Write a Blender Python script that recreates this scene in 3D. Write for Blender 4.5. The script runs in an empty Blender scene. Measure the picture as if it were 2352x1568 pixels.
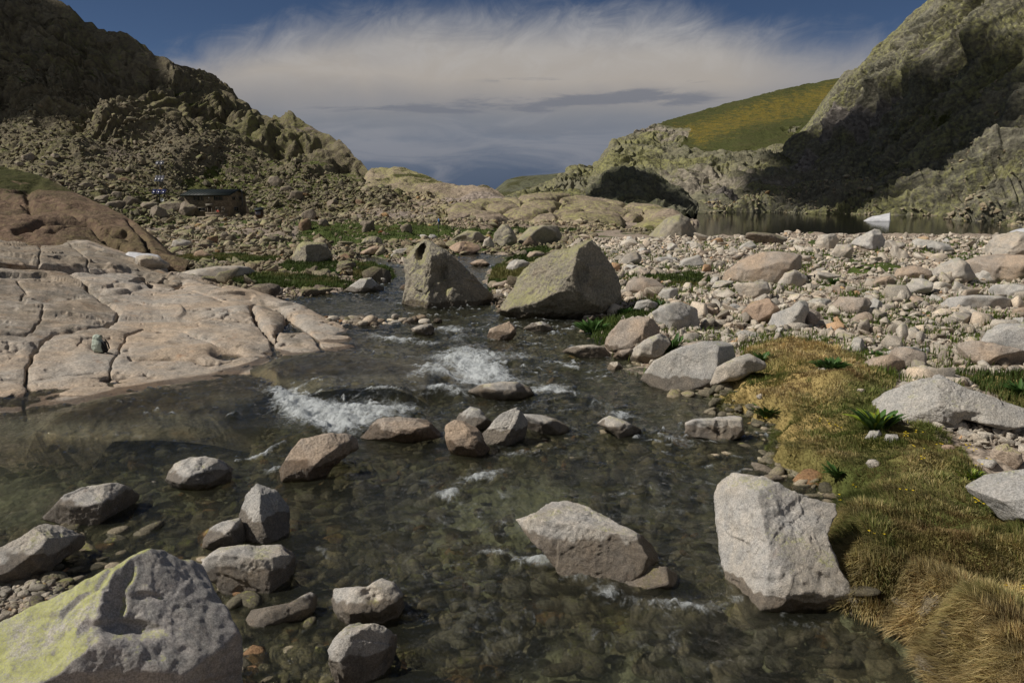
import bpy, math, random
import numpy as np
from mathutils import Vector, Matrix

random.seed(7)
rng = np.random.default_rng(7)
SC = bpy.context.scene
COL = SC.collection
R = math.radians

# ------------------------------------------------------------------ camera
EYE = 3.6
PITCH = R(10.2)
F = 1906.0                 # focal length in units of a 2352 px wide picture
CU, CV = 1176.0, 784.0
cam_d = bpy.data.cameras.new('camera')
cam_d.sensor_width = 36.0
cam_d.lens = 36.0 * F / 2352.0
cam_d.clip_start = 0.1
cam_d.clip_end = 9000.0
cam = bpy.data.objects.new('camera', cam_d)
COL.objects.link(cam)
cam.location = (0, 0, EYE)
cam.rotation_euler = (R(90) - PITCH, 0, 0)
SC.camera = cam
FWD = np.array([0, math.cos(PITCH), -math.sin(PITCH)])
UP = np.array([0, math.sin(PITCH), math.cos(PITCH)])
RT = np.array([1.0, 0, 0])


EYE_V = np.array([0, 0, EYE])


def pdir(u, v):
    """direction towards a point of the photograph (unit depth)"""
    return FWD + (u - CU) / F * RT + (CV - v) / F * UP


def at_Y(u, v, Y):
    """world point seen at (u, v) whose world y is Y"""
    u = np.asarray(u, float); v = np.asarray(v, float); Y = np.asarray(Y, float)
    dy = FWD[1] + (CV - v) / F * UP[1]
    dz = FWD[2] + (CV - v) / F * UP[2]
    t = Y / dy
    return np.stack(np.broadcast_arrays(t * (u - CU) / F, Y, EYE + t * dz), -1)


# ------------------------------------------------------------------ world and sun
SUN_EL, SUN_AZ = R(45), R(-98)          # azimuth from +Y, negative = to the left
sdir = Vector((math.sin(SUN_AZ) * math.cos(SUN_EL), math.cos(SUN_AZ) * math.cos(SUN_EL), math.sin(SUN_EL)))
sun_d = bpy.data.lights.new('sun', 'SUN')
sun_d.energy = 5.0
sun_d.angle = R(0.53)
sun_d.color = (1.0, 0.94, 0.85)
sun = bpy.data.objects.new('sun', sun_d)
COL.objects.link(sun)
sun.rotation_euler = (-sdir).to_track_quat('-Z', 'Y').to_euler()

SC.view_settings.view_transform = 'Standard'
SC.view_settings.look = 'None'
SC.view_settings.exposure = -0.12
SC.view_settings.gamma = 1.0
SC.view_settings.use_curve_mapping = False
SC.render.engine = 'CYCLES'
SC.cycles.max_bounces = 6
SC.cycles.diffuse_bounces = 2
SC.cycles.glossy_bounces = 2
SC.cycles.transmission_bounces = 4
SC.cycles.transparent_max_bounces = 8
SC.cycles.caustics_reflective = False
SC.cycles.caustics_refractive = False
SC.cycles.use_denoising = True

world = bpy.data.worlds.new('World')
SC.world = world
world.use_nodes = True


class NT:
    """small helper to write node trees"""
    def __init__(s, tree):
        s.t = tree; s.n = tree.nodes; s.l = tree.links

    def new(s, kind, ins=None, **props):
        nd = s.n.new(kind)
        for k, v in props.items():
            setattr(nd, k, v)
        for k, v in (ins or {}).items():
            s.put(nd.inputs[k], v)
        return nd

    def put(s, sock, v):
        if isinstance(v, bpy.types.NodeSocket):
            s.l.new(v, sock)
        elif isinstance(v, (tuple, list)) and sock.type == 'RGBA' and len(v) == 3:
            sock.default_value = (*v, 1)
        else:
            sock.default_value = v

    def math(s, op, a, b=None, c=None, clamp=False):
        nd = s.n.new('ShaderNodeMath'); nd.operation = op; nd.use_clamp = clamp
        for i, x in enumerate((a, b, c)):
            if x is not None:
                s.put(nd.inputs[i], x)
        return nd.outputs[0]

    def mix(s, f, a, b, blend='MIX'):
        nd = s.n.new('ShaderNodeMix'); nd.data_type = 'RGBA'; nd.blend_type = blend; nd.clamp_factor = True
        s.put(nd.inputs[0], f); s.put(nd.inputs[6], a); s.put(nd.inputs[7], b)
        return nd.outputs[2]

    def ramp(s, x, lo, hi, o0=0.0, o1=1.0, smooth=True):
        nd = s.n.new('ShaderNodeMapRange'); nd.clamp = True
        nd.interpolation_type = 'SMOOTHSTEP' if smooth else 'LINEAR'
        for i, v in enumerate((x, lo, hi, o0, o1)):
            s.put(nd.inputs[i], v)
        return nd.outputs[0]

    def noise(s, vec, scale, detail=4, rough=0.55, dist=0.0, lac=2.0):
        nd = s.n.new('ShaderNodeTexNoise')
        s.put(nd.inputs['Vector'], vec)
        for k, v in (('Scale', scale), ('Detail', detail), ('Roughness', rough), ('Distortion', dist), ('Lacunarity', lac)):
            s.put(nd.inputs[k], v)
        return nd.outputs[0]

    def voro(s, vec, scale, feature='F1', out=0, rand=1.0):
        nd = s.n.new('ShaderNodeTexVoronoi'); nd.feature = feature
        s.put(nd.inputs['Vector'], vec); nd.inputs['Scale'].default_value = scale
        nd.inputs['Randomness'].default_value = rand
        return nd.outputs[out]

    def attr(s, name, out='Fac'):
        nd = s.n.new('ShaderNodeAttribute'); nd.attribute_name = name
        return nd.outputs[out]

    def scalevec(s, vec, sc):
        nd = s.n.new('ShaderNodeVectorMath'); nd.operation = 'MULTIPLY'
        s.put(nd.inputs[0], vec); nd.inputs[1].default_value = sc
        return nd.outputs[0]


def build_sky():
    w = NT(world.node_tree)
    w.n.clear()
    sky = w.new('ShaderNodeTexSky')
    sky.sky_type = 'NISHITA'
    sky.sun_disc = False
    sky.sun_elevation = SUN_EL
    sky.sun_rotation = SUN_AZ
    sky.altitude = 2000
    sky.air_density = 0.55
    sky.dust_density = 0.1
    sky.ozone_density = 3.0
    bg = w.new('ShaderNodeBackground', {'Color': sky.outputs[0], 'Strength': 0.05})
    tc = w.new('ShaderNodeTexCoord').outputs['Generated']
    sep = w.new('ShaderNodeSeparateXYZ', {0: tc})
    x, y, z = sep.outputs
    az = w.math('ARCTAN2', x, y)
    el = w.math('ARCSINE', z)
    # upper edge of the anvil cloud as elevation over azimuth
    pts = [(300, 190), (420, 150), (500, 120), (600, 94), (700, 70), (800, 54), (900, 43), (1000, 40), (1100, 46), (1200, 50), (1350, 48),
           (1500, 50), (1600, 56), (1700, 74), (1800, 92), (1900, 100), (1980, 98), (2100, 125), (2300, 170)]
    cur = w.new('ShaderNodeFloatCurve')
    c = cur.mapping.curves[0]
    xy = []
    for u, v in pts:
        d = pdir(u, v); a = math.atan2(d[0], d[1]); e = math.atan2(d[2], math.hypot(d[0], d[1]))
        xy.append(((a + 0.8) / 1.6, e / 0.4))
    xy = [(0.0, 0.0)] + xy + [(1.0, 0.1)]
    c.points[0].location = xy[0]; c.points[1].location = xy[-1]
    for p in xy[1:-1]:
        c.points.new(*p)
    cur.mapping.update()
    w.put(cur.inputs['Value'], w.math('DIVIDE', w.math('ADD', az, 0.8), 1.6, clamp=True))
    edge = w.math('MULTIPLY', cur.outputs[0], 0.4)
    # wisps pointing up and slightly to the right, along the fan of the anvil
    cc = w.new('ShaderNodeCombineXYZ', {0: w.math('MULTIPLY', w.math('SUBTRACT', az, w.math('MULTIPLY', el, 0.45)), 15.0),
                                        1: w.math('MULTIPLY', el, 24.0), 2: 3.3}).outputs[0]
    n1 = w.noise(cc, 1.0, 8, 0.62, 0.9)
    cc2 = w.new('ShaderNodeCombineXYZ', {0: w.math('MULTIPLY', w.math('SUBTRACT', az, w.math('MULTIPLY', el, 0.5)), 60.0),
                                         1: w.math('MULTIPLY', el, 34.0), 2: 1.3}).outputs[0]
    n2 = w.noise(cc2, 1.0, 7, 0.65, 0.8)
    cc3 = w.new('ShaderNodeCombineXYZ', {0: w.math('MULTIPLY', az, 5.0), 1: w.math('MULTIPLY', el, 8.0), 2: 7.3}).outputs[0]
    n3 = w.noise(cc3, 1.0, 5, 0.55, 0.3)
    d = w.math('ADD', w.math('SUBTRACT', edge, el), 0.014)
    d = w.math('ADD', d, w.math('MULTIPLY', w.math('SUBTRACT', n1, 0.52), w.ramp(d, 0.0, 0.08, 0.055, 0.01)))
    d = w.math('ADD', d, w.math('MULTIPLY', w.math('SUBTRACT', n2, 0.5), 0.012))
    mask = w.ramp(d, -0.016, 0.05)
    thick = w.ramp(w.math('ADD', n3, w.math('MULTIPLY', w.ramp(el, 0.10, 0.17, 1.0, 0.0), 0.5)), 0.3, 0.62, 0.86, 1.0)
    thick = w.math('MULTIPLY', thick, w.ramp(az, 0.22, 0.36, 1.0, 0.72))
    mask = w.math('MULTIPLY', mask, thick)
    mask = w.math('MAXIMUM', mask, w.ramp(el, 0.05, 0.12, 1.0, 0.0))
    mask = w.math('MULTIPLY', mask, w.ramp(w.math('ABSOLUTE', az), 0.62, 0.9, 1.0, 0.0))
    cb = w.new('ShaderNodeVectorMath', {0: tc, 1: (2.2, 2.2, 4.0)}); cb.operation = 'MULTIPLY'
    nb_ = w.noise(cb.outputs[0], 1.0, 6, 0.6, 0.4)
    back = w.math('MULTIPLY', w.ramp(nb_, 0.36, 0.6), w.ramp(y, -0.05, -0.35))
    # body colour: warm above, blue grey below, slate at the horizon
    cr = w.new('ShaderNodeValToRGB')
    w.put(cr.inputs[0], w.math('DIVIDE', w.math('ADD', el, w.math('MULTIPLY', w.math('SUBTRACT', n3, 0.5), 0.05)), 0.25))
    e = cr.color_ramp.elements
    e[0].position = 0.0; e[0].color = (0.060, 0.085, 0.135, 1)
    e[1].position = 1.0; e[1].color = (0.36, 0.36, 0.36, 1)
    for pos, colr in ((0.10, (0.085, 0.110, 0.160)), (0.24, (0.15, 0.17, 0.21)), (0.33, (0.19, 0.20, 0.225)), (0.41, (0.26, 0.25, 0.25)),
                      (0.50, (0.345, 0.315, 0.285)), (0.75, (0.36, 0.345, 0.33))):
        q = e.new(pos); q.color = (*colr, 1)
    body = cr.outputs[0]
    body = w.mix(w.math('MULTIPLY', w.ramp(n1, 0.35, 0.7, 0.0, 0.25), w.ramp(el, 0.10, 0.17)), body, (0.48, 0.48, 0.49))
    cl = w.new('ShaderNodeCombineXYZ', {0: w.math('MULTIPLY', az, 6.0), 1: w.math('MULTIPLY', el, 30.0), 2: 5.1}).outputs[0]
    n4 = w.noise(cl, 1.0, 6, 0.6, 0.8)
    body = w.mix(w.math('MULTIPLY', w.ramp(n4, 0.40, 0.68, 0.0, 0.5), w.ramp(el, 0.13, 0.06)), body, (0.26, 0.26, 0.28))
    # flat dark streaks of lower cloud
    cs = w.new('ShaderNodeCombineXYZ', {0: w.math('MULTIPLY', az, 9.0), 1: w.math('MULTIPLY', el, 60.0), 2: 2.1}).outputs[0]
    s1 = w.noise(cs, 1.0, 8, 0.6, 0.5)
    def pe(u, v):
        dd = pdir(u, v); return math.atan2(dd[0], dd[1]), math.atan2(dd[2], math.hypot(dd[0], dd[1]))
    def blob(u, v, du, dv, k):
        a0, e0 = pe(u, v)
        qa = w.math('POWER', w.math('DIVIDE', w.math('SUBTRACT', az, a0), du / F), 2.0)
        qe = w.math('POWER', w.math('DIVIDE', w.math('SUBTRACT', el, e0), dv / F), 2.0)
        g = w.math('POWER', 2.718, w.math('MULTIPLY', w.math('ADD', qa, qe), -1.0))
        return w.math('MULTIPLY', g, k)
    g = blob(1330, 222, 190, 24, 0.26)
    for a in ((1180, 240, 330, 16, 0.20), (1490, 228, 150, 16, 0.24), (1240, 184, 120, 7, 0.22), (900, 252, 260, 8, 0.2), (1320, 167, 50, 4, 0.3), (1590, 187, 40, 6, 0.16),
              (1100, 300, 420, 28, 0.10)):
        g = w.math('ADD', g, blob(*a))
    sm = w.ramp(w.math('ADD', g, w.math('MULTIPLY', w.math('SUBTRACT', s1, 0.5), 2.2)), 0.06, 0.42)
    sm = w.math('MULTIPLY', sm, w.ramp(g, 0.03, 0.2))
    body = w.mix(w.math('MULTIPLY', sm, 0.8), body, (0.150, 0.160, 0.190))
    bg2 = w.new('ShaderNodeBackground', {'Color': body, 'Strength': 1.22})
    ms = w.new('ShaderNodeMixShader', {0: mask, 1: bg.outputs[0], 2: bg2.outputs[0]})
    bg3 = w.new('ShaderNodeBackground', {'Color': (0.95, 0.95, 0.97, 1), 'Strength': 0.34})  # unseen bright clouds behind the camera, added as soft fill light
    ms = w.new('ShaderNodeMixShader', {0: back, 1: ms.outputs[0], 2: bg3.outputs[0]})
    out = w.new('ShaderNodeOutputWorld')
    w.l.new(ms.outputs[0], out.inputs[0])


build_sky()

# ------------------------------------------------------------------ numpy noise
TAB = np.random.default_rng(11).random((64, 64, 64)).astype(np.float32)
ROT = np.array([[0.36, 0.48, -0.8], [-0.8, 0.6, 0.0], [0.48, 0.64, 0.6]])


def vnoise(p):
    i = np.floor(p).astype(np.int64)
    f = (p - i).astype(np.float32)
    f = f * f * f * (f * (f * 6 - 15) + 10)
    a = i & 63; b = (i + 1) & 63
    x0, y0, z0 = a[..., 0], a[..., 1], a[..., 2]
    x1, y1, z1 = b[..., 0], b[..., 1], b[..., 2]
    fx, fy, fz = f[..., 0], f[..., 1], f[..., 2]
    c00 = TAB[x0, y0, z0] * (1 - fx) + TAB[x1, y0, z0] * fx
    c10 = TAB[x0, y1, z0] * (1 - fx) + TAB[x1, y1, z0] * fx
    c01 = TAB[x0, y0, z1] * (1 - fx) + TAB[x1, y0, z1] * fx
    c11 = TAB[x0, y1, z1] * (1 - fx) + TAB[x1, y1, z1] * fx
    return (c00 * (1 - fy) + c10 * fy) * (1 - fz) + (c01 * (1 - fy) + c11 * fy) * fz


def fbm(p, octv=5, gain=0.5, ridged=False):
    """about -1..1 (ridged: 0..1 with crests)"""
    p = np.asarray(p, float); s = 0; a = 1.0; tot = 0
    for k in range(octv):
        n = vnoise(p + 17.3 * k)
        n = (1 - np.abs(2 * n - 1)) if ridged else 2 * n - 1
        s = s + a * n; tot += a
        p = p @ ROT * 2.03; a *= gain
    return s / tot * (1.0 if ridged else 1.6)


def worley(p, seed=0):
    """F1, F2 of a jittered 3-D grid"""
    p = np.asarray(p, float)
    i = np.floor(p).astype(np.int64)
    f1 = np.full(p.shape[:-1], 9.0); f2 = f1.copy()
    for dx in (-1, 0, 1):
        for dy in (-1, 0, 1):
            for dz in (-1, 0, 1):
                c = i + np.array([dx, dy, dz])
                h = (c + seed) & 63
                jx = TAB[h[..., 0], h[..., 1], h[..., 2]]
                jy = TAB[h[..., 1], h[..., 2], h[..., 0]]
                jz = TAB[h[..., 2], h[..., 0], h[..., 1]]
                d = np.sqrt((c[..., 0] + jx - p[..., 0]) ** 2 + (c[..., 1] + jy - p[..., 1]) ** 2 + (c[..., 2] + jz - p[..., 2]) ** 2)
                f2 = np.minimum(f2, np.maximum(d, f1)); f1 = np.minimum(f1, d)
    return f1, f2


def chip(p, seed=0, soft=.07):
    """every jittered cell is a small plane tilted its own way: chipped, broken rock"""
    p = np.asarray(p, float)
    i = np.floor(p).astype(np.int64)
    f1 = np.full(p.shape[:-1], 9.0); f2 = f1.copy(); val = np.zeros(p.shape[:-1])
    for dx in (-1, 0, 1):
        for dy in (-1, 0, 1):
            for dz in (-1, 0, 1):
                c = i + np.array([dx, dy, dz])
                h = (c + seed) & 63
                j = np.stack([TAB[h[..., 0], h[..., 1], h[..., 2]], TAB[h[..., 1], h[..., 2], h[..., 0]], TAB[h[..., 2], h[..., 0], h[..., 1]]], -1)
                t = np.stack([TAB[h[..., 2], h[..., 1], h[..., 0]], TAB[h[..., 0], h[..., 2], h[..., 1]], TAB[h[..., 1], h[..., 0], h[..., 2]]], -1) * 2 - 1
                e = p - (c + j)
                d = np.sqrt((e ** 2).sum(-1))
                v = (e * t).sum(-1)
                near = d < f1
                f2 = np.where(near, f1, np.minimum(f2, d))
                val = np.where(near, v, val); f1 = np.where(near, d, f1)
    return val * sst(f2 - f1, 0, soft)


def sst(x, a=0.0, b=1.0):
    t = np.clip((x - a) / (b - a), 0, 1)
    return t * t * (3 - 2 * t)


def terr(n, k, w=0.16):
    """ledges: flat treads with short risers, -0.5..0.5"""
    t = n * k; f = t - np.floor(t)
    return sst(f, .5 - w, .5 + w) - f


# ------------------------------------------------------------------ mesh helpers
def mk(name, V, Fc, mat, attrs=None, smooth=True, parent=None, mats=None, midx=None):
    V = np.asarray(V, np.float32).reshape(-1, 3)
    me = bpy.data.meshes.new(name)
    if isinstance(Fc, (list, tuple)) and not isinstance(Fc, np.ndarray):
        groups = [np.asarray(g, np.int32) for g in Fc if len(g)]
    else:
        groups = [np.asarray(Fc, np.int32)]
    nl = sum(g.size for g in groups); nf = sum(len(g) for g in groups)
    me.vertices.add(len(V)); me.vertices.foreach_set('co', V.ravel())
    me.loops.add(nl); me.loops.foreach_set('vertex_index', np.concatenate([g.ravel() for g in groups]))
    me.polygons.add(nf)
    st = []; o = 0
    for g in groups:
        st.append(o + np.arange(len(g)) * g.shape[1]); o += g.size
    me.polygons.foreach_set('loop_start', np.concatenate(st).astype(np.int32))
    if smooth:
        me.polygons.foreach_set('use_smooth', np.ones(nf, bool))
    me.update(calc_edges=True)
    for k, a in (attrs or {}).items():
        a = np.asarray(a, np.float32)
        if a.ndim == 1:
            at = me.attributes.new(k, 'FLOAT', 'POINT'); at.data.foreach_set('value', a)
        else:
            if a.shape[1] == 3:
                a = np.concatenate([a, np.ones((len(a), 1), np.float32)], 1)
            at = me.attributes.new(k, 'FLOAT_COLOR', 'POINT'); at.data.foreach_set('color', a.ravel())
    for m in (mats or ([mat] if mat else [])):
        me.materials.append(m)
    if midx is not None:
        me.polygons.foreach_set('material_index', np.asarray(midx, np.int32))
    ob = bpy.data.objects.new(name, me)
    COL.objects.link(ob)
    if parent is not None:
        ob.parent = parent
    return ob


def tag(o, label=None, cat=None, group=None, kind=None):
    for k, v in (('label', label), ('category', cat), ('group', group), ('kind', kind)):
        if v:
            o[k] = v
    return o


def empty(name, loc, rz=0.0):
    o = bpy.data.objects.new(name, None)
    o.location = loc; o.rotation_euler = (0, 0, rz)
    COL.objects.link(o)
    return o


def grid_faces(nr, nc):
    i = np.arange((nr - 1) * nc).reshape(nr - 1, nc)[:, :-1].ravel()
    return np.stack([i, i + 1, i + nc + 1, i + nc], 1)


def ico(sub):
    import bmesh
    bm = bmesh.new(); bmesh.ops.create_icosphere(bm, subdivisions=sub, radius=1.0)
    V = np.array([v.co[:] for v in bm.verts]); Fc = np.array([[v.index for v in f.verts] for f in bm.faces])
    bm.free()
    return V / np.linalg.norm(V, axis=1, keepdims=True), Fc


ICO = {k: ico(k) for k in (2, 3, 4, 5, 6)}
ICO[7] = ico(7)


def box(cx, cy, cz, sx, sy, sz):
    v = np.array([[x, y, z] for x in (-.5, .5) for y in (-.5, .5) for z in (-.5, .5)]) * (sx, sy, sz) + (cx, cy, cz)
    f = np.array([[0, 1, 3, 2], [4, 6, 7, 5], [0, 4, 5, 1], [2, 3, 7, 6], [0, 2, 6, 4], [1, 5, 7, 3]])
    return v, f


def tube(pts, rad, n=8):
    pts = np.asarray(pts, float)
    rad = np.broadcast_to(np.asarray(rad, float), (len(pts),))
    V = []; 
    for i, p in enumerate(pts):
        t = pts[min(i + 1, len(pts) - 1)] - pts[max(i - 1, 0)]; t = t / np.linalg.norm(t)
        a = np.cross(t, [0, 0, 1.0]) if abs(t[2]) < 0.9 else np.cross(t, [1.0, 0, 0])
        a /= np.linalg.norm(a); b = np.cross(t, a)
        for k in range(n):
            an = 2 * math.pi * k / n
            V.append(p + rad[i] * (math.cos(an) * a + math.sin(an) * b))
    Fq = []
    for i in range(len(pts) - 1):
        for k in range(n):
            Fq.append([i * n + k, i * n + (k + 1) % n, (i + 1) * n + (k + 1) % n, (i + 1) * n + k])
    V.append(pts[0]); V.append(pts[-1]); c0 = len(V) - 2; c1 = len(V) - 1
    Ft = [[c0, (k + 1) % n, k] for k in range(n)] + [[c1, (len(pts) - 1) * n + k, (len(pts) - 1) * n + (k + 1) % n] for k in range(n)]
    return np.array(V), np.array(Fq), np.array(Ft)


def join(parts):
    """parts: list of (V, F) or (V, Fq, Ft) -> V, [groups]"""
    Vs = []; Q = []; T = []; o = 0
    for p in parts:
        Vs.append(p[0])
        for g in p[1:]:
            g = np.asarray(g)
            if len(g):
                (Q if g.shape[1] == 4 else T).append(g + o)
        o += len(p[0])
    out = []
    if Q: out.append(np.concatenate(Q))
    if T: out.append(np.concatenate(T))
    return np.concatenate(Vs), out


# ------------------------------------------------------------------ materials
MATS = {}


def new_mat(name):
    m = bpy.data.materials.new(name); m.use_nodes = True
    nt = NT(m.node_tree); nt.n.clear()
    MATS[name] = m
    return m, nt


def finish(nt, bsdf):
    out = nt.new('ShaderNodeOutputMaterial')
    nt.l.new(bsdf, out.inputs[0])


def principled(nt, color, rough=0.8, normal=None, spec=0.3, **kw):
    ins = {'Base Color': color, 'Roughness': rough, 'Specular IOR Level': spec}
    ins.update(kw)
    p = nt.new('ShaderNodeBsdfPrincipled', ins)
    if normal is not None:
        nt.l.new(normal, p.inputs['Normal'])
    return p.outputs[0]


def bump(nt, h, strength=0.5, dist=0.02, nrm=None):
    b = nt.new('ShaderNodeBump', {'Height': h, 'Strength': strength, 'Distance': dist})
    if nrm is not None:
        nt.l.new(nrm, b.inputs['Normal'])
    return b.outputs[0]


def granite(name, c0, c1, speck=0.5, lichen=0.0, lichen_col=(0.30, 0.31, 0.07), stain=0.15, scale=1.0, wet=True, randomise=0.0,
            bstr=0.9, dark=0.25, lichen_left=0.0, tint=False, crust=False):
    """weathered granite: pale/pinkish patches, mineral speckle, lichen, rust, dark streaks. scale = metres of the larger pattern"""
    m, t = new_mat(name)
    pos = t.new('ShaderNodeNewGeometry').outputs['Position']
    nrm = t.new('ShaderNodeNewGeometry').outputs['Normal']
    oi = t.new('ShaderNodeObjectInfo')
    if randomise:
        off = t.new('ShaderNodeVectorMath', {0: pos, 1: oi.outputs['Location']}); off.operation = 'ADD'
        pos = off.outputs[0]
    big = t.noise(pos, 0.55 / scale, 5, 0.6, 0.3)
    mid = t.noise(pos, 3.1 / scale, 6, 0.62)
    fine = t.noise(pos, 26.0 / scale, 6, 0.7)
    grain = t.noise(pos, 110.0 / scale, 3, 0.8)
    col = t.mix(t.ramp(big, 0.35, 0.65), c0, c1)
    col = t.mix(t.ramp(mid, 0.32, 0.68), col, t.mix(0.5, col, (0.5, 0.44, 0.38), 'SOFT_LIGHT'))
    g = t.math('MULTIPLY', t.ramp(fine, 0.30, 0.72, 0.62, 1.3), t.ramp(grain, 0.34, 0.66, 1 - 0.55 * speck, 1 + 0.42 * speck))
    g = t.math('MULTIPLY', g, t.ramp(mid, 0.25, 0.75, 0.78, 1.18))
    gc = t.new('ShaderNodeCombineColor', {0: g, 1: g, 2: g}).outputs[0]
    col = t.mix(1.0, col, gc, 'MULTIPLY')
    if tint:
        col = t.mix(1.0, col, t.attr('tint', 'Color'), 'MULTIPLY')
    if randomise:
        rnd = oi.outputs['Random']
        col = t.mix(t.ramp(rnd, 0.0, 1.0, 0.0, randomise, False), col, t.mix(1.0, col, (0.62, 0.55, 0.50), 'MULTIPLY'))
        col = t.mix(t.ramp(rnd, 0.86, 0.9, 0.0, 0.55), col, t.mix(1.0, col, (1.0, 0.66, 0.44), 'MULTIPLY'))
    if crust:
        cn = t.ramp(t.math('ADD', t.attr('crust'), t.math('MULTIPLY', t.math('SUBTRACT', t.noise(pos, 2.6 / scale, 7, 0.75, 0.3), 0.5), 1.9)), 0.35, 0.75)
        col = t.mix(t.math('MULTIPLY', cn, 0.62), col, t.mix(t.ramp(fine, .3, .7), (0.085, 0.075, 0.055), (0.20, 0.165, 0.12)))
    # rust
    if stain:
        sn = t.noise(pos, 1.3 / scale, 5, 0.7, 0.6)
        col = t.mix(t.math('MULTIPLY', t.ramp(sn, 0.56, 0.74), stain), col, (0.34, 0.17, 0.075))
    # black lichen / water streaks
    if dark:
        dn = t.noise(t.scalevec(pos, (1, 1, 0.45)), 2.4 / scale, 7, 0.72, 0.4)
        col = t.mix(t.math('MULTIPLY', t.ramp(dn, 0.55, 0.72), dark), col, (0.05, 0.048, 0.04))
    if lichen:
        ln = t.noise(pos, 1.1 / scale, 5, 0.68, 0.3)
        lf = t.noise(pos, 14.0 / scale, 5, 0.75)
        sz = t.new('ShaderNodeSeparateXYZ', {0: nrm}).outputs
        upf = t.ramp(t.math('SUBTRACT', sz[2], t.math('MULTIPLY', sz[0], lichen_left)), 0.0, 0.95, -0.16, 0.10)
        lm = t.math('ADD', t.math('ADD', t.math('MULTIPLY', ln, 0.6), t.math('MULTIPLY', lf, 0.4)), upf)
        lm = t.ramp(lm, 0.62 - 0.20 * lichen, 0.72 - 0.10 * lichen)
        lm = t.math('MULTIPLY', lm, t.ramp(t.noise(pos, 45.0 / scale, 5, 0.8), 0.36, 0.56, 0.25, 1.0))
        lcol = t.mix(t.ramp(lf, 0.35, 0.65), lichen_col, tuple(c * 1.45 for c in lichen_col))
        col = t.mix(t.math('MULTIPLY', lm, min(1.0, 0.55 + 0.4 * lichen)), col, lcol)
    rough = 0.85
    if wet:
        wa = t.attr('wet')
        wm = t.ramp(t.math('ADD', wa, t.math('MULTIPLY', t.math('SUBTRACT', fine, 0.5), 0.5)), 0.35, 0.62)
        col = t.mix(t.math('MULTIPLY', wm, 0.85), col, t.mix(1.0, col, (0.33, 0.29, 0.245), 'MULTIPLY'))
        rough = t.ramp(wm, 0, 1, 0.85, 0.32)
    h = t.math('ADD', t.math('ADD', t.math('MULTIPLY', mid, 0.38), t.math('MULTIPLY', fine, 0.55)), t.math('MULTIPLY', grain, 0.16))
    nb = bump(t, h, bstr, 0.10 * scale)
    finish(t, principled(t, col, rough, nb, 0.25))
    return m


PALE = (0.50, 0.475, 0.43); WARM = (0.54, 0.48, 0.40); GREY = (0.47, 0.46, 0.44)
granite('granite_pale', PALE, WARM, lichen=0.08, randomise=0.35, scale=0.6, dark=0.3)
granite('granite_grey', GREY, PALE, lichen=0.05, scale=0.6, dark=0.28, stain=0.05)
granite('granite_warm', (0.47, 0.37, 0.28), (0.42, 0.37, 0.32), scale=0.8, dark=0.15, stain=0.25)
granite('granite_stream', (0.50, 0.485, 0.46), (0.53, 0.485, 0.42), speck=0.8, lichen=0.04, scale=0.35, dark=0.35, stain=0.2)
granite('granite_lichen', (0.40, 0.38, 0.37), (0.35, 0.34, 0.32), speck=1.0, lichen=0.75, lichen_col=(0.30, 0.31, 0.09), scale=0.35, dark=0.25, lichen_left=1.3, bstr=.4)
granite('granite_big', (0.30, 0.275, 0.22), (0.36, 0.33, 0.27), speck=0.35, lichen=0.55, lichen_col=(0.30, 0.29, 0.12), scale=1.6, dark=0.5, lichen_left=0.6, stain=0.12)
granite('granite_far', (0.27, 0.235, 0.19), (0.33, 0.28, 0.225), lichen=0.42, lichen_col=(0.24, 0.25, 0.09), scale=3.0, wet=False, randomise=0.4, dark=0.35)
granite('granite_scree', (0.56, 0.525, 0.465), (0.57, 0.51, 0.43), scale=0.7, wet=True, tint=True, dark=0.15, stain=0.1, lichen=0.04)
granite('granite_slab', (0.44, 0.355, 0.27), (0.40, 0.365, 0.32), speck=0.4, scale=1.1, dark=0.6, stain=0.45, crust=True, lichen=0.0, bstr=0.5)
granite('granite_moraine', (0.25, 0.225, 0.165), (0.30, 0.26, 0.195), scale=2.0, wet=False, tint=True, dark=0.2, stain=0.1, lichen=0.55, lichen_col=(0.22, 0.235, 0.09))


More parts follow.
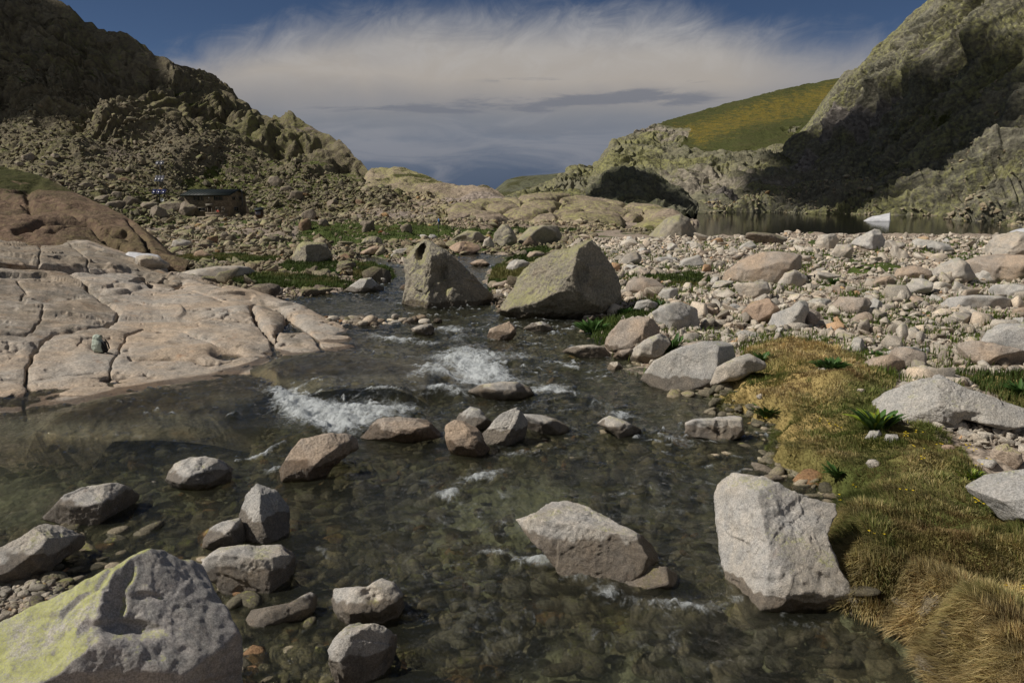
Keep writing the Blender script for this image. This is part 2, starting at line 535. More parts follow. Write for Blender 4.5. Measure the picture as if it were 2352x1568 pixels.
def mountain_mat(name, rock0, rock1, lich, lich_amt, grass, sc, darkamt=0.4, scree=(0.27, 0.235, 0.20), diag=False):
    m, t = new_mat(name)
    geo = t.new('ShaderNodeNewGeometry')
    pos, nrm = geo.outputs['Position'], geo.outputs['Normal']
    nz = t.new('ShaderNodeSeparateXYZ', {0: nrm}).outputs[2]
    big = t.noise(pos, 0.022 * sc, 5, 0.62, 0.5)
    mid = t.noise(pos, 0.11 * sc, 7, 0.66, 0.3)
    fine = t.noise(pos, 0.8 * sc, 6, 0.7)
    sv_ = t.scalevec(pos, (0.5, 0.5, 0.18))
    if diag:
        mp = t.new('ShaderNodeMapping', {'Vector': pos, 'Rotation': (0, R(28), 0)})
        sv_ = t.scalevec(mp.outputs[0], (0.10, 0.5, 0.75))
    st = t.noise(sv_, 0.5 * sc, 6, 0.7, 0.4)
    if diag:
        big = t.noise(t.scalevec(mp.outputs[0], (0.3, 1, 1.6)), 0.03 * sc, 6, 0.66, 0.5)
    col = t.mix(t.ramp(mid, 0.35, 0.65), rock0, rock1)
    col = t.mix(t.math('MULTIPLY', t.ramp(t.math('ADD', t.math('MULTIPLY', big, 0.5), t.math('MULTIPLY', fine, 0.5)), 0.46, 0.60), lich_amt), col, lich)
    col = t.mix(t.math('MULTIPLY', t.ramp(st, 0.52, 0.70), darkamt), col, (0.045, 0.045, 0.035))
    gk = t.ramp(fine, 0.28, 0.72, 0.60, 1.35)
    col = t.mix(1.0, col, t.new('ShaderNodeCombineColor', {0: gk, 1: gk, 2: gk}).outputs[0], 'MULTIPLY')
    # scree: pale rubble, mask from the mesh, speckled
    sv = t.new('ShaderNodeTexVoronoi', {'Vector': pos, 'Scale': 0.9 * sc})
    sp = t.mix(t.ramp(sv.outputs[1], 0.0, 1.0), tuple(c * 0.55 for c in scree), tuple(c * 1.25 for c in scree))
    sm = t.ramp(t.math('ADD', t.attr('scree'), t.math('MULTIPLY', t.math('SUBTRACT', mid, 0.5), 1.0)), 0.45, 0.6)
    col = t.mix(sm, col, sp)
    # turf on gentle ground
    gm = t.math('ADD', t.attr('grass'), t.math('MULTIPLY', t.math('SUBTRACT', mid, 0.5), 1.6))
    gm = t.math('ADD', gm, t.math('MULTIPLY', t.math('SUBTRACT', fine, 0.5), 0.5))
    gm = t.ramp(gm, 0.42, 0.6)
    gcol = t.mix(t.ramp(fine, 0.3, 0.7), grass, tuple(c * 0.45 for c in grass))
    yel = t.ramp(t.math('ADD', t.attr('yellow'), t.math('MULTIPLY', t.math('SUBTRACT', t.noise(pos, 0.16 * sc, 8, 0.85), 0.5), 3.2)), 0.5, 0.8)
    gcol = t.mix(t.math('MULTIPLY', t.math('MULTIPLY', yel, 0.9), t.ramp(fine, .35, .6)), gcol, (0.24, 0.17, 0.028))
    gcol = t.mix(t.ramp(mid, .4, .7, 0, .4), gcol, (0.10, 0.085, 0.04))
    col = t.mix(gm, col, gcol)
    h = t.math('ADD', t.math('MULTIPLY', mid, 3.0), t.math('ADD', t.math('MULTIPLY', fine, 0.8), t.math('MULTIPLY', st, 0.6)))
    nb = bump(t, h, 0.75, 1.0 / sc)
    finish(t, principled(t, col, 0.92, nb, 0.12))
    return m


mountain_mat('rock_left_mountain', (0.145, 0.122, 0.082), (0.195, 0.168, 0.118), (0.14, 0.14, 0.045), 0.7, (0.11, 0.13, 0.035), 1.0, 0.45, (0.19, 0.155, 0.13))
mountain_mat('rock_right_mountain', (0.205, 0.19, 0.145), (0.15, 0.145, 0.11), (0.235, 0.23, 0.09), 0.75, (0.085, 0.10, 0.03), 1.0, 0.6, (0.24, 0.215, 0.19), diag=True)
mountain_mat('rock_shoulder', (0.20, 0.185, 0.125), (0.155, 0.15, 0.105), (0.225, 0.22, 0.085), 0.8, (0.085, 0.095, 0.03), 1.3, 0.35, (0.26, 0.23, 0.18))
mountain_mat('rock_knoll', (0.15, 0.145, 0.11), (0.12, 0.12, 0.085), (0.15, 0.155, 0.06), 0.6, (0.05, 0.06, 0.02), 1.5, 0.5)
mountain_mat('rock_ridge', (0.31, 0.25, 0.19), (0.27, 0.215, 0.16), (0.27, 0.27, 0.085), 0.7, (0.09, 0.10, 0.03), 2.0, 0.3, (0.30, 0.25, 0.21))
mountain_mat('rock_dome', (0.20, 0.135, 0.095), (0.155, 0.11, 0.078), (0.10, 0.095, 0.035), 0.5, (0.06, 0.065, 0.02), 4.0, 0.25)
mountain_mat('far_hill', (0.11, 0.115, 0.08), (0.14, 0.13, 0.09), (0.12, 0.13, 0.06), 0.4, (0.07, 0.08, 0.03), 0.4, 0.2)


def ground_mat():
    m, t = new_mat('ground_mix')
    pos = t.new('ShaderNodeNewGeometry').outputs['Position']
    big = t.noise(pos, 0.5, 5, 0.6)
    mid = t.noise(pos, 4.0, 6, 0.65)
    fine = t.noise(pos, 30.0, 5, 0.7)
    # gravel: two voronoi sizes
    v1 = t.new('ShaderNodeTexVoronoi', {'Vector': pos, 'Scale': 11.0})
    v2 = t.new('ShaderNodeTexVoronoi', {'Vector': pos, 'Scale': 34.0})
    r1 = t.new('ShaderNodeSeparateColor', {0: v1.outputs[1]}).outputs[0]
    r2 = t.new('ShaderNodeSeparateColor', {0: v2.outputs[1]}).outputs[0]
    gr = t.mix(r1, (0.25, 0.20, 0.155), (0.46, 0.38, 0.30))
    gr = t.mix(0.45, gr, t.mix(r2, (0.19, 0.155, 0.125), (0.50, 0.42, 0.34)))
    gr = t.mix(t.ramp(v1.outputs[0], 0.35, 0.75, 0.0, 0.65), gr, (0.08, 0.065, 0.05))
    gr = t.mix(t.ramp(mid, 0.55, 0.75, 0, 0.4), gr, (0.30, 0.17, 0.09))
    # stream bed: darker, brown / olive stones
    bv = t.new('ShaderNodeTexVoronoi', {'Vector': t.new('ShaderNodeVectorMath', {0: pos, 1: (0, 0, 0)}).outputs[0], 'Scale': 5.5})
    b1 = t.new('ShaderNodeSeparateColor', {0: bv.outputs[1]}).outputs
    bed = t.mix(b1[0], (0.09, 0.085, 0.06), (0.30, 0.27, 0.20))
    bed = t.mix(t.math('MULTIPLY', t.ramp(b1[1], 0.82, 0.9), 0.4), bed, (0.26, 0.14, 0.07))
    bed = t.mix(t.ramp(bv.outputs[0], 0.3, 0.62, 0.0, 0.75), bed, (0.025, 0.024, 0.018))
    bed = t.mix(t.ramp(mid, 0.3, 0.7, 0.0, 0.55), bed, (0.15, 0.145, 0.095))
    sand = t.attr('sand')
    bed = t.mix(t.math('MULTIPLY', sand, 0.8), bed, t.mix(fine, (0.27, 0.28, 0.19), (0.40, 0.39, 0.28)))
    col = t.mix(t.ramp(t.attr('bed'), 0.3, 0.6), gr, bed)
    # turf
    ga = t.math('ADD', t.attr('grass'), t.math('MULTIPLY', t.math('SUBTRACT', mid, 0.5), 0.5))
    gm = t.ramp(ga, 0.45, 0.58)
    gfine = t.noise(pos, 9.0, 6, 0.75)
    green = t.mix(t.ramp(gfine, 0.3, 0.7), (0.030, 0.045, 0.010), (0.080, 0.105, 0.026))
    gold = t.mix(t.ramp(gfine, 0.3, 0.7), (0.26, 0.19, 0.07), (0.45, 0.33, 0.14))
    gc = t.mix(t.attr('gold'), green, gold)
    col = t.mix(gm, col, gc)
    h = t.math('ADD', t.math('MULTIPLY', t.math('SUBTRACT', 1.0, v1.outputs[0]), 0.5), t.math('ADD', t.math('MULTIPLY', mid, 0.6), t.math('MULTIPLY', fine, 0.2)))
    nb = bump(t, h, 0.7, 0.06)
    finish(t, principled(t, col, 0.9, nb, 0.15))
    return m


ground_mat()


def water_mat(name, tint, bstr, flow, foam=True, tint_amt=1.0, refr=0.35):
    m, t = new_mat(name)
    pos = t.new('ShaderNodeNewGeometry').outputs['Position']
    ang = t.attr('flow')
    p1 = t.scalevec(pos, flow)
    w1 = t.noise(p1, 1.6, 6, 0.62, 0.9)
    w2 = t.noise(p1, 7.0, 5, 0.6, 0.7)
    w3 = t.noise(p1, 26.0, 3, 0.6, 0.3)
    h = t.math('ADD', t.math('ADD', t.math('MULTIPLY', w1, 1.0), t.math('MULTIPLY', w2, 0.42)), t.math('MULTIPLY', w3, 0.17))
    nb = bump(t, h, bstr, 0.10)
    fr = t.new('ShaderNodeFresnel', {'IOR': 1.33}); t.l.new(nb, fr.inputs['Normal'])
    gl = t.new('ShaderNodeBsdfGlossy', {'Color': (0.8, 0.8, 0.8), 'Roughness': 0.04}); t.l.new(nb, gl.inputs['Normal'])
    tr = t.new('ShaderNodeBsdfTransparent', {'Color': tint})
    rf = t.new('ShaderNodeBsdfRefraction', {'Color': tint, 'Roughness': 0.05, 'IOR': 1.15}); t.l.new(nb, rf.inputs['Normal'])
    body = t.new('ShaderNodeMixShader', {0: refr, 1: tr.outputs[0], 2: rf.outputs[0]})
    # a little milky scattering of the body
    df = t.new('ShaderNodeBsdfDiffuse', {'Color': (0.115, 0.12, 0.085)})
    body = t.new('ShaderNodeMixShader', {0: 0.09 * tint_amt, 1: body.outputs[0], 2: df.outputs[0]})
    sh = t.new('ShaderNodeMixShader', {0: t.math('MULTIPLY', fr.outputs[0], 0.9), 1: body.outputs[0], 2: gl.outputs[0]}).outputs[0]
    if foam:
        fa = t.attr('foam')
        n = t.noise(p1, 6.0, 7, 0.72, 1.2)
        n2 = t.noise(p1, 42.0, 4, 0.7, 0.5)
        fm = t.math('ADD', fa, t.math('MULTIPLY', t.math('SUBTRACT', n, 0.5), 2.3))
        fm = t.math('ADD', fm, t.math('MULTIPLY', t.math('SUBTRACT', n2, 0.5), 0.7))
        fm = t.math('MULTIPLY', t.ramp(fm, 0.30, 1.35), t.ramp(fa, 0.02, 0.3))
        wb = bump(t, t.math('ADD', n, t.math('MULTIPLY', n2, 0.4)), 0.8, 0.1)
        wd = t.new('ShaderNodeBsdfPrincipled', {'Base Color': (0.66, 0.70, 0.71, 1), 'Roughness': 0.5}); t.l.new(wb, wd.inputs['Normal'])
        sh = t.new('ShaderNodeMixShader', {0: t.math('MULTIPLY', fm, 0.78), 1: sh, 2: wd.outputs[0]}).outputs[0]
    finish(t, sh)
    return m


water_mat('stream_water', (0.86, 0.88, 0.78), 0.75, (1.0, 0.55, 1.0))
water_mat('lake_water', (0.10, 0.13, 0.10), 0.03, (0.4, 1.0, 1.0), foam=False, refr=0.0)


def simple_mat(name, c, rough=0.7, var=0.25, sc=10.0, metal=0.0, bs=0.2, spec=0.3):
    m, t = new_mat(name)
    tc = t.new('ShaderNodeTexCoord').outputs['Object']
    n = t.noise(tc, sc, 5, 0.65)
    col = t.mix(t.ramp(n, 0.3, 0.7), tuple(x * (1 - var) for x in c), tuple(min(1, x * (1 + var)) for x in c))
    finish(t, principled(t, col, rough, bump(t, n, bs, 0.05), spec, Metallic=metal))
    return m


def attr_mat(name, rough=0.6, transl=0.25, att='tint'):
    m, t = new_mat(name)
    col = t.attr(att, 'Color')
    p = principled(t, col, rough, None, 0.2)
    tl = t.new('ShaderNodeBsdfTranslucent', {'Color': col})
    mx = t.new('ShaderNodeMixShader', {0: transl, 1: p, 2: tl.outputs[0]})
    finish(t, mx.outputs[0])
    return m


attr_mat('grass_blades', 0.7, 0.3)
attr_mat('plant_leaves', 0.45, 0.2)


def snow_mat():
    m, t = new_mat('old_snow')
    pos = t.new('ShaderNodeNewGeometry').outputs['Position']
    n = t.noise(pos, 1.2, 6, 0.7)
    col = t.mix(t.ramp(n, 0.3, 0.75), (0.42, 0.42, 0.44), (0.66, 0.66, 0.66))
    finish(t, principled(t, col, 0.6, bump(t, n, 0.5, 0.15), 0.3))


snow_mat()

# ------------------------------------------------------------------ terrain functions
LAKE_Z = -1.96


def zw(Y):
    """height of the stream surface along its course"""
    return np.interp(Y, [0, 12, 14.5, 20, 26, 50, 95, 4000], [0, 0, -.05, -.17, -.27, -.72, LAKE_Z + .04, LAKE_Z + .04])


def on_water(u, v, off=0.0):
    """world points where the picture point meets the stream level"""
    u = np.asarray(u, float); v = np.asarray(v, float)
    dy = FWD[1] + (CV - v) / F * UP[1]; dz = FWD[2] + (CV - v) / F * UP[2]
    Y = np.full(v.shape, 20.0)
    for _ in range(60):
        Y = 0.5 * Y + 0.5 * np.clip((EYE - (zw(Y) + off)) / np.maximum(-dz / dy, 1e-3), 1, 400)
    return at_Y(u, v, Y)


def poly_sd(P, x, y):
    """signed distance to polygon P (n,2): positive outside"""
    d = np.full(x.shape, 1e9); inside = np.zeros(x.shape, bool)
    n = len(P)
    for i in range(n):
        ax, ay = P[i]; bx, by = P[(i + 1) % n]
        ex, ey = bx - ax, by - ay
        wx, wy = x - ax, y - ay
        t = np.clip((wx * ex + wy * ey) / (ex * ex + ey * ey + 1e-12), 0, 1)
        d = np.minimum(d, (wx - ex * t) ** 2 + (wy - ey * t) ** 2)
        c = ((ay > y) != (by > y)) & (x < (bx - ax) * (y - ay) / (by - ay + 1e-12) + ax)
        inside ^= c
    d = np.sqrt(d)
    return np.where(inside, -d, d)


def wpoly(pts, off=0.0):
    a = np.array(pts, float)
    return on_water(a[:, 0], a[:, 1], off)[:, :2]


STREAM = wpoly([(2230, 1800), (2160, 1568), (2140, 1480), (2060, 1425), (1960, 1400), (1900, 1330), (1885, 1230), (1925, 1165), (1860, 1110),
                (1760, 1050), (1745, 1010), (1760, 985), (1700, 955), (1690, 925), (1620, 900), (1570, 888), (1480, 868), (1450, 830),
                (1395, 800), (1370, 785), (1345, 762), (1400, 740), (1340, 725), (1160, 718), (1135, 690), (1122, 650), (1128, 620), (1165, 607),
                (1165, 588), (1100, 582), (1060, 586), (1000, 600), (960, 620), (940, 640), (935, 612), (870, 590), (828, 584), (832, 604), (895, 622), (905, 640),
                (820, 662), (760, 674), (690, 682), (600, 690), (600, 780), (400, 860), (0, 900), (-500, 930), (-1300, 1050),
                (-1300, 1400), (-500, 1350), (0, 1338), (60, 1332), (110, 1322), (170, 1345), (200, 1420), (330, 1460), (500, 1800)])
LAKE = np.array([(-3000, 516), ], float)
_lk = [(1290, 517), (1310, 527), (1400, 535), (1500, 545), (1620, 553), (1800, 556), (2352, 560), (3100, 575), (3100, 478), (1560, 480), (1556, 506),
       (1600, 515), (1540, 521), (1400, 516), (1310, 514)]


def on_level(u, v, z):
    u = np.asarray(u, float); v = np.asarray(v, float)
    dy = FWD[1] + (CV - v) / F * UP[1]; dz = FWD[2] + (CV - v) / F * UP[2]
    Y = (EYE - z) / np.maximum(-dz / dy, 2e-3)
    return at_Y(u, v, Y)


LAKE = on_level([p[0] for p in _lk], [p[1] for p in _lk], LAKE_Z)[:, :2]

SLABP = wpoly([(-600, 985), (0, 938), (200, 916), (500, 864), (640, 826), (800, 810), (830, 780), (790, 762), (700, 712), (600, 690), (500, 668), (350, 655), (200, 648), (-600, 640)])
# turf areas, as seen lying on the ground
GOLD = [wpoly(p, 0.25) for p in (
    [(1560, 893), (1640, 880), (1700, 850), (1740, 815), (1860, 806), (1960, 845), (2040, 885), (2040, 925), (2010, 950), (1995, 990), (2070, 1010),
     (2150, 1015), (2190, 1060), (2230, 1125), (2300, 1180), (2420, 1210), (2700, 1240), (2900, 1900), (2230, 1900), (2080, 1580), (2060, 1500),
     (1990, 1450), (1860, 1420), (1840, 1330), (1840, 1230), (1870, 1175), (1800, 1120), (1700, 1060), (1690, 1010), (1700, 985), (1650, 960), (1640, 930)],
    [(2180, 860), (2352, 870), (2600, 900), (2600, 990), (2330, 940), (2230, 890)],
)]
GREEN = [wpoly(p, 0.1) for p in (
    [(1345, 762), (1375, 740), (1500, 705), (1530, 720), (1440, 750), (1400, 775), (1370, 785)],
    [(430, 640), (560, 640), (800, 648), (815, 660), (640, 668), (500, 655)],
    [(640, 615), (700, 605), (770, 612), (760, 632), (680, 632)],
    [(820, 608), (905, 608), (915, 640), (880, 648), (820, 642)],
    [(690, 520), (820, 508), (1050, 508), (1312, 508), (1325, 534), (1130, 553), (950, 558), (800, 567), (680, 562)],
    [(820, 500), (1000, 505), (1220, 505), (1310, 512), (1320, 532), (1130, 530), (900, 522)],
    [(1120, 650), (1140, 618), (1180, 590), (1225, 575), (1260, 580), (1225, 615), (1180, 650), (1125, 665)],
    [(1480, 645), (1600, 640), (1660, 660), (1560, 672)],
    [(400, 595), (520, 590), (650, 600), (560, 612), (420, 606)],
)]


def turf(x, y, polys, soft=0.35):
    g = np.zeros(x.shape)
    for P in polys:
        s = poly_sd(P, x, y)
        w = soft * (1 + np.hypot(x, y) / 12)
        g = np.maximum(g, 1 - sst(s, -w, w))
    return g


SHOALS = [tuple(on_water(u, v)[:2]) + (r_, k_) for (u, v, r_, k_) in ((640, 1500, 1.0, .36), (560, 1420, .6, .3), (330, 1230, 1.3, .26), (250, 1290, .8, .34), (60, 1290, .9, .34), (1150, 1000, 1.5, .16), (1350, 1010, 1.5, .2),
                                                                        (1480, 870, 1.6, .25), (1620, 930, 1.0, .2), (900, 735, 1.6, .2))]


def ground_h(x, y, full=False):
    x = np.asarray(x, float); y = np.asarray(y, float)
    r = np.hypot(x, y)
    p = np.stack([x, y, 0 * x], -1)
    w = zw(y)
    sd = poly_sd(STREAM, x, y)
    sdl = poly_sd(LAKE, x, y)
    n1 = fbm(p * 0.35, 4); n2 = fbm(p * 1.7 + 5, 4); n3 = fbm(p * 6.0 + 9, 3)
    sdn = sd + 0.22 * n2 * np.clip(r / 10, 0.6, 2.0)
    gold = turf(x, y, GOLD[:1])
    bank = 0.04 + 0.22 * sst(sdn, 0.0, 2.5) + 0.12 * n1 + 0.05 * n2 + 0.02 * n3
    bank = bank + gold * (0.12 + 0.16 * sst(sdn, 0.0, 0.30) + 0.10 * fbm(p * 0.9 + 3, 2))
    # field on the right rises a little towards its far edge
    right = sst(x, 2 + 0.12 * y, 12 + 0.2 * y) * sst(y, 16, 45)
    bank = bank + right * (0.35 + 0.35 * n1)
    z_out = w + np.where(sdn > 0, bank * sst(sdn, -0.02, 0.35 + 0.0 * sd) + 0.02, 0)
    depth = 0.05 + 0.36 * sst(-sdn, 0, 1.6) + 0.10 * n1 + 0.07 * n2 + 0.02 * n3
    for (cx, cy, cr, k) in SHOALS:
        depth = depth - k * np.exp(-((x - cx) ** 2 + (y - cy) ** 2) / cr ** 2)
    depth = np.maximum(depth, 0.02 + 0.05 * sst(-sdn, 0, .4) + .02 * n3)
    z = np.where(sdn > 0, z_out, w - depth * sst(-sdn, 0, 0.15))
    # camera side, never seen: the bank the viewer stands on
    z = z + 1.9 * sst(-y, -4.2, -1.0) * sst(3.2 - y, 0, 2.2)
    # rolling moraine on the left of the stream, far
    z = z + 0.5 * sst(r, 45, 130) * np.clip(n1, -0.3, 1) * sst(-x, -8, 10)
    sln = sdl + 1.2 * n1
    z = np.where(sln < 0, np.minimum(z, LAKE_Z - 0.15 - 1.5 * sst(-sln, 0, 6)), np.maximum(z, LAKE_Z + 0.05 * np.clip(sln, 0, 3)))
    z = z - 1.2 * sst(-poly_sd(SLABP, x, y), 0.35, 1.6)
    far = np.clip(r - 300, 0, None)
    z = z - far * 0.03
    if full:
        bed = np.where(sdn < 0.0, 1.0, np.clip(1 - sdn / 0.15, 0, 1))
        return z, sd, bed, gold
    return z


def build_ground():
    az = np.concatenate([np.linspace(-80, -38, 50)[:-1], np.linspace(-38, 38, 1050), np.linspace(38, 80, 50)[1:]]) * math.pi / 180
    rr = np.concatenate([np.array([0.3, 1.0, 2.0, 3.0]), np.geomspace(3.8, 60, 760), np.geomspace(60, 330, 240)[1:], np.geomspace(330, 6000, 24)[1:]])
    A, Q = np.meshgrid(az, rr)
    x = Q * np.sin(A); y = Q * np.cos(A)
    z, sd, bed, gold = ground_h(x, y, True)
    V = np.stack([x, y, z], -1).reshape(-1, 3)
    green = turf(x, y, GREEN)
    g2 = turf(x, y, GOLD)
    p = np.stack([x, y, 0 * x], -1)
    goldness = np.clip(g2 * (0.62 + 0.6 * fbm(p * 0.5 + 30, 3)), 0, 1)
    # loose patches of turf among the stones of the far left
    patch = sst(fbm(p * 0.10 + 41, 4), 0.12, 0.3) * sst(Q, 28, 50) * sst(-x, -14, 2) * 0.9
    patch2 = sst(fbm(p * 0.35 + 77, 4), 0.38, 0.5) * sst(x, 2, 5) * 0.8
    grass = np.maximum(np.maximum(green, g2), np.maximum(patch, patch2))
    grass = grass * (1 - bed)
    sand = sst(fbm(p * 0.35 + 60, 3), -0.05, 0.45) * (sst(12.5 - y, 0, 3))
    # sandy bottoms: left pool and lower centre
    for (u, v, ru, rv, k) in ((120, 1100, 230, 45, 1.0), (1330, 1480, 330, 90, .9), (900, 1400, 160, 60, .5)):
        c = on_water(u, v); e1 = on_water(u + ru, v); e2 = on_water(u, v - rv)
        q = ((x - c[0]) / abs(e1[0] - c[0])) ** 2 + ((y - c[1]) / abs(e2[1] - c[1])) ** 2
        sand = np.maximum(sand, k * np.exp(-q * 1.2))
    o = mk('ground', V, grid_faces(*x.shape), MATS['ground_mix'],
           {'bed': bed.ravel(), 'grass': grass.ravel(), 'gold': goldness.ravel(), 'sand': sand.ravel()})
    tag(o, kind='structure')
    return o


# foam: (u, v, half width, half height, strength)
FOAM = [(790, 962, 90, 22, 1.0), (735, 945, 50, 15, .9), (690, 930, 40, 12, .7), (860, 945, 60, 14, .6), (930, 938, 30, 8, .5),
        (1068, 818, 42, 17, 1.05), (1112, 862, 42, 17, 1.05), (1085, 840, 40, 20, .6), (1265, 897, 45, 11, .95), (985, 848, 30, 8, .7),
        (975, 873, 40, 8, .8), (1010, 905, 40, 8, .5), (1150, 818, 40, 8, .55), (1205, 818, 25, 7, .5), (870, 768, 22, 7, .6), (930, 782, 35, 6, .5),
        (1035, 757, 28, 9, .55), (1048, 780, 12, 6, .5), (1290, 748, 25, 5, .4), (1025, 1140, 38, 9, .75), (1098, 1098, 45, 7, .75), (1130, 1080, 50, 10, .6), (1180, 1045, 60, 8, .55),
        (1040, 780, 60, 16, .3), (1100, 850, 120, 40, .3), (800, 950, 150, 40, .35), (1420, 958, 60, 7, .7), (1275, 1290, 50, 10, .5), (1330, 1325, 50, 10, .5), (1230, 1295, 25, 9, .7),
        (1390, 1365, 50, 12, .55), (1290, 1320, 90, 30, .2), (1520, 1390, 90, 14, .4), (1600, 1405, 60, 12, .4), (630, 1082, 18, 9, .95), (600, 1050, 45, 6, .45),
        (1660, 1310, 12, 30, .5), (1200, 1220, 15, 12, .5), (1130, 1270, 40, 12, .4), (1455, 875, 20, 8, .4), (1700, 1380, 40, 10, .35), (1560, 1480, 60, 16, .35),
        (870, 1345, 20, 6, .5), (1230, 760, 30, 6, .4), (1640, 1540, 30, 14, .5), (920, 1300, 20, 6, .2), (740, 1265, 35, 8, .35)]


def build_water():
    az = np.linspace(-50, 46, 900) * math.pi / 180
    rr = np.geomspace(3.2, 70, 900)
    A, Q = np.meshgrid(az, rr)
    x = Q * np.sin(A); y = Q * np.cos(A)
    foam = np.zeros(x.shape)
    for (u, v, du, dv, k) in FOAM:
        c = on_water(u, v); e1 = on_water(u + du, v); e2 = on_water(u, v - dv)
        q = (((x - c[0]) / abs(e1[0] - c[0])) ** 2 + ((y - c[1]) / abs(e2[1] - c[1])) ** 2) * .62
        foam = np.maximum(foam, 0) + k * np.exp(-q * 1.1)
    foam = np.clip(foam * .84, 0, 1.0)
    p = np.stack([x, y * 0.7, 0 * x], -1)
    rough = 0.35 + 0.65 * sst(y, 7, 14) * sst(30 - y, 0, 8)
    cas = np.zeros(x.shape)
    for pl, k, wd in (([(648, 905), (675, 935), (715, 962), (760, 985)], 1.0, .32), ([(960, 850), (1010, 866), (1075, 888), (1140, 895)], .62, .22), ([(990, 822), (1060, 832), (1090, 850), (1130, 868), (1190, 880)], .5, .4),
                      ([(1000, 905), (1080, 915), (1150, 905)], .45, .22), ([(1180, 1200), (1250, 1275), (1330, 1318), (1400, 1350), (1450, 1400)], .20, .14), ([(1030, 1140), (1060, 1110), (1130, 1090)], .45, .12),
                      ([(545, 1060), (600, 1050), (650, 1025)], .6, .07), ([(1120, 1270), (1200, 1290), (1260, 1290)], .35, .08), ([(880, 745), (960, 752), (1060, 760), (1180, 745)], .35, .35),
                      ([(850, 775), (920, 785), (1000, 790)], .4, .25), ([(1300, 740), (1380, 760)], .25, .2), ([(1240, 900), (1330, 905), (1420, 950)], .35, .2), ([(1180, 1040), (1280, 1030), (1400, 1010)], .3, .12),
                      ([(1500, 1390), (1620, 1410), (1700, 1380)], .35, .08), ([(860, 1290), (900, 1330), (960, 1390)], .22, .05), ([(730, 1260), (760, 1290)], .3, .04)):
        a = np.array(pl, float); W = on_water(a[:, 0], a[:, 1])[:, :2]
        cas = np.maximum(cas, k * np.exp(-(seg_dist([tuple(q) for q in W], x, y) / wd) ** 2))
    foam = np.clip(foam + cas, 0, 1.2)
    flowf = sst(y, 9, 14) * sst(24 - y, 0, 4) * sst(x + 4.5, 0, 2)
    foam = np.maximum(foam, .24 * flowf * sst(fbm(np.stack([x * .5, y * .9, 0 * x], -1) + 3, 4), -.1, .4))
    foam = np.maximum(foam, .25 * sst(fbm(np.stack([x * .8, y * 1.6, 0 * x], -1) + 23, 4), .0, .45) * sst(x + 2.5, 0, 1.5))  # pale silk patches: soft streak highlights painted in through the foam mask
    aw = np.stack([x * 1.0 + .35 * y, y * 1.9, 0 * x], -1)
    aw = aw + .35 * np.stack([fbm(aw * .8 + 3, 2), fbm(aw * .8 + 13, 2), 0 * x], -1)
    cr1 = fbm(aw * 1.7 + 5, 4, ridged=True); cr2 = fbm(aw * 4.6 + 15, 3, ridged=True)
    act = .25 + .75 * np.clip(sst(fbm(np.stack([x, y, 0 * x], -1) * .35 + 81, 3), -.25, .4) + cas, 0, 1)
    act = act * (1 - .75 * sst(-x, 2.5, 5) * sst(13 - y, 0, 2))
    thread = sst(cr1, .76, .95) * sst(cr2, .30, .7) * act
    foam = np.clip(foam + .68 * thread * (.35 + sst(y, 8, 13)), 0, 1.2)
    sh = shelf_mask(x, y)
    cur = fbm(np.stack([x * .9, y * 2.6, 0 * x], -1) + 19, 4)
    z = zw(y) + rough * (0.035 * fbm(p * 1.3, 4) + 0.018 * fbm(p * 4.5 + 8, 3) + .030 * cur * (1 - .7 * sh)) + RAISE * sh + act * (1 - .5 * sh) * (.030 * (cr1 - .6) + .014 * (cr2 - .5) + .006 * fbm(aw * 14, 2))
    z = z + foam * (0.03 + 0.07 * np.abs(fbm(p * 3.0 + 2, 4)) + 0.03 * np.abs(fbm(p * 11.0 + 2, 3)))
    sd = poly_sd(STREAM, x, y)
    keep = (sd < 0.5 + 0.03 * Q)
    V = np.stack([x, y, z], -1).reshape(-1, 3)
    Fq = grid_faces(*x.shape)
    kf = keep.ravel()[Fq].all(1)
    Fq = Fq[kf]
    used = np.unique(Fq); mp = np.full(len(V), -1); mp[used] = np.arange(len(used))
    o = mk('stream_water', V[used], mp[Fq], MATS['stream_water'], {'foam': foam.ravel()[used]})
    tag(o, kind='structure')
    # the lake
    az = np.linspace(2, 60, 120) * math.pi / 180
    rr = np.geomspace(70, 330, 80)
    A, Q = np.meshgrid(az, rr)
    x = Q * np.sin(A); y = Q * np.cos(A)
    keep = (poly_sd(LAKE, x, y) < 8).ravel()
    V = np.stack([x, y, np.full(x.shape, LAKE_Z)], -1).reshape(-1, 3)
    Fq = grid_faces(*x.shape); Fq = Fq[keep[Fq].all(1)]
    used = np.unique(Fq); mp = np.full(len(V), -1); mp[used] = np.arange(len(used))
    tag(mk('lake_water', V[used], mp[Fq], MATS['lake_water']), kind='structure')


SHELF = [[(60, 985), (120, 945), (235, 915), (400, 880), (560, 862), (610, 870), (655, 905), (690, 945), (745, 985), (700, 1005), (600, 1000), (450, 992), (250, 1000)],
         [(590, 845), (640, 822), (740, 812), (810, 806), (900, 828), (1000, 855), (1060, 880), (1150, 893), (1060, 905), (900, 912), (760, 905), (680, 888), (620, 868)]]
RAISE = 0.13


def shelf_mask(x, y, grow=0.0, soft=0.22):
    m = np.zeros(x.shape)
    for P in SHELF:
        W = wpoly(P, RAISE * .6)
        m = np.maximum(m, 1 - sst(poly_sd(W, x, y) - grow, -soft, soft))
    return m


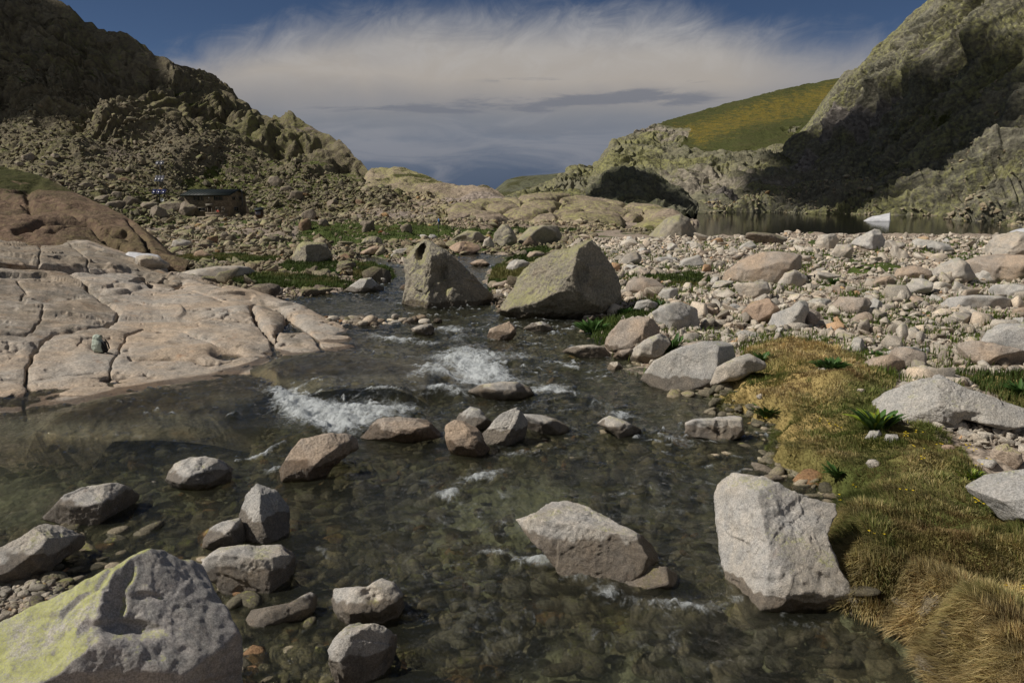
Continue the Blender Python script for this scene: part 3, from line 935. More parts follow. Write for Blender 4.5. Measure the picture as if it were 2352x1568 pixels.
def patch(name, table, n_u, n_t, mat, disp, sil=None, sil_row=None, back=80.0, amp_rows=None, masks=None, scree_fn=None, tpow=1.0):
    """terrain sheet from a table {u: [(v, Y), ...]} near to far; disp(p, t) gives metres along the normal"""
    us = np.array(sorted(table)); rows = len(table[us[0]])
    Vt = np.array([[q[0] for q in table[u]] for u in us], float)
    Yt = np.array([[q[1] for q in table[u]] for u in us], float)
    uu = np.linspace(us[0], us[-1], n_u)
    tt = np.linspace(0, 1, n_t) ** tpow * (rows - 1)
    Vc = np.stack([np.interp(uu, us, Vt[:, k]) for k in range(rows)], 1)
    Yc = np.stack([np.interp(uu, us, Yt[:, k]) for k in range(rows)], 1)
    if sil is not None:
        sv = np.interp(uu, [s[0] for s in sil], [s[1] for s in sil])
        Vc[:, -1] = sv
    k = np.clip(tt.astype(int), 0, rows - 2); f = tt - k
    V2 = Vc[:, k] * (1 - f) + Vc[:, k + 1] * f            # (n_u, n_t)
    Y2 = Yc[:, k] * (1 - f) + Yc[:, k + 1] * f
    if rows > 3:  # soften the kinks along t
        for _ in range(max(2, n_t // 50)):
            V2[:, 1:-1] = 0.25 * V2[:, :-2] + 0.5 * V2[:, 1:-1] + 0.25 * V2[:, 2:]
            Y2[:, 1:-1] = 0.25 * Y2[:, :-2] + 0.5 * Y2[:, 1:-1] + 0.25 * Y2[:, 2:]
    P = at_Y(uu[:, None] + 0 * V2, V2, Y2).transpose(1, 0, 2)   # (n_t, n_u, 3)
    dU = np.gradient(P, axis=1); dT = np.gradient(P, axis=0)
    N = np.cross(dU, dT); N /= np.linalg.norm(N, axis=2, keepdims=True) + 1e-9
    N[N[..., 2] < 0] *= -1
    T = np.repeat(np.linspace(0, 1, n_t)[:, None], n_u, 1)
    P = P + N * disp(P, T, uu[None, :] + 0 * T, V2.T)[..., None]
    uv = (uu[None, :] + 0 * T, V2.T)
    if back:
        last = P[-1:].copy(); b1 = last + np.array([0, back * 0.25, -back * 0.10]); b2 = last + np.array([0, back, -back * 0.8])
        P = np.concatenate([P, b1, b2], 0)
    nr, nc = P.shape[:2]
    attrs = {}
    dU = np.gradient(P, axis=1); dT = np.gradient(P, axis=0)
    NN = np.cross(dU, dT); NN /= np.linalg.norm(NN, axis=2, keepdims=True) + 1e-9
    nz = np.abs(NN[..., 2])
    Vv = np.concatenate([V2.T, V2.T[-1:], V2.T[-1:]], 0) if back else V2.T
    Uv = uu[None, :] + 0 * Vv
    for kx in ('grass', 'scree', 'yellow'):
        fn = (masks or {}).get(kx)
        a = fn(P, nz, Uv, Vv) if fn else np.zeros(nz.shape)
        attrs[kx] = np.clip(a, 0, 1).ravel()
    o = mk(name, P.reshape(-1, 3), grid_faces(nr, nc), MATS[mat], attrs)
    return o, P, nz


def vpoly(pts, u, v, soft):
    s = poly_sd(np.array(pts, float), np.asarray(u, float), np.asarray(v, float))
    return 1 - sst(s, -soft, soft)


SURF = {}


def seg_dist(pl, u, v):
    d = np.full(u.shape, 1e9)
    for (ax, ay), (bx, by) in zip(pl[:-1], pl[1:]):
        ex, ey = bx - ax, by - ay
        t = np.clip(((u - ax) * ex + (v - ay) * ey) / (ex * ex + ey * ey), 0, 1)
        d = np.minimum(d, np.hypot(u - ax - t * ex, v - ay - t * ey))
    return d


DARKV = []


def build_terrain():
    # ---- bedrock slab on the left, heights given above the local water level, last rows as (v, Y)
    def hz(v, h):
        Y = 20.0
        dy = FWD[1] + (CV - v) / F * UP[1]; dz = FWD[2] + (CV - v) / F * UP[2]
        for _ in range(60):
            Y = 0.5 * Y + 0.5 * min(120, (EYE - (float(zw(Y)) + h)) / (-dz / dy))
        return (v, Y)
    H = hz
    tb = {
        -600: [H(1200, -.6), H(1100, -.22), H(1000, 0), H(880, .3), H(790, .9), H(640, 1.6), H(600, 1.9), H(520, 2.15), (505, 45)],
        0: [H(1120, -.6), H(1015, -.22), H(942, 0), H(860, .2), H(765, .6), H(620, 1.45), H(592, 1.8), H(532, 2.1), (520, 45)],
        200: [H(1100, -.6), H(1010, -.22), H(920, 0), H(845, .15), H(752, .5), H(624, 1.2), H(603, 1.42), H(562, 1.7), (556, 42)],
        350: [H(1080, -.6), H(1000, -.2), H(884, 0), H(820, .14), H(742, .36), H(645, .85), H(622, 1.0), H(608, 1.05), (606, 40)],
        500: [H(1060, -.7), H(985, -.22), H(868, 0), H(810, .14), H(740, .34), H(680, .55), H(664, .62), H(654, .66), (655, 36)],
        575: [H(1010, -.8), H(945, -.3), H(848, 0.02), H(790, .16), H(740, .32), H(696, .45), H(676, .5), H(668, .5), (672, 33)],
        640: [H(950, -.8), H(915, -.35), H(828, -.0), H(785, .12), H(745, .24), H(706, .36), H(692, .38), H(685, .38), (690, 31)],
        720: [H(960, -.7), H(905, -.3), H(820, 0.0), H(790, .10), H(760, .18), H(728, .24), H(718, .24), H(712, .22), (716, 29)],
        800: [H(960, -.6), H(895, -.25), H(812, -.03), H(795, .02), H(778, .06), H(766, .06), H(762, .04), H(758, .0), (760, 27)],
        860: [H(950, -.6), H(890, -.22), H(822, -.06), H(812, -.10), H(800, -.18), H(790, -.28), H(785, -.35), H(782, -.45), (782, 25)],
        1000: [H(930, -.6), H(890, -.2), H(850, -.10), H(845, -.16), H(840, -.24), H(835, -.32), H(830, -.4), H(825, -.55), (822, 22)],
        1140: [H(930, -.7), H(905, -.35), H(880, -.12), H(878, -.2), H(875, -.3), H(872, -.4), H(868, -.5), H(865, -.7), (862, 20)],
    }
    cracks = [  # (points, half width in px, depth m)
        ([(55, 960), (60, 900), (62, 850), (75, 810), (100, 785), (125, 765), (200, 752), (262, 738), (275, 715), (235, 690), (200, 655), (165, 625), (120, 605), (60, 600)], 4.5, .22),
        ([(0, 862), (60, 870), (130, 868), (215, 858)], 2.5, .06),
        ([(250, 870), (262, 835), (280, 800), (290, 770), (330, 752), (420, 765), (500, 795)], 3.0, .12),
        ([(300, 830), (400, 828), (470, 836), (530, 832)], 4.0, .16),
        ([(635, 835), (630, 790), (600, 745), (575, 705), (590, 690), (650, 705), (665, 735), (640, 755), (634, 780)], 6.0, .35),
        ([(740, 800), (720, 765), (680, 735), (640, 700)], 4.5, .2),
        ([(330, 620), (350, 645), (390, 655), (420, 640)], 6.5, .35),
        ([(0, 682), (50, 690), (58, 660), (40, 640)], 3, .12),
        ([(0, 603), (90, 607), (180, 612), (300, 614), (385, 628)], 12, .42),
        ([(90, 606), (95, 575), (88, 545)], 3, .12), ([(205, 610), (190, 575), (160, 560)], 2.5, .1),
        ([(0, 770), (60, 770), (90, 745), (100, 715)], 3, .10), ([(240, 690), (330, 700), (370, 705)], 3, .09),
        ([(420, 735), (520, 715), (600, 720)], 2, .05), ([(200, 808), (260, 815), (300, 812)], 2, .06),
        ([(180, 795), (190, 780), (250, 775)], 2.5, .08), ([(560, 880), (620, 870), (660, 900)], 3, .1),
        ([(420, 655), (470, 670), (530, 690)], 3, .08)]

    def d_slab(P, T, U, Vv):
        d = 0.10 * fbm(P * 0.40, 3) + 0.035 * fbm(P * 1.4 + 4, 4) + 0.010 * fbm(P * 7 + 2, 4)
        lay = fbm(P * np.array([0.35, 0.35, 1.2]) + 50, 3)
        d += 0.13 * (sst(lay, 0.05, 0.12) - 0.5) * sst(-Vv, -760, -690)
        rid = fbm(P * 0.8 + 21, 4, ridged=True)
        d -= 0.10 * sst(rid, 0.86, 0.95)
        wob = 5 * fbm(P * 2.0 + 70, 3)
        for pl, w, dep in cracks:
            s = seg_dist(pl, U + wob, Vv + wob * 0.6)
            d -= dep * 1.0 * np.exp(-(s / (w * .62)) ** 2) + dep * 0.16 * np.exp(-(s / (w * 3)) ** 2)
        for (u, v, a, b, dep) in ((520, 812, 34, 14, .28), (230, 800, 22, 9, .12), (670, 745, 26, 16, .2), (110, 690, 30, 14, .15)):
            d -= dep * np.exp(-(((U - u) / a) ** 2 + ((Vv - v) / b) ** 2) ** 1.5)
        fade = sst(T, 0.0, 0.1)
        m = shelf_mask(P[..., 0], P[..., 1], -0.05, .16)
        m = m * sst(-P[..., 2] + zw(P[..., 1]), -.12, -.04)
        base = d * (0.35 + 0.65 * sst(T, 0.26, 0.33)) * fade
        tgt = zw(P[..., 1]) + RAISE - .05 - P[..., 2] + .035 * fbm(P * .9 + 3, 3) + .012 * fbm(P * 3 + 3, 3) - .05 * np.exp(-(seg_dist([(560, 880), (620, 870), (660, 900)], U, Vv) / 5) ** 2)
        out = base * (1 - m) + tgt * m
        return out

    def wet_slab(P, nz, U, Vv):
        return None
    o, P, nz = patch('bedrock_slab', tb, 1000, 620, 'granite_slab', d_slab, back=6)
    wl = zw(P[..., 1])
    # film of water running over the shoulder of the slab keeps it dark above the waterline
    film = vpoly([(230, 930), (250, 885), (420, 875), (560, 868), (600, 835), (720, 818), (860, 818), (1150, 870), (1150, 1000), (230, 1100)],
                 np.linspace(-600, 1140, P.shape[1])[None, :] + 0 * wl, np.vstack([CV - F * 0 + 0 * wl]), 1) * 0
    hgt = P[..., 2] - wl - RAISE * shelf_mask(P[..., 0], P[..., 1], .35, .4)
    wet = (1 - sst(hgt, 0.0, 0.07)) * (.35 + .65 * sst(hgt, -.12, -.02)) * .8
    me = o.data
    a = me.attributes.new('wet', 'FLOAT', 'POINT'); a.data.foreach_set('value', wet.ravel().astype(np.float32))
    dd = P.reshape(-1, 3) - EYE_V
    dep = dd @ FWD
    pu = CU + F * (dd @ RT) / dep; pv = CV - F * (dd @ UP) / dep
    cr = .15 + .45 * vpoly([(-200, 600), (140, 600), (280, 690), (250, 765), (110, 780), (-200, 800)], pu, pv, 25)
    cr = np.maximum(cr, .75 * vpoly([(-200, 545), (150, 548), (300, 585), (430, 640), (400, 668), (330, 650), (300, 622), (0, 606), (-200, 606)], pu, pv, 8))
    cr = np.maximum(cr, .6 * vpoly([(585, 690), (640, 700), (690, 760), (700, 800), (650, 790), (625, 745)], pu, pv, 8))
    a = me.attributes.new('crust', 'FLOAT', 'POINT'); a.data.foreach_set('value', cr.astype(np.float32))
    tag(o, kind='structure')
    SURF['slab'] = P

    # ---- brown whaleback behind the slab
    tb = {-700: [(640, 34), (540, 40), (430, 52), (330, 64)],
          0: [(620, 36), (530, 42), (450, 50), (382, 60)], 100: [(620, 36), (550, 41), (470, 49), (406, 57)],
          200: [(620, 37), (575, 40), (510, 46), (456, 53)], 300: [(620, 37.5), (590, 39.5), (545, 43), (506, 48)],
          350: [(620, 38), (600, 39), (570, 42), (548, 45)], 400: [(620, 38.5), (612, 39), (600, 40), (594, 41)],
          425: [(626, 38.5), (622, 39), (618, 39.5), (616, 40)]}

    def d_dome(P, T, U, Vv):
        e = sst(T, 0, .1) * (1 - 0.7 * sst(T, 0.75, 1))
        d = 0.5 * fbm(P * 0.12, 3) + 0.22 * fbm(P * 0.4 + 9, 4) + .06 * fbm(P * 1.6, 4)
        d -= 0.5 * sst(fbm(P * np.array([.16, .16, .4]) + 33, 4, ridged=True), 0.86, 0.97)
        for pl, w, dep in (([(40, 545), (100, 525), (200, 520), (260, 560), (300, 590)], 7, .6), ([(295, 510), (330, 545), (350, 590)], 5, .5),
                           ([(0, 455), (60, 470), (130, 480), (180, 505)], 5, .4), ([(100, 405), (60, 440), (75, 500)], 8, .3)):
            s = seg_dist(pl, U, Vv); d -= dep * np.exp(-(s / w) ** 2)
        return d * e
    o, P, nz = patch('whaleback_rock', tb, 420, 220, 'rock_dome', d_dome, back=10,
                     masks={'grass': lambda P, nz, U, Vv: 0.75 * (1 - sst(Vv + .12 * U, 410, 500)) + 0 * nz})  # dark green top: moss, with shade painted into the colour as well
    tag(o, kind='structure')
    SURF['dome'] = P

    # ---- left mountain
    sil = [(-700, -560), (-400, -330), (0, -90), (60, -45), (100, -12), (121, 0), (140, 3), (156, 14), (175, 32), (194, 49), (225, 72), (246, 82), (288, 83), (310, 95), (333, 101),
           (357, 125), (382, 128), (400, 138), (416, 149), (440, 158), (468, 160), (503, 177), (522, 190), (538, 205), (555, 222), (566, 229), (585, 246), (604, 257), (625, 259), (638, 267),
           (648, 253), (659, 249), (668, 254), (680, 269), (700, 281), (715, 291), (730, 301), (746, 308), (775, 316), (800, 340), (830, 368), (860, 392), (890, 425), (950, 470)]
    tb = {-700: [(540, 80), (440, 120), (330, 150), (150, 175), (-50, 195), (-250, 215), (-560, 240)],
          0: [(515, 118), (440, 150), (370, 178), (280, 200), (170, 220), (50, 240), (-90, 265)],
          121: [(515, 120), (440, 155), (375, 185), (300, 210), (200, 230), (100, 248), (0, 268)],
          200: [(512, 125), (450, 160), (385, 190), (320, 215), (240, 238), (150, 255), (54, 272)],
          288: [(512, 130), (462, 170), (400, 198), (340, 225), (265, 246), (180, 265), (83, 285)],
          400: [(512, 135), (485, 180), (430, 212), (370, 240), (300, 262), (225, 280), (138, 300)],
          500: [(514, 140), (498, 188), (445, 222), (400, 250), (330, 275), (255, 298), (177, 325)],
          604: [(514, 140), (498, 190), (455, 222), (410, 245), (360, 268), (310, 292), (257, 320)],
          659: [(514, 140), (495, 190), (455, 220), (415, 240), (370, 262), (320, 285), (250, 305)],
          746: [(514, 140), (492, 185), (455, 215), (425, 235), (395, 255), (355, 275), (308, 295)],
          830: [(514, 140), (490, 180), (465, 205), (440, 225), (415, 243), (392, 258), (368, 270)],
          890: [(514, 140), (492, 175), (475, 192), (462, 205), (450, 218), (438, 230), (425, 240)],
          950: [(520, 140), (510, 160), (500, 175), (492, 185), (485, 195), (478, 205), (470, 215)]}

    for u in list(tb):
        fk = float(np.interp(u, [-700, 0, 400, 900], [1.30, 1.22, .93, .88]))
        tb[u] = [(v, Y * (1 + (fk - 1) * min(1, max(0, k - .5) / 1.5))) for k, (v, Y) in enumerate(tb[u])]

    def d_left(P, T, U, Vv):
        cliff = sst(T, 0.42, 0.60) * (1 - .5 * sst(U, 250, 330) * sst(T, .8, .7))
        big = 8.0 * fbm(P * 0.020 + 3, 3) * sst(T, 0.2, 0.5) * (1 - .8 * sst(U, 560, 760))
        rid = fbm(P * np.array([.045, .045, .022]) + 8, 4, ridged=True)
        gul = -6.0 * sst(rid, 0.72, 0.95) * cliff
        f1, f2 = worley(P / 15.0 + 0.25 * fbm(P * 0.06, 2)[..., None])
        f3, f4 = worley(P / 6.0 + 7)
        pil = (3.0 * np.sqrt(np.clip(1 - f1 ** 2 * .9, 0, 1)) - 2 + 1.3 * np.sqrt(np.clip(1 - f3 ** 2, 0, 1)) + 5.0 * terr(fbm(P * np.array([.022, .022, .03]) + 71, 3), 5, .12) + 2.2 * terr(fbm(P * .06 + 21, 3), 4, .12)) * cliff * (1 - .7 * sst(U, 560, 760))
        ridge_soft = 1 - 0.72 * sst(T, 0.82, 1.0)
        hutz = 1 - vpoly([(380, 520), (380, 455), (620, 455), (620, 520)], U, Vv, 12)
        rub = 0.55 * fbm(P * 0.5, 4) + 1.2 * fbm(P * 0.09 + 1, 3)
        return (big + gul + pil + rub * (1.2 - 0.4 * cliff) + 0.8 * fbm(P * .35 + 4, 4) * cliff) * ridge_soft * sst(T, 0, 0.06) * hutz
    def lgrass(P, nz, U, Vv):
        g = 0.42 + 0.4 * fbm(P * 0.03 + 5, 3)
        g = np.where(nz > 0.72, g + 0.15, g - 0.5)
        g = np.maximum(g, 0.95 * vpoly([(410, 425), (430, 398), (500, 395), (535, 415), (530, 445), (470, 438)], U, Vv, 6))
        return g
    def lscree(P, nz, U, Vv):
        s = sst(nz, 0.55, 0.85) * (0.42 + 0.6 * fbm(P * 0.02 + 15, 3))
        return s * (1 - sst(-Vv, -300, -200))
    o, P, nz = patch('mountain', tb, 760, 460, 'rock_left_mountain', d_left, sil=sil, back=60, masks={'grass': lgrass, 'scree': lscree}, tpow=0.9)
    tag(o, kind='structure')
    SURF['left'] = P[:-2]

    # ---- low ridge running down to the right behind the hut
    sil = [(700, 520), (780, 500), (810, 470), (835, 425), (855, 390), (905, 384), (930, 390), (960, 400), (985, 408), (1010, 418), (1035, 428), (1060, 430), (1085, 426), (1110, 430), (1140, 445), (1165, 460), (1200, 478)]
    tb = {700: [(524, 128), (523, 140), (522, 150), (521, 160), (520, 170)], 780: [(522, 128), (515, 145), (510, 165), (505, 180), (500, 200)], 860: [(522, 128), (505, 150), (475, 180), (435, 205), (386, 232)],
          960: [(522, 128), (505, 150), (480, 175), (445, 200), (400, 222)], 1060: [(522, 128), (508, 145), (488, 165), (462, 185), (430, 205)],
          1165: [(522, 128), (512, 140), (498, 155), (480, 170), (460, 185)], 1200: [(524, 128), (516, 135), (505, 145), (492, 155), (478, 165)]}

    def d_mid(P, T, U, Vv):
        f1, f2 = worley(P * np.array([1 / 11., 1 / 16., 1 / 5.]) + 0.3 * fbm(P * 0.05, 2)[..., None])
        d = 2.4 * np.sqrt(np.clip(1 - f1 ** 2, 0, 1)) - 1.2 + 0.7 * fbm(P * 0.15, 4) + 0.25 * fbm(P * .7, 4)
        return d * sst(T, 0.1, 0.35) * (1 - 0.45 * sst(T, 0.8, 1))
    mg = lambda P, nz, U, Vv: 0.35 * sst(nz, .7, .95) + 0.25 * fbm(P * 0.05 + 3, 3)
    ms = lambda P, nz, U, Vv: 0.35 + 0.5 * fbm(P * 0.04 + 35, 3)
    o, P, nz = patch('hill', tb, 360, 200, 'rock_ridge', d_mid, sil=sil, back=40, masks={'grass': mg, 'scree': ms})
    tag(o, kind='structure'); SURF['mid'] = P[:-2]

    # ---- ice-polished humps between the meadow and the lake
    sil = [(1030, 488), (1050, 472), (1100, 463), (1180, 458), (1230, 449), (1290, 446), (1330, 452), (1400, 462), (1460, 468), (1510, 476), (1545, 486), (1575, 505), (1590, 515)]
    tb = {1030: [(540, 114), (515, 130), (505, 138), (488, 150)], 1100: [(540, 114), (512, 132), (490, 145), (463, 160)],
          1180: [(540, 114), (508, 134), (485, 147), (458, 165)], 1290: [(540, 114), (510, 134), (485, 150), (446, 175)],
          1400: [(540, 114), (512, 134), (492, 150), (462, 172)], 1510: [(540, 114), (518, 132), (500, 146), (476, 165)], 1590: [(540, 114), (526, 128), (521, 134), (517, 138)]}

    def d_humps(P, T, U, Vv):
        f1, f2 = worley(P * np.array([1 / 9., 1 / 15., 1 / 6.]) + 0.35 * fbm(P * 0.06 + 5, 2)[..., None], 5)
        d = 3.0 * np.sqrt(np.clip(1 - f1 ** 2, 0, 1)) - 1.9 - 1.0 * np.exp(-((f2 - f1) / .07) ** 2) + 0.25 * fbm(P * 0.25, 3) + 0.08 * fbm(P * 1.1, 3)
        return d * sst(T, 0.0, 0.22) * (1 - 0.5 * sst(T, 0.8, 1))
    o, P, nz = patch('hill', tb, 420, 160, 'rock_ridge', d_humps, sil=sil, back=25, masks={'grass': lambda P, nz, U, Vv: 0.12 + 0.3 * (1 - sst(P[..., 2], -2, -.8))})
    tag(o, kind='structure'); SURF['humps'] = P[:-2]

    # ---- dark knoll by the far end of the lake
    sil = [(1355, 440), (1372, 425), (1395, 405), (1420, 392), (1450, 387), (1480, 388), (1505, 396), (1525, 415), (1550, 440), (1575, 462), (1600, 478)]
    tb = {1355: [(508, 176), (480, 190), (462, 202), (440, 210)], 1400: [(508, 176), (475, 188), (440, 196), (402, 210)], 1470: [(508, 176), (475, 187), (435, 194), (387, 212)],
          1525: [(508, 176), (480, 188), (450, 195), (415, 208)], 1600: [(508, 178), (498, 188), (490, 198), (482, 205)]}

    def d_knoll(P, T, U, Vv):
        f1, f2 = worley(P / 9.0 + 3)
        return (2.6 * np.sqrt(np.clip(1 - f1 ** 2, 0, 1)) - 1.3 + 2.0 * fbm(P * 0.12, 4) + 2.0 * terr(fbm(P * .06 + 3, 3), 5, .12) + .5 * fbm(P * .6, 3)) * (1 - .5 * sst(T, .8, 1))
    o, P, nz = patch('hill', tb, 200, 120, 'rock_knoll', d_knoll, sil=sil, back=30)
    tag(o, kind='structure')

    # ---- rocky shoulder and the grass slope with yellow broom
    sil = [(1160, 462), (1190, 446), (1240, 428), (1270, 415), (1296, 396), (1312, 382), (1330, 377), (1350, 381), (1362, 381), (1375, 368), (1395, 340), (1408, 318), (1440, 308), (1480, 296),
           (1530, 277), (1600, 258), (1700, 231), (1800, 204), (1870, 190), (1930, 179), (2000, 165), (2080, 150)]
    tb = {1160: [(501, 194), (485, 230), (478, 260), (472, 290), (462, 330)], 1270: [(501, 194), (478, 240), (460, 280), (438, 320), (415, 370)],
          1350: [(501, 198), (475, 250), (450, 295), (418, 345), (381, 400)], 1408: [(500, 200), (465, 260), (430, 310), (380, 370), (318, 440)],
          1530: [(500, 204), (450, 265), (405, 330), (345, 410), (277, 500)], 1700: [(480, 240), (430, 290), (370, 360), (300, 450), (231, 560)],
          1850: [(460, 260), (400, 320), (340, 400), (265, 500), (194, 620)], 2080: [(440, 300), (360, 380), (300, 460), (220, 560), (150, 680)]}
    GP = [(1515, 285), (1540, 270), (1960, 165), (2100, 140), (2100, 420), (1800, 300), (1840, 290), (1800, 335), (1700, 352), (1620, 350), (1560, 342), (1590, 300)]

    def d_sh(P, T, U, Vv):
        g = vpoly(GP, U, Vv, 12)
        f1, f2 = worley(P / 15.0 + 0.3 * fbm(P * 0.04, 2)[..., None], 9)
        rid = fbm(P * 0.03 + 8, 4, ridged=True)
        d = 2.2 * np.sqrt(np.clip(1 - f1 ** 2, 0, 1)) - 1 - 4 * sst(rid, .75, .95) + 2.5 * terr(fbm(P * .03 + 5, 3), 5, .12) + 2.2 * fbm(P * 0.09, 4) + .7 * fbm(P * .4, 4)
        d = d * (1 - g) + g * (1.2 * fbm(P * .02, 2) + .15 * fbm(P * .3, 3))
        return d * sst(T, 0.02, 0.12) * (1 - .6 * sst(T, .85, 1))
    o, P, nz = patch('hill', tb, 640, 380, 'rock_shoulder', d_sh, sil=sil, back=100, masks={
        'grass': lambda P, nz, U, Vv: np.maximum(1.25 * vpoly(GP, U, Vv, 10), 0.28 * sst(nz, .6, .9) + .3 * fbm(P * .03, 3)),
        'yellow': lambda P, nz, U, Vv: vpoly([(1530, 290), (1960, 165), (2000, 240), (1800, 285), (1700, 310), (1610, 345), (1560, 320)], U, Vv, 30) * 0.75,
        'scree': lambda P, nz, U, Vv: 0.3 + 0.5 * fbm(P * .025 + 9, 3) + .5 * vpoly([(1690, 280), (1800, 260), (1790, 300), (1700, 305)], U, Vv, 8)})
    tag(o, kind='structure')

    # ---- far green hill in the gap
    sil = [(1090, 470), (1140, 436), (1165, 418), (1200, 408), (1250, 402), (1300, 395), (1400, 385)]
    tb = {1090: [(480, 600), (475, 700), (470, 850)], 1140: [(480, 600), (460, 700), (436, 900)], 1250: [(480, 600), (440, 740), (402, 950)], 1400: [(480, 600), (440, 740), (385, 950)]}
    o, P, nz = patch('hill', tb, 120, 80, 'far_hill', lambda P, T, U, Vv: 6 * fbm(P * .012, 4) * (1 - .6 * sst(T, .8, 1)), sil=sil, back=300,
                     masks={'grass': lambda P, nz, U, Vv: 0.45 + 0 * nz})
    tag(o, kind='structure')

    # ---- right mountain
    sil = [(1540, 478), (1580, 470), (1640, 455), (1700, 440), (1740, 415), (1770, 385), (1800, 345), (1822, 312), (1840, 290), (1860, 272), (1880, 245), (1905, 215), (1925, 188), (1945, 165), (1968, 150), (1990, 130),
           (2010, 108), (2040, 80), (2062, 62), (2080, 45), (2105, 22), (2130, 0), (2180, -48), (2250, -110), (2400, -220), (2900, -480)]
    tb = {1540: [(493, 225), (490, 230), (487, 238), (484, 246), (482, 254), (480, 262), (478, 270)],
          1640: [(494, 222), (486, 232), (478, 245), (472, 258), (466, 272), (460, 288), (455, 305)],
          1740: [(495, 218), (482, 232), (468, 250), (455, 270), (440, 292), (428, 315), (415, 340)],
          1800: [(496, 216), (475, 235), (450, 258), (425, 285), (400, 312), (372, 345), (345, 380)],
          1880: [(498, 212), (465, 235), (425, 262), (380, 292), (335, 322), (290, 355), (245, 390)],
          1945: [(499, 210), (455, 235), (400, 262), (345, 290), (285, 318), (225, 348), (165, 378)],
          2040: [(506, 200), (455, 222), (385, 246), (310, 270), (235, 294), (160, 322), (80, 352)],
          2130: [(518, 182), (460, 205), (385, 230), (300, 255), (205, 282), (105, 308), (0, 338)],
          2250: [(536, 145), (480, 172), (400, 200), (300, 228), (180, 256), (40, 284), (-110, 315)],
          2400: [(546, 125), (490, 150), (400, 180), (290, 208), (150, 236), (-20, 268), (-220, 300)],
          2900: [(560, 105), (500, 130), (380, 160), (200, 185), (0, 215), (-240, 245), (-480, 280)]}
    DARK = [(2215, 120), (2160, 190), (2030, 200), (1975, 225), (1900, 282), (1862, 300), (1800, 345), (1770, 400), (1690, 440), (1660, 478), (1900, 480), (2040, 470), (2075, 430), (2200, 370), (2290, 320),
            (2352, 290), (2600, 180), (2600, 60), (2352, 120)]

    def d_right(P, T, U, Vv):
        a = np.array([0.87, -0.17, 0.46]); a /= np.linalg.norm(a)
        n = np.array([-0.42, -0.51, 0.75]); n /= np.linalg.norm(n); b = np.cross(a, n)
        Q = np.stack([P @ a / 7.0, P @ b, P @ n * 0.3], -1)
        st = fbm(Q * 0.055 + 4, 5, ridged=True)
        st2 = fbm(Q * 0.16 + 9, 4, ridged=True)
        f1, f2 = worley(Q * 0.10 + 0.3 * fbm(P * 0.03, 2)[..., None], 3)
        L1 = fbm(Q * np.array([1, 1, .5]) * .020 + 31, 3); L2 = fbm(Q * .06 + 61, 3)
        d = 6.0 * fbm(P * 0.015 + 2, 3) - 8.0 * sst(st, .6, .95) - 3.0 * sst(st2, .65, .95) + 2.0 * np.sqrt(np.clip(1 - f1 ** 2, 0, 1)) + 7.5 * terr(L1, 4.5, .12) + 4.5 * terr(L2, 4.0, .09)
        g1, g2 = worley(Q * 0.30 + 0.3 * fbm(P * 0.1, 2)[..., None], 8)
        d += 1.2 * fbm(P * .1, 5) + 0.55 * fbm(P * .35, 5) + 1.4 * terr(fbm(P * .05 + 5, 3), 5, .1) + 1.5 * np.sqrt(np.clip(1 - g1 ** 2, 0, 1)) - 1.2 * sst(fbm(Q * .5, 3, ridged=True), .7, .95)
        rec = vpoly(DARK, U + 14 * fbm(P * .03 + 12, 3), Vv + 10 * fbm(P * .03 + 44, 3), 16)
        d -= 7 * rec * sst(T, .14, .36)
        # smaller rib shadow at the lower right
        d -= 10 * vpoly([(2180, 415), (2260, 385), (2352, 360), (2400, 340), (2400, 380), (2260, 420), (2200, 432)], U, Vv, 8)
        return d * sst(T, 0.0, 0.08) * (1 - .7 * sst(T, .85, 1)) * (1 - .8 * sst(-U, -1740, -1560))
    DARKV.extend(DARK)
    SC1 = [(1780, 385), (1850, 320), (1930, 250), (2060, 190), (2170, 120), (2180, 135), (2080, 200), (1950, 270), (1880, 310), (1800, 400)]
    SC2 = [(1560, 470), (1660, 440), (1760, 420), (1860, 395), (1790, 440), (1700, 480), (1570, 490)]
    SC3 = [(2100, 520), (2352, 440), (2600, 420), (2600, 560), (2352, 545), (2200, 530)]
    o, P, nz = patch('mountain', tb, 900, 620, 'rock_right_mountain', d_right, sil=sil, back=100, masks={
        'grass': lambda P, nz, U, Vv: .22 * sst(nz, .6, .9) + .28 * fbm(P * .03 + 6, 3) + .35 * vpoly([(1960, 250), (2352, 170), (2352, 230), (2000, 290)], U, Vv, 30) + .2 * vpoly(SC3, U, Vv, 10) * (fbm(P * .1, 3) > .1),
        'scree': lambda P, nz, U, Vv: np.maximum(.7 * vpoly(SC1, U, Vv, 8), np.maximum(.9 * vpoly(SC2, U, Vv, 12), .42 * vpoly(SC3, U, Vv, 14)))})
    tag(o, kind='structure'); SURF['right'] = P[:-2]



build_ground()
build_water()
build_terrain()

# ------------------------------------------------------------------ rocks
bpy.context.view_layer.update()
DG = bpy.context.evaluated_depsgraph_get()
WATER_OB = [o for o in COL.objects if o.name.startswith(('stream_water', 'lake_water'))]
EYE_P = np.array([0, 0, EYE])


def cast(u, v):
    """first terrain or water surface seen at a picture point"""
    d = pdir(u, v); d = d / np.linalg.norm(d)
    ok, loc, n, i, ob, m = SC.ray_cast(DG, Vector(EYE_P), Vector(d))
    if ok and loc.y < 900:
        return np.array(loc)
    return None


REG = {'V': (0, 0, 1), '5': (0, 967.9, .3827), '2': (786.4, 363, .3472), '6': (1451.9, 514.2, .3827), '8': (1512.4, 967.9, .3827),
       '7': (786.4, 967.9, .3827), '4': (0, 484, .3472), 'B': (816.7, 471.9, .1543), 'R': (605, 774.3, .3086), 'H': (326.6, 350.8, .1286), '1': (0, 0, .3472)}


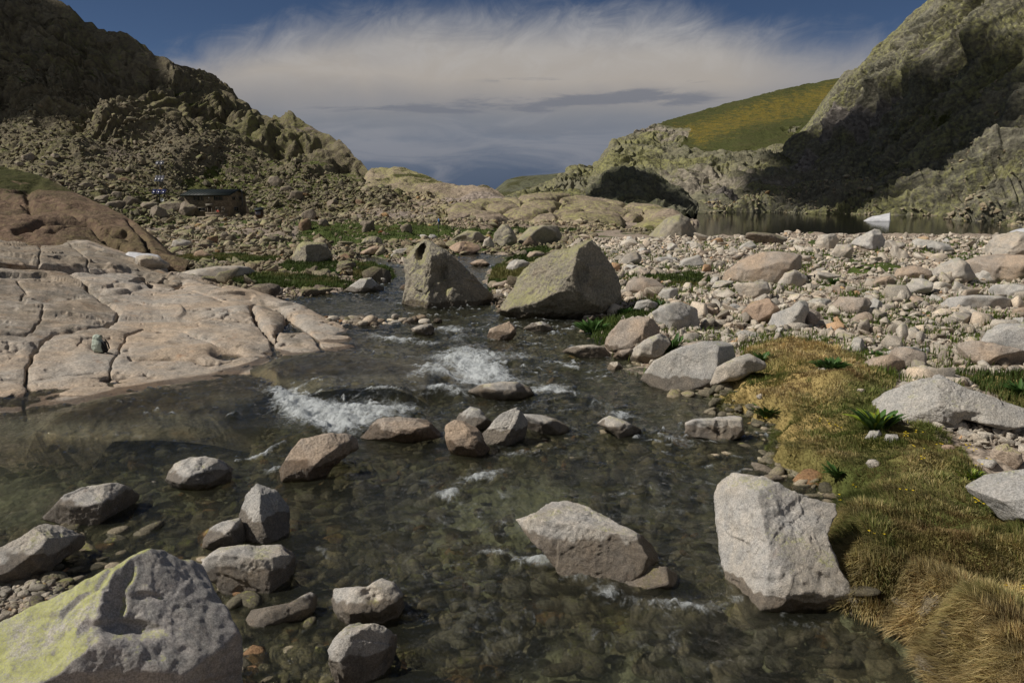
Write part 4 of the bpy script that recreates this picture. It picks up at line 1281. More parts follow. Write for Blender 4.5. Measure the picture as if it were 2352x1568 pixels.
def rock_shape(R2, T, p, sub, planes, size, seed, rough=1.0):
    """star-shaped stone: R2(phi) outline radius in the frontal plane, T half depth; planes = [(n, frac)]"""
    D, Fc = ICO[sub]
    a, b, c = D[:, 0], D[:, 1], D[:, 2]
    q = np.hypot(a, b); phi = np.arctan2(b, a)
    r = 1.0 / ((q / R2(phi)) ** p + (np.abs(c) / T) ** p) ** (1 / p)
    P = D * r[:, None]
    for n, fr in planes:
        n = np.array(n, float); n /= np.linalg.norm(n)
        h = (P @ n).max() * fr
        dn = D @ n
        lim = np.where(dn > 1e-3, h / np.maximum(dn, 1e-3), 1e9)
        # slightly rounded cut
        k = 130.0 / size
        rr = np.linalg.norm(P, axis=1)
        m = np.minimum(rr, lim); M = np.maximum(rr, lim)
        rn = m - np.log1p(np.exp(-np.clip(k * (M - m), 0, 50))) / k * 0.5
        P = D * np.maximum(rn, 0.05 * size)[:, None]
    o = np.array([seed * 3.7, seed * 1.3, seed * 0.7])
    S = P / size
    n = 0.028 * fbm(S * 1.3 + o, 2) + 0.014 * fbm(S * 6 + o, 5) * rough
    Sw = S + 0.06 * np.stack([fbm(S * 2 + o + 3, 3), fbm(S * 2 + o + 13, 3), fbm(S * 2 + o + 23, 3)], -1)
    n += 0.055 * chip(Sw * 1.3 + o, seed) * rough + 0.013 * chip(Sw * 3.4 + o, seed + 9) * rough
    if sub >= 5:
        n += 0.004 * chip(Sw * 9 + o, seed + 19) * rough
    if sub >= 5:
        n += 0.010 * fbm(S * 20 + o, 4) * rough
    return P + D * (n * size)[:, None], Fc, D


HERO_N = 0


def hero(reg, pts, label, mat='granite_pale', cat='boulder', name='boulder', thick=0.85, p=4.5, planes=None, nrand=5, seed=None, sub=5, dents=(), bury=0.6,
         group=None, base=None, rough=1.0, sink=0.0, wetline=True, nx=None, wb=None):
    global HERO_N
    HERO_N += 1
    seed = seed if seed is not None else HERO_N
    ox, oy, k = REG[reg]
    A = np.array(pts, float) * k + (ox, oy)
    umin, vmin = A.min(0); umax, vmax = A.max(0)
    cu, cv = (umin + umax) / 2, (vmin + vmax) / 2
    ar = 0; cx = cy = 0
    for i in range(len(A)):
        x0, y0 = A[i]; x1, y1 = A[(i + 1) % len(A)]
        w = x0 * y1 - x1 * y0; ar += w; cx += (x0 + x1) * w; cy += (y0 + y1) * w
    if abs(ar) > 1:
        cu, cv = cx / (3 * ar), cy / (3 * ar)
    bp = None
    for dv in (0, 4, 8, 14, 25, 40):
        bp = cast(cu if base is None else base[0], (vmax if base is None else base[1]) + dv - 1)
        if bp is not None:
            break
    if bp is None:
        return None
    db = (bp - EYE_P) @ FWD
    wpx = (umax - umin) / 2
    T = thick * wpx * db / F
    dc = db + 0.62 * T
    s = dc / F
    ray = pdir(cu, cv); C = EYE_P + ray * dc
    tz = -ray / np.linalg.norm(ray)
    X = np.array([1.0, 0, 0]); X = X - tz * (X @ tz); X /= np.linalg.norm(X)
    Yv = np.cross(tz, X)
    rel = (A - (cu, cv)) * (s, -s) * np.linalg.norm(ray) ** 0
    # outline radius by ray marching the polygon
    ph = np.linspace(-math.pi, math.pi, 361)
    rad = np.zeros_like(ph)
    for i in range(len(rel)):
        a, b = rel[i], rel[(i + 1) % len(rel)]
        e = b - a
        dx, dy = np.cos(ph), np.sin(ph)
        den = dx * e[1] - dy * e[0]
        den = np.where(np.abs(den) < 1e-12, 1e-12, den)
        t = (a[0] * e[1] - a[1] * e[0]) / den
        q = (a[0] * dy - a[1] * dx) / den
        rad = np.where((q >= -1e-6) & (q <= 1 + 1e-6) & (t > 0), np.maximum(rad, t), rad)
    rad = np.where(rad <= 0, rad[rad > 0].mean() if (rad > 0).any() else 0.1, rad)
    rad = rad * (1 + bury * np.clip(-np.sin(ph), 0, 1) ** 2)
    rs = rad.copy()
    R2 = lambda f: np.interp(f, ph, rs)
    size = float(np.sqrt(abs(ar) / 2) * s)
    pr = random.Random(seed * 77 + 5)
    pl = list(planes or [])
    for _ in range(nrand):
        th = pr.uniform(-math.pi, math.pi)
        z = pr.uniform(0.45, 0.95)
        pl.append(((math.cos(th) * math.sqrt(1 - z * z), math.sin(th) * math.sqrt(1 - z * z), z), pr.uniform(0.62, 0.82)))
    for _ in range(nx if nx is not None else (5 if nrand == 0 else 6)):
        th = pr.uniform(-math.pi, math.pi); z = pr.uniform(0.15, 0.9)
        pl.append(((math.cos(th) * math.sqrt(1 - z * z), math.sin(th) * math.sqrt(1 - z * z), z), pr.uniform(0.80, 0.92)))
    for _ in range(3):
        th = pr.uniform(-math.pi, math.pi)
        pl.append(((math.cos(th) * .7, math.sin(th) * .7, -.7), pr.uniform(.7, .9)))
    P, Fc, D = rock_shape(R2, T, p, sub, pl, size, seed, rough)
    for (du, dv, rx, ry, dep) in dents:     # hollows, in picture units
        du = du * k + ox; dv = dv * k + oy
        lx, ly = (du - cu) * s, -(dv - cv) * s
        jx = .28 * fbm(P / size * 4 + seed, 4); jy = .28 * fbm(P / size * 4 + seed + 40, 4)
        g = np.exp(-(((P[:, 0] - lx) / (rx * k * s) + jx) ** 2 + ((P[:, 1] - ly) / (ry * k * s) + jy) ** 2) ** 2.0) * (D[:, 2] > -0.1) * (1 + .25 * fbm(P / size * 6 + seed + 9, 3))
        P = P - np.array([0, 0, 1.0]) * (g * dep * T)[:, None]
    M = np.stack([X, Yv, tz], 1)
    W = P @ M.T
    # base point: where the stone meets the ground
    org = C + np.array([0, 0, -sink])
    Wp = W + org
    wl = float(zw(org[1]))
    near = poly_sd(STREAM, np.array([org[0]]), np.array([org[1]]))[0] < 1.0
    if near and wetline:
        nb = 0.06 * fbm(Wp * 3 + 3, 3)
        w_ = wb if wb is not None else min(0.26, 0.30 * size / 0.4)
        nb = nb + .10 * w_ * fbm(Wp * 14 + 7, 3)
        wet = 1 - sst(Wp[:, 2] - wl + nb, 0.02 + w_ * .45, 0.03 + w_)
    else:
        wet = np.zeros(len(Wp))
    o = mk(name, W, Fc, MATS[mat], {'wet': wet})
    o.location = org
    tag(o, label, cat, group)
    return o


HEROES = []


def rock(*a, **k):
    HEROES.append((a, k))


# nearest stones, lower left
rock('5', [(-60, 1290), (0, 1240), (150, 1160), (380, 1040), (560, 925), (640, 880), (730, 830), (870, 815), (950, 850), (1090, 855), (1130, 900), (1190, 1010), (1290, 1160), (1400, 1290), (1450, 1460), (1490, 1600), (1500, 1900), (-200, 1900)],
     'huge foreground boulder with bright yellow-green lichen and a mossy hollow', 'granite_lichen', thick=0.62, p=3.4, sub=7, nrand=0, bury=0.1, base=(330, 1760),
     nx=2, planes=[((-0.52, 0.47, 0.72), .70), ((0.22, 0.52, 0.83), .69), ((.74, -.36, .56), .64), ((0, -.5, .86), .80)],
     dents=[(640, 1140, 55, 150, .09), (720, 1270, 170, 50, .11), (720, 1170, 110, 120, .05), (800, 1080, 90, 25, .04), (690, 950, 30, 70, .05), (890, 870, 35, 30, .03)], seed=3, rough=.7)
rock('5', [(-80, 830), (0, 765), (120, 690), (210, 620), (260, 610), (370, 645), (480, 690), (500, 730), (400, 800), (300, 860), (150, 930), (-60, 960)],
     'dark wedge boulder at the gravel spit with a lit left ridge', 'granite_stream', thick=0.7, planes=[((.75, .25, .6), .5), ((-.7, .5, .5), .75)], nrand=2, sub=6)
rock('5', [(300, 580), (360, 500), (390, 455), (500, 400), (670, 372), (760, 400), (820, 440), (770, 560), (620, 600), (450, 600)],
     'grey boulder with a dark mossy right end beside the green pool', 'granite_stream', planes=[((.8, -.1, .55), .55), ((-.35, .6, .7), .8)], nrand=2, sub=6)
rock('5', [(1020, 350), (1030, 300), (1060, 260), (1150, 215), (1230, 207), (1330, 235), (1390, 280), (1370, 360), (1250, 400), (1070, 380)],
     'low cracked grey boulder half drowned beyond the rusty pool', 'granite_stream', nrand=3, sub=6)
rock('5', [(1400, 530), (1440, 450), (1535, 380), (1640, 410), (1740, 500), (1755, 560), (1700, 660), (1600, 700), (1500, 660), (1430, 590)],
     'dark pointed boulder with a rust-orange left flank in the stream', 'granite_grey', planes=[((-.85, .25, .5), .45), ((.55, .3, .75), .5)], nrand=1, p=2.6, sub=6)
rock('5', [(1235, 700), (1260, 640), (1330, 600), (1430, 578), (1480, 640), (1490, 700), (1400, 760), (1250, 760)],
     'small pale boulder leaning against the dark pointed one', 'granite_stream', planes=[((.8, 0, .6), .6)], nrand=2)
rock('5', [(1230, 830), (1320, 755), (1500, 740), (1700, 740), (1755, 770), (1800, 900), (1700, 990), (1550, 1025), (1400, 985), (1285, 930)],
     'blocky boulder with a flat top edged in yellow lichen', 'granite_stream', planes=[((0.05, .92, .4), .62), ((-.25, -.25, .93), .62), ((.8, -.1, .6), .6)], nrand=0, p=4, sub=6)
rock('5', [(1488, 1150), (1510, 1085), (1600, 1068), (1720, 1045), (1840, 982), (1900, 1000), (1900, 1085), (1810, 1155), (1660, 1195), (1520, 1190)],
     'long dark wet rock barely above the shallows, below the flat-topped boulder', 'granite_stream', sink=.07, nrand=2, thick=.5)
rock('V', [(762, 1375), (768, 1352), (800, 1350), (840, 1350), (872, 1332), (900, 1342), (920, 1365), (930, 1395), (880, 1430), (800, 1425), (770, 1400)],
     'jagged two-humped boulder in the shallows, its left hump pale', 'granite_stream', nrand=3, sub=6, dents=[(850, 1365, 18, 20, .25)])
rock('V', [(758, 1492), (775, 1465), (800, 1440), (840, 1430), (880, 1438), (912, 1470), (905, 1510), (870, 1560), (790, 1545), (765, 1520)],
     'rounded dark boulder with a pale rim, nearest the lower edge of the stream', 'granite_stream', planes=[((.5, -.3, .8), .6)], nrand=2, sub=6)
rock('V', [(648, 1090), (655, 1060), (668, 1035), (692, 1008), (740, 1000), (800, 998), (824, 1006), (826, 1030), (775, 1055), (735, 1082), (700, 1096), (660, 1096)],
     'bright pinkish boulder just below the white plunge, second largest in the left channel', 'granite_warm', planes=[((.7, -.45, .55), .55), ((-.2, .7, .7), .75)], nrand=1, sub=6)
rock('R', [(720, 750), (790, 690), (840, 610), (920, 600), (1150, 600), (1220, 610), (1290, 680), (1335, 735), (1250, 760), (900, 770)],
     'flat-topped boulder with a rust-brown rim beside the white plunge', 'granite_warm', planes=[((0, .9, .4), .7)], nrand=2, sub=6)
rock('R', [(1440, 610), (1460, 560), (1540, 512), (1610, 530), (1650, 580), (1700, 630), (1650, 700), (1560, 700), (1470, 660)],
     'rounded white boulder at the back of the midstream cluster', 'granite_grey', nrand=2)
rock('R', [(1350, 740), (1370, 660), (1430, 620), (1510, 625), (1580, 670), (1620, 740), (1680, 830), (1600, 880), (1450, 870), (1370, 790)],
     'tan dome-shaped boulder with a brown wet foot, front of the midstream cluster', 'granite_warm', p=2.5, nrand=1)
rock('R', [(1620, 730), (1700, 650), (1760, 580), (1880, 540), (1930, 570), (1980, 640), (1985, 720), (1900, 780), (1750, 800), (1660, 770)],
     'pale triangular boulder with a black wet right side in the midstream cluster', 'granite_grey', planes=[((.85, -.1, .5), .5), ((-.5, .3, .8), .75)], nrand=1, sub=6)
rock('R', [(1900, 600), (1930, 555), (2000, 560), (2150, 590), (2250, 640), (2300, 690), (2200, 720), (2000, 690)],
     'low mossy boulder trailing behind the midstream cluster', 'granite_stream', nrand=2, sink=.03)
rock('V', [(1370, 972), (1398, 953), (1440, 968), (1472, 985), (1476, 1000), (1440, 1002), (1400, 990)],
     'small slanted stone with green algae, alone between the cluster and the square block', 'granite_stream', nrand=2)
rock('V', [(1577, 1000), (1574, 970), (1590, 962), (1645, 958), (1700, 953), (1712, 962), (1714, 990), (1705, 1002), (1640, 1006), (1590, 1006)],
     'long square-cut block standing in dark water by the grassy bank', 'granite_stream', planes=[((0, .95, .3), .7), ((0, -.1, 1), .75)], nrand=0, p=5, thick=.4, sub=6,
     dents=[(1650, 985, 8, 25, .2), (1600, 985, 5, 15, .15)])
rock('V', [(1190, 1195), (1235, 1178), (1262, 1150), (1298, 1144), (1340, 1160), (1400, 1195), (1480, 1233), (1512, 1262), (1508, 1285), (1440, 1305), (1385, 1312), (1290, 1285), (1225, 1240)],
     'broad wedge boulder with a white crown and a soaked brown lower face', 'granite_stream', planes=[((.10, .92, .40), .48), ((-.15, -.1, .98), .62), ((.9, -.3, .3), .85)], nrand=0, nx=3, sub=7, thick=.75, seed=5, wb=.48)
rock('V', [(1643, 1135), (1660, 1100), (1690, 1082), (1725, 1085), (1762, 1092), (1820, 1120), (1870, 1142), (1925, 1155), (1922, 1180), (1890, 1228), (1888, 1290), (1908, 1340), (1932, 1362), (1860, 1372), (1790, 1368), (1735, 1352), (1690, 1312), (1655, 1260), (1645, 1200)],
     'tall boulder with a sharp central ridge, lodged against the golden grass bank', 'granite_stream', planes=[((-.78, .12, .62), .50), ((.42, .38, .82), .52), ((-.1, .85, .5), .8), ((.1, -.8, .55), .82)], nrand=0, nx=3, sub=7, thick=.95, seed=8, rough=1.0, wb=.12)
rock('V', [(1455, 1345), (1470, 1328), (1550, 1326), (1640, 1332), (1668, 1362), (1655, 1400), (1600, 1424), (1500, 1420), (1455, 1390)],
     'flat slab lying just under the water beside the ridged boulder', 'granite_stream', planes=[((0, .9, .45), .35)], nrand=1, p=4, sink=.20, bury=.3)
rock('V', [(1408, 1325), (1425, 1300), (1480, 1290), (1530, 1292), (1565, 1310), (1550, 1335), (1480, 1345), (1420, 1342)],
     'dark awash stone behind the sunken flat slab', 'granite_stream', nrand=2, sink=.05)
rock('V', [(1072, 895), (1100, 880), (1150, 874), (1190, 872), (1215, 885), (1228, 905), (1190, 915), (1120, 912)],
     'mossy stone with a pale tip at the lip of the rapid', 'granite_stream', nrand=2, sink=.03)
rock('2', [(450, 1130), (500, 1105), (590, 1095), (608, 1130), (600, 1170), (540, 1165), (470, 1150)],
     'small stone with a black hollow below the cleft boulder', 'granite_stream', nrand=1, dents=[(580, 1140, 30, 30, .5)])
rock('2', [(965, 1180), (975, 1130), (1050, 1105), (1105, 1075), (1150, 1125), (1145, 1165), (1095, 1200), (1000, 1200)],
     'pale angular stone in the water below the greatest boulder', 'granite_warm', nrand=2)
rock('2', [(1190, 1130), (1250, 1090), (1320, 1078), (1380, 1110), (1400, 1140), (1300, 1150)], 'low pyramid stone nearest the foot of the greatest boulder', 'granite_stream', nrand=2)
rock('2', [(430, 700), (450, 640), (490, 560), (540, 540), (600, 560), (660, 590), (700, 610), (780, 690), (830, 745), (880, 790), (930, 850), (980, 900), (1005, 935), (985, 968), (850, 988), (600, 988), (445, 972), (435, 850)],
     'great cleft boulder with a dark notch at its top, standing in the stream', 'granite_big', planes=[((-.75, .1, .65), .70), ((.30, .05, .95), .62), ((.1, .75, .65), .88)], nrand=0, sub=7, thick=.75, p=3.2,
     dents=[(525, 615, 36, 65, .75), (640, 800, 70, 100, .22), (780, 740, 60, 60, .12)], seed=4)
rock('2', [(1045, 1060), (1090, 950), (1130, 860), (1150, 790), (1200, 740), (1300, 665), (1400, 610), (1500, 600), (1560, 565), (1640, 545), (1690, 590), (1750, 650), (1820, 750), (1855, 850), (1855, 935), (1800, 1000), (1650, 1020), (1560, 1062), (1350, 1070), (1100, 1070)],
     'greatest boulder of the stream, peaked and lit, yellow lichen on its left face', 'granite_big', planes=[((-.50, .42, .75), .70), ((.66, .15, .73), .68), ((.12, -.75, .66), .66), ((-.3, -.5, .8), .8)], nrand=0, sub=7, thick=.75, p=3.4,
     dents=[(1580, 780, 40, 70, .12), (1370, 1010, 60, 30, .15), (1150, 1020, 40, 30, .08)], seed=6)
# right bank
rock('6', [(70, 930), (90, 880), (130, 820), (300, 740), (420, 710), (560, 700), (640, 740), (655, 780), (610, 820), (500, 950), (300, 990), (150, 960)],
     'great smooth grey slab leaning at the water edge of the stony bank', 'granite_grey', planes=[((-.25, .15, .95), .55), ((.8, -.1, .55), .7)], nrand=0, p=4, thick=.5, sub=6, rough=.5)
rock('6', [(490, 965), (510, 860), (620, 800), (700, 775), (790, 830), (800, 872), (700, 890), (570, 930)], 'rounded grey boulder between the great slab and the turf', 'granite_pale', nrand=2)
rock('6', [(-155, 720), (-140, 650), (-70, 575), (60, 550), (130, 565), (165, 620), (160, 660), (90, 710), (0, 760), (-120, 765)],
     'smooth pinkish boulder above the stream, left of the great slab', 'granite_warm', nrand=1, p=2.6, rough=.6, sub=6)
rock('2', [(1905, 1350), (1930, 1260), (2000, 1200), (2100, 1160), (2160, 1180), (2170, 1230), (2120, 1290), (2050, 1350), (1950, 1370)], 'pale broken block behind the great slab', 'granite_pale', nrand=3)
rock('2', [(1785, 1300), (1830, 1270), (1930, 1260), (1960, 1300), (1900, 1330), (1800, 1325)], 'low sand-coloured stone wedged at the water edge', 'granite_warm', nrand=2)
rock('2', [(1455, 1280), (1500, 1250), (1560, 1240), (1660, 1235), (1740, 1250), (1772, 1300), (1740, 1325), (1600, 1325), (1500, 1300)], 'flat rough boulder half in the water by the right shore', 'granite_pale', nrand=3)
rock('2', [(1748, 1395), (1770, 1352), (1820, 1345), (1855, 1380), (1820, 1405)], 'single small white stone off the great slab', 'granite_pale', name='stone', cat='stone', nrand=3)
rock('6', [(125, 530), (200, 480), (300, 473), (390, 520), (402, 600), (320, 640), (200, 620), (150, 580)], 'angular grey boulder above the pinkish one', 'granite_grey', planes=[((.5, -.5, .7), .6)], nrand=2)
rock('6', [(548, 345), (560, 290), (650, 220), (700, 190), (850, 170), (960, 178), (998, 200), (998, 270), (930, 292), (880, 345), (700, 358)], 'largest tan slab in the middle of the stone field', 'granite_warm', planes=[((-.2, .7, .7), .7), ((.9, -.2, .4), .85)], nrand=1, thick=.6, sub=6, rough=.6)
rock('6', [(865, 375), (920, 290), (970, 275), (1040, 310), (1060, 350), (1000, 390)], 'tan rounded boulder against the right end of the largest tan slab', 'granite_pale', nrand=2)
rock('6', [(605, 360), (700, 352), (810, 350), (822, 400), (770, 450), (680, 450), (640, 410)], 'flat-fronted white block below the largest tan slab', 'granite_pale', nrand=2, p=4)
rock('6', [(658, 530), (720, 470), (820, 448), (890, 522), (850, 590), (750, 608), (680, 570)], 'leftmost of three big pale boulders standing in a row', 'granite_pale', planes=[((.3, -.75, .6), .6)], nrand=2)
rock('6', [(828, 600), (850, 540), (950, 500), (1000, 460), (1045, 465), (1052, 520), (1020, 600), (980, 632), (900, 622)], 'smooth slanted white boulder in the middle of the row of three', 'granite_grey', planes=[((-.4, .3, .85), .65), ((.6, -.5, .6), .7)], nrand=0)
rock('6', [(1012, 550), (1060, 505), (1120, 530), (1157, 580), (1130, 632), (1040, 632)], 'rounded boulder at the right end of the row of three', 'granite_warm', nrand=1, p=2.6)
rock('6', [(1195, 490), (1250, 440), (1400, 443), (1422, 480), (1390, 535), (1240, 545)], 'wide low tan boulder above the row of three', 'granite_warm', nrand=1)
rock('6', [(1400, 500), (1450, 440), (1500, 470), (1525, 520), (1440, 532)], 'bright white pointed boulder on the open gravel', 'granite_grey', nrand=3)
rock('6', [(1048, 470), (1100, 440), (1195, 450), (1190, 500), (1060, 512)], 'flat grey stone behind the row of three', 'granite_grey', nrand=2)
rock('6', [(1435, 370), (1470, 330), (1540, 313), (1582, 350), (1560, 387), (1450, 382)], 'pale pink boulder in the middle distance of the stone field', 'granite_warm', nrand=2)
rock('6', [(1570, 340), (1600, 270), (1700, 250), (1780, 280), (1800, 330), (1700, 345)], 'orange-tinged flat boulder left of the tilted grey plate', 'granite_warm', nrand=2)
rock('6', [(1780, 335), (1850, 240), (1950, 205), (2010, 240), (2045, 320), (1950, 348), (1850, 348)], 'tilted grey plate with a dark gap at its right end', 'granite_pale', planes=[((-.4, .4, .8), .7)], nrand=1)
rock('6', [(2010, 300), (2010, 230), (2100, 200), (2200, 188), (2352, 188), (2450, 220), (2450, 330), (2200, 352), (2060, 340)], 'wide pinkish slab at the far right edge of the stone field', 'granite_warm', planes=[((0, .8, .6), .7)], nrand=1, thick=.5)
rock('6', [(2060, 330), (2065, 275), (2150, 258), (2200, 262), (2200, 325), (2140, 345)], 'dark rust-streaked stone in front of the pinkish slab', 'granite_grey', nrand=2)
rock('6', [(1850, 500), (1920, 440), (2050, 428), (2180, 432), (2260, 450), (2310, 505), (2100, 518), (1930, 518)], 'long dark grey boulder lying across the gravel', 'granite_grey', planes=[((0, -.2, 1), .7)], nrand=2)
rock('6', [(2150, 400), (2180, 365), (2300, 362), (2420, 380), (2420, 440), (2250, 445), (2180, 430)], 'grey slab just above the long dark boulder', 'granite_grey', nrand=2)
rock('6', [(1100, 110), (1130, 65), (1210, 58), (1240, 100), (1205, 152), (1120, 150)], 'upright boulder on the lake shore, left of the peaked pair', 'granite_pale', planes=[((.8, 0, .6), .6)], nrand=1)
rock('6', [(1308, 130), (1350, 85), (1400, 60), (1450, 30), (1480, 40), (1532, 135), (1500, 158), (1400, 152)], 'peaked grey boulder on the lake shore with a dark right side', 'granite_grey', planes=[((.8, 0, .6), .55), ((-.5, .4, .7), .75)], nrand=0)
rock('6', [(1188, 185), (1230, 125), (1300, 123), (1327, 160), (1300, 202), (1220, 202)], 'rounded pale boulder just in front of the lake-shore pair', 'granite_pale', nrand=2)
rock('6', [(676, 85), (690, 55), (730, 48), (860, 60), (925, 92), (890, 122), (760, 107)], 'dark flat boulder on the crest by the lake', 'granite_far', nrand=2)
rock('6', [(1688, 140), (1690, 95), (1720, 88), (1800, 100), (1880, 120), (1920, 160), (1800, 172)], 'wide flat grey boulder on the crest right of the peaked one', 'granite_grey', nrand=2)
rock('6', [(2125, 190), (2140, 130), (2190, 70), (2300, 48), (2400, 70), (2430, 190), (2250, 200)], 'massive rounded boulder in front of the snow at the right edge', 'granite_pale', nrand=2, sub=6)
rock('6', [(2108, 720), (2150, 640), (2230, 602), (2352, 598), (2500, 640), (2500, 790), (2352, 780), (2200, 740)], 'smooth grey slab above the orange-stained boulder', 'granite_grey', nrand=1, thick=.5, rough=.6, sub=6)
rock('6', [(1975, 815), (1980, 712), (2100, 700), (2250, 735), (2380, 780), (2380, 840), (2200, 858), (2020, 832)], 'orange-stained boulder with a deep black shadow side', 'granite_warm', planes=[((.5, -.7, .5), .5), ((-.1, .8, .6), .7)], nrand=0, sub=6)
rock('6', [(1330, 865), (1450, 800), (1550, 780), (1620, 822), (1625, 862), (1500, 882), (1400, 875)], 'smooth tan half-buried boulder above the turf', 'granite_warm', nrand=0, p=2.5, rough=.5)
rock('6', [(1508, 775), (1600, 742), (1700, 738), (1752, 790), (1700, 817), (1560, 802)], 'grey boulder behind the smooth tan half-buried one', 'granite_grey', nrand=3)
rock('6', [(1448, 1160), (1470, 1060), (1560, 1000), (1700, 950), (1850, 918), (1900, 948), (2000, 1000), (2150, 1050), (2285, 1110), (2275, 1205), (2150, 1222), (2050, 1190), (1950, 1160), (1850, 1205), (1600, 1225), (1480, 1205)],
     'big pale gabled boulder resting on the turf behind a leafy plant', 'granite_grey', planes=[((-.35, .55, .75), .62), ((.35, .5, .78), .62), ((0, -.3, .95), .8)], nrand=0, sub=7, thick=.6, dents=[(1990, 1170, 80, 40, .2)], seed=9)
rock('6', [(1400, 1285), (1430, 1240), (1480, 1238), (1503, 1272), (1450, 1295)], 'small rounded stone at the root of the leafy plant', 'granite_grey', name='stone', cat='stone', nrand=1)
rock('6', [(1510, 1300), (1530, 1262), (1590, 1262), (1600, 1295), (1560, 1310)], 'flat stone right of the small rounded one', 'granite_grey', name='stone', cat='stone', nrand=1)
rock('6', [(1960, 1245), (1990, 1230), (2070, 1265), (2080, 1290), (2010, 1300), (1985, 1275)], 'pale wedge stone below the big gabled boulder', 'granite_pale', name='stone', cat='stone', nrand=3)
rock('6', [(745, 1030), (770, 1018), (795, 1025), (795, 1045), (755, 1045)], 'lone white stone on the turf near the square block', 'granite_pale', name='stone', cat='stone', nrand=1, sub=4)
rock('6', [(1108, 870), (1130, 862), (1200, 866), (1222, 880), (1180, 886)], 'flat white stone in front of the widest leafy plant', 'granite_pale', name='stone', cat='stone', nrand=1, sub=4)
rock('6', [(1345, 1000), (1360, 988), (1395, 990), (1400, 1005), (1370, 1010)], 'small pale stone in the middle of the turf', 'granite_pale', name='stone', cat='stone', nrand=1, sub=4)
rock('8', [(1245, 250), (1265, 228), (1300, 225), (1332, 250), (1320, 275), (1275, 278)], 'lone rounded stone on the golden grass', 'granite_pale', name='stone', cat='stone', nrand=1, sub=4)
rock('8', [(2000, 215), (2010, 180), (2050, 140), (2090, 128), (2170, 190), (2160, 235), (2110, 262), (2040, 240)], 'squat grey stone on the gravel near the right edge', 'granite_pale', nrand=3)
rock('8', [(1855, 405), (1900, 365), (2000, 318), (2194, 285), (2400, 300), (2420, 620), (2194, 575), (2080, 545), (1950, 462)], 'big light grey slab cut by the right edge, sunk in the golden grass', 'granite_grey', planes=[((-.2, .75, .65), .55)], nrand=0, sub=6, thick=.7, rough=.5, p=3)
rock('8', [(2100, 1400), (2120, 1380), (2194, 1375), (2194, 1410), (2130, 1420)], 'whitish stone in the grass at the lower right corner', 'granite_pale', name='stone', cat='stone', nrand=1, sub=4)
rock('8', [(1700, 160), (1710, 140), (1760, 140), (1785, 160), (1750, 182)], 'pale stone at the corner of grass and gravel', 'granite_pale', name='stone', cat='stone', nrand=2, sub=4)
rock('8', [(1900, 240), (1925, 222), (2010, 228), (2025, 250), (1990, 275), (1930, 262)], 'dark grey stone behind the big light slab', 'granite_grey', name='stone', cat='stone', nrand=2, sub=4)
rock('8', [(1800, 60), (1840, 45), (1920, 82), (1900, 108), (1830, 90)], 'angular grey stone on the near gravel patch', 'granite_grey', name='stone', cat='stone', nrand=2, sub=4)
rock('2', [(1870, 850), (1900, 810), (1980, 790), (2060, 800), (2130, 845), (2140, 880), (2060, 915), (1930, 905), (1885, 890)], 'smooth tan hump of rock behind the greatest boulder', 'granite_warm', nrand=0, p=2.4, rough=.5)
rock('2', [(1925, 1000), (1950, 950), (2020, 935), (2090, 960), (2080, 1010), (2000, 1020)], 'grey stone in the grass right of the greatest boulder', 'granite_grey', nrand=2)
rock('2', [(2085, 905), (2130, 860), (2210, 860), (2222, 910), (2170, 945), (2100, 935)], 'square grey stone behind the grass tuft', 'granite_grey', nrand=2, p=4)
rock('2', [(1580, 1070), (1600, 1042), (1660, 1040), (1680, 1060), (1640, 1078)], 'small pale stone at the right foot of the greatest boulder', 'granite_pale', name='stone', cat='stone', nrand=2, sub=4)
rock('2', [(1680, 1050), (1700, 1035), (1745, 1040), (1755, 1050), (1720, 1060)], 'flat pale stone beside the broad green tuft', 'granite_pale', name='stone', cat='stone', nrand=2, sub=4)
# behind the two great boulders
rock('2', [(2025, 520), (2080, 460), (2150, 400), (2230, 375), (2290, 400), (2330, 470), (2345, 525), (2250, 530), (2150, 530)], 'yellow-green lichened boulder standing before the lake', 'granite_big', planes=[((.85, 0, .5), .6), ((-.5, .3, .8), .75)], nrand=0)
rock('2', [(995, 560), (1010, 500), (1050, 435), (1090, 440), (1130, 480), (1155, 530), (1140, 580), (1050, 590)], 'pointed yellow-lichened boulder behind the cleft boulder', 'granite_big', planes=[((-.4, .2, .85), .65)], nrand=1)
rock('2', [(1150, 570), (1180, 520), (1240, 460), (1330, 445), (1420, 450), (1470, 540), (1400, 560), (1300, 580)], 'broad dark-faced boulder between the two great ones, far bank', 'granite_big', planes=[((.5, -.5, .6), .6)], nrand=1)
rock('2', [(1175, 585), (1240, 515), (1300, 575), (1270, 595)], 'small dark triangular stone before the broad dark-faced boulder', 'granite_far', nrand=1, sub=4)
rock('2', [(690, 570), (760, 515), (830, 482), (900, 490), (945, 525), (930, 545), (880, 555), (800, 560)], 'long boulder with a mossy back behind the cleft boulder', 'granite_big', nrand=2)
rock('2', [(690, 600), (760, 560), (830, 550), (900, 575), (915, 605), (850, 632), (760, 625)], 'flat pale boulder in front of the mossy-backed one', 'granite_pale', nrand=2)
rock('2', [(925, 595), (940, 540), (975, 520), (1000, 560), (1000, 600)], 'narrow upright stone behind the cleft boulder', 'granite_pale', nrand=1, sub=4)
rock('2', [(835, 700), (880, 678), (930, 670), (975, 700), (970, 715), (900, 720)], 'smooth tan stone in the channel between the great boulders', 'granite_warm', nrand=1)
rock('2', [(1075, 750), (1110, 690), (1150, 670), (1200, 672), (1245, 700), (1220, 725), (1150, 745)], 'white stone on the green spit left of the greatest boulder', 'granite_grey', nrand=2)
rock('2', [(990, 855), (1000, 825), (1050, 820), (1080, 810), (1130, 825), (1135, 858), (1050, 862)], 'pair-like tan stone at the tip of the green spit', 'granite_warm', nrand=2)
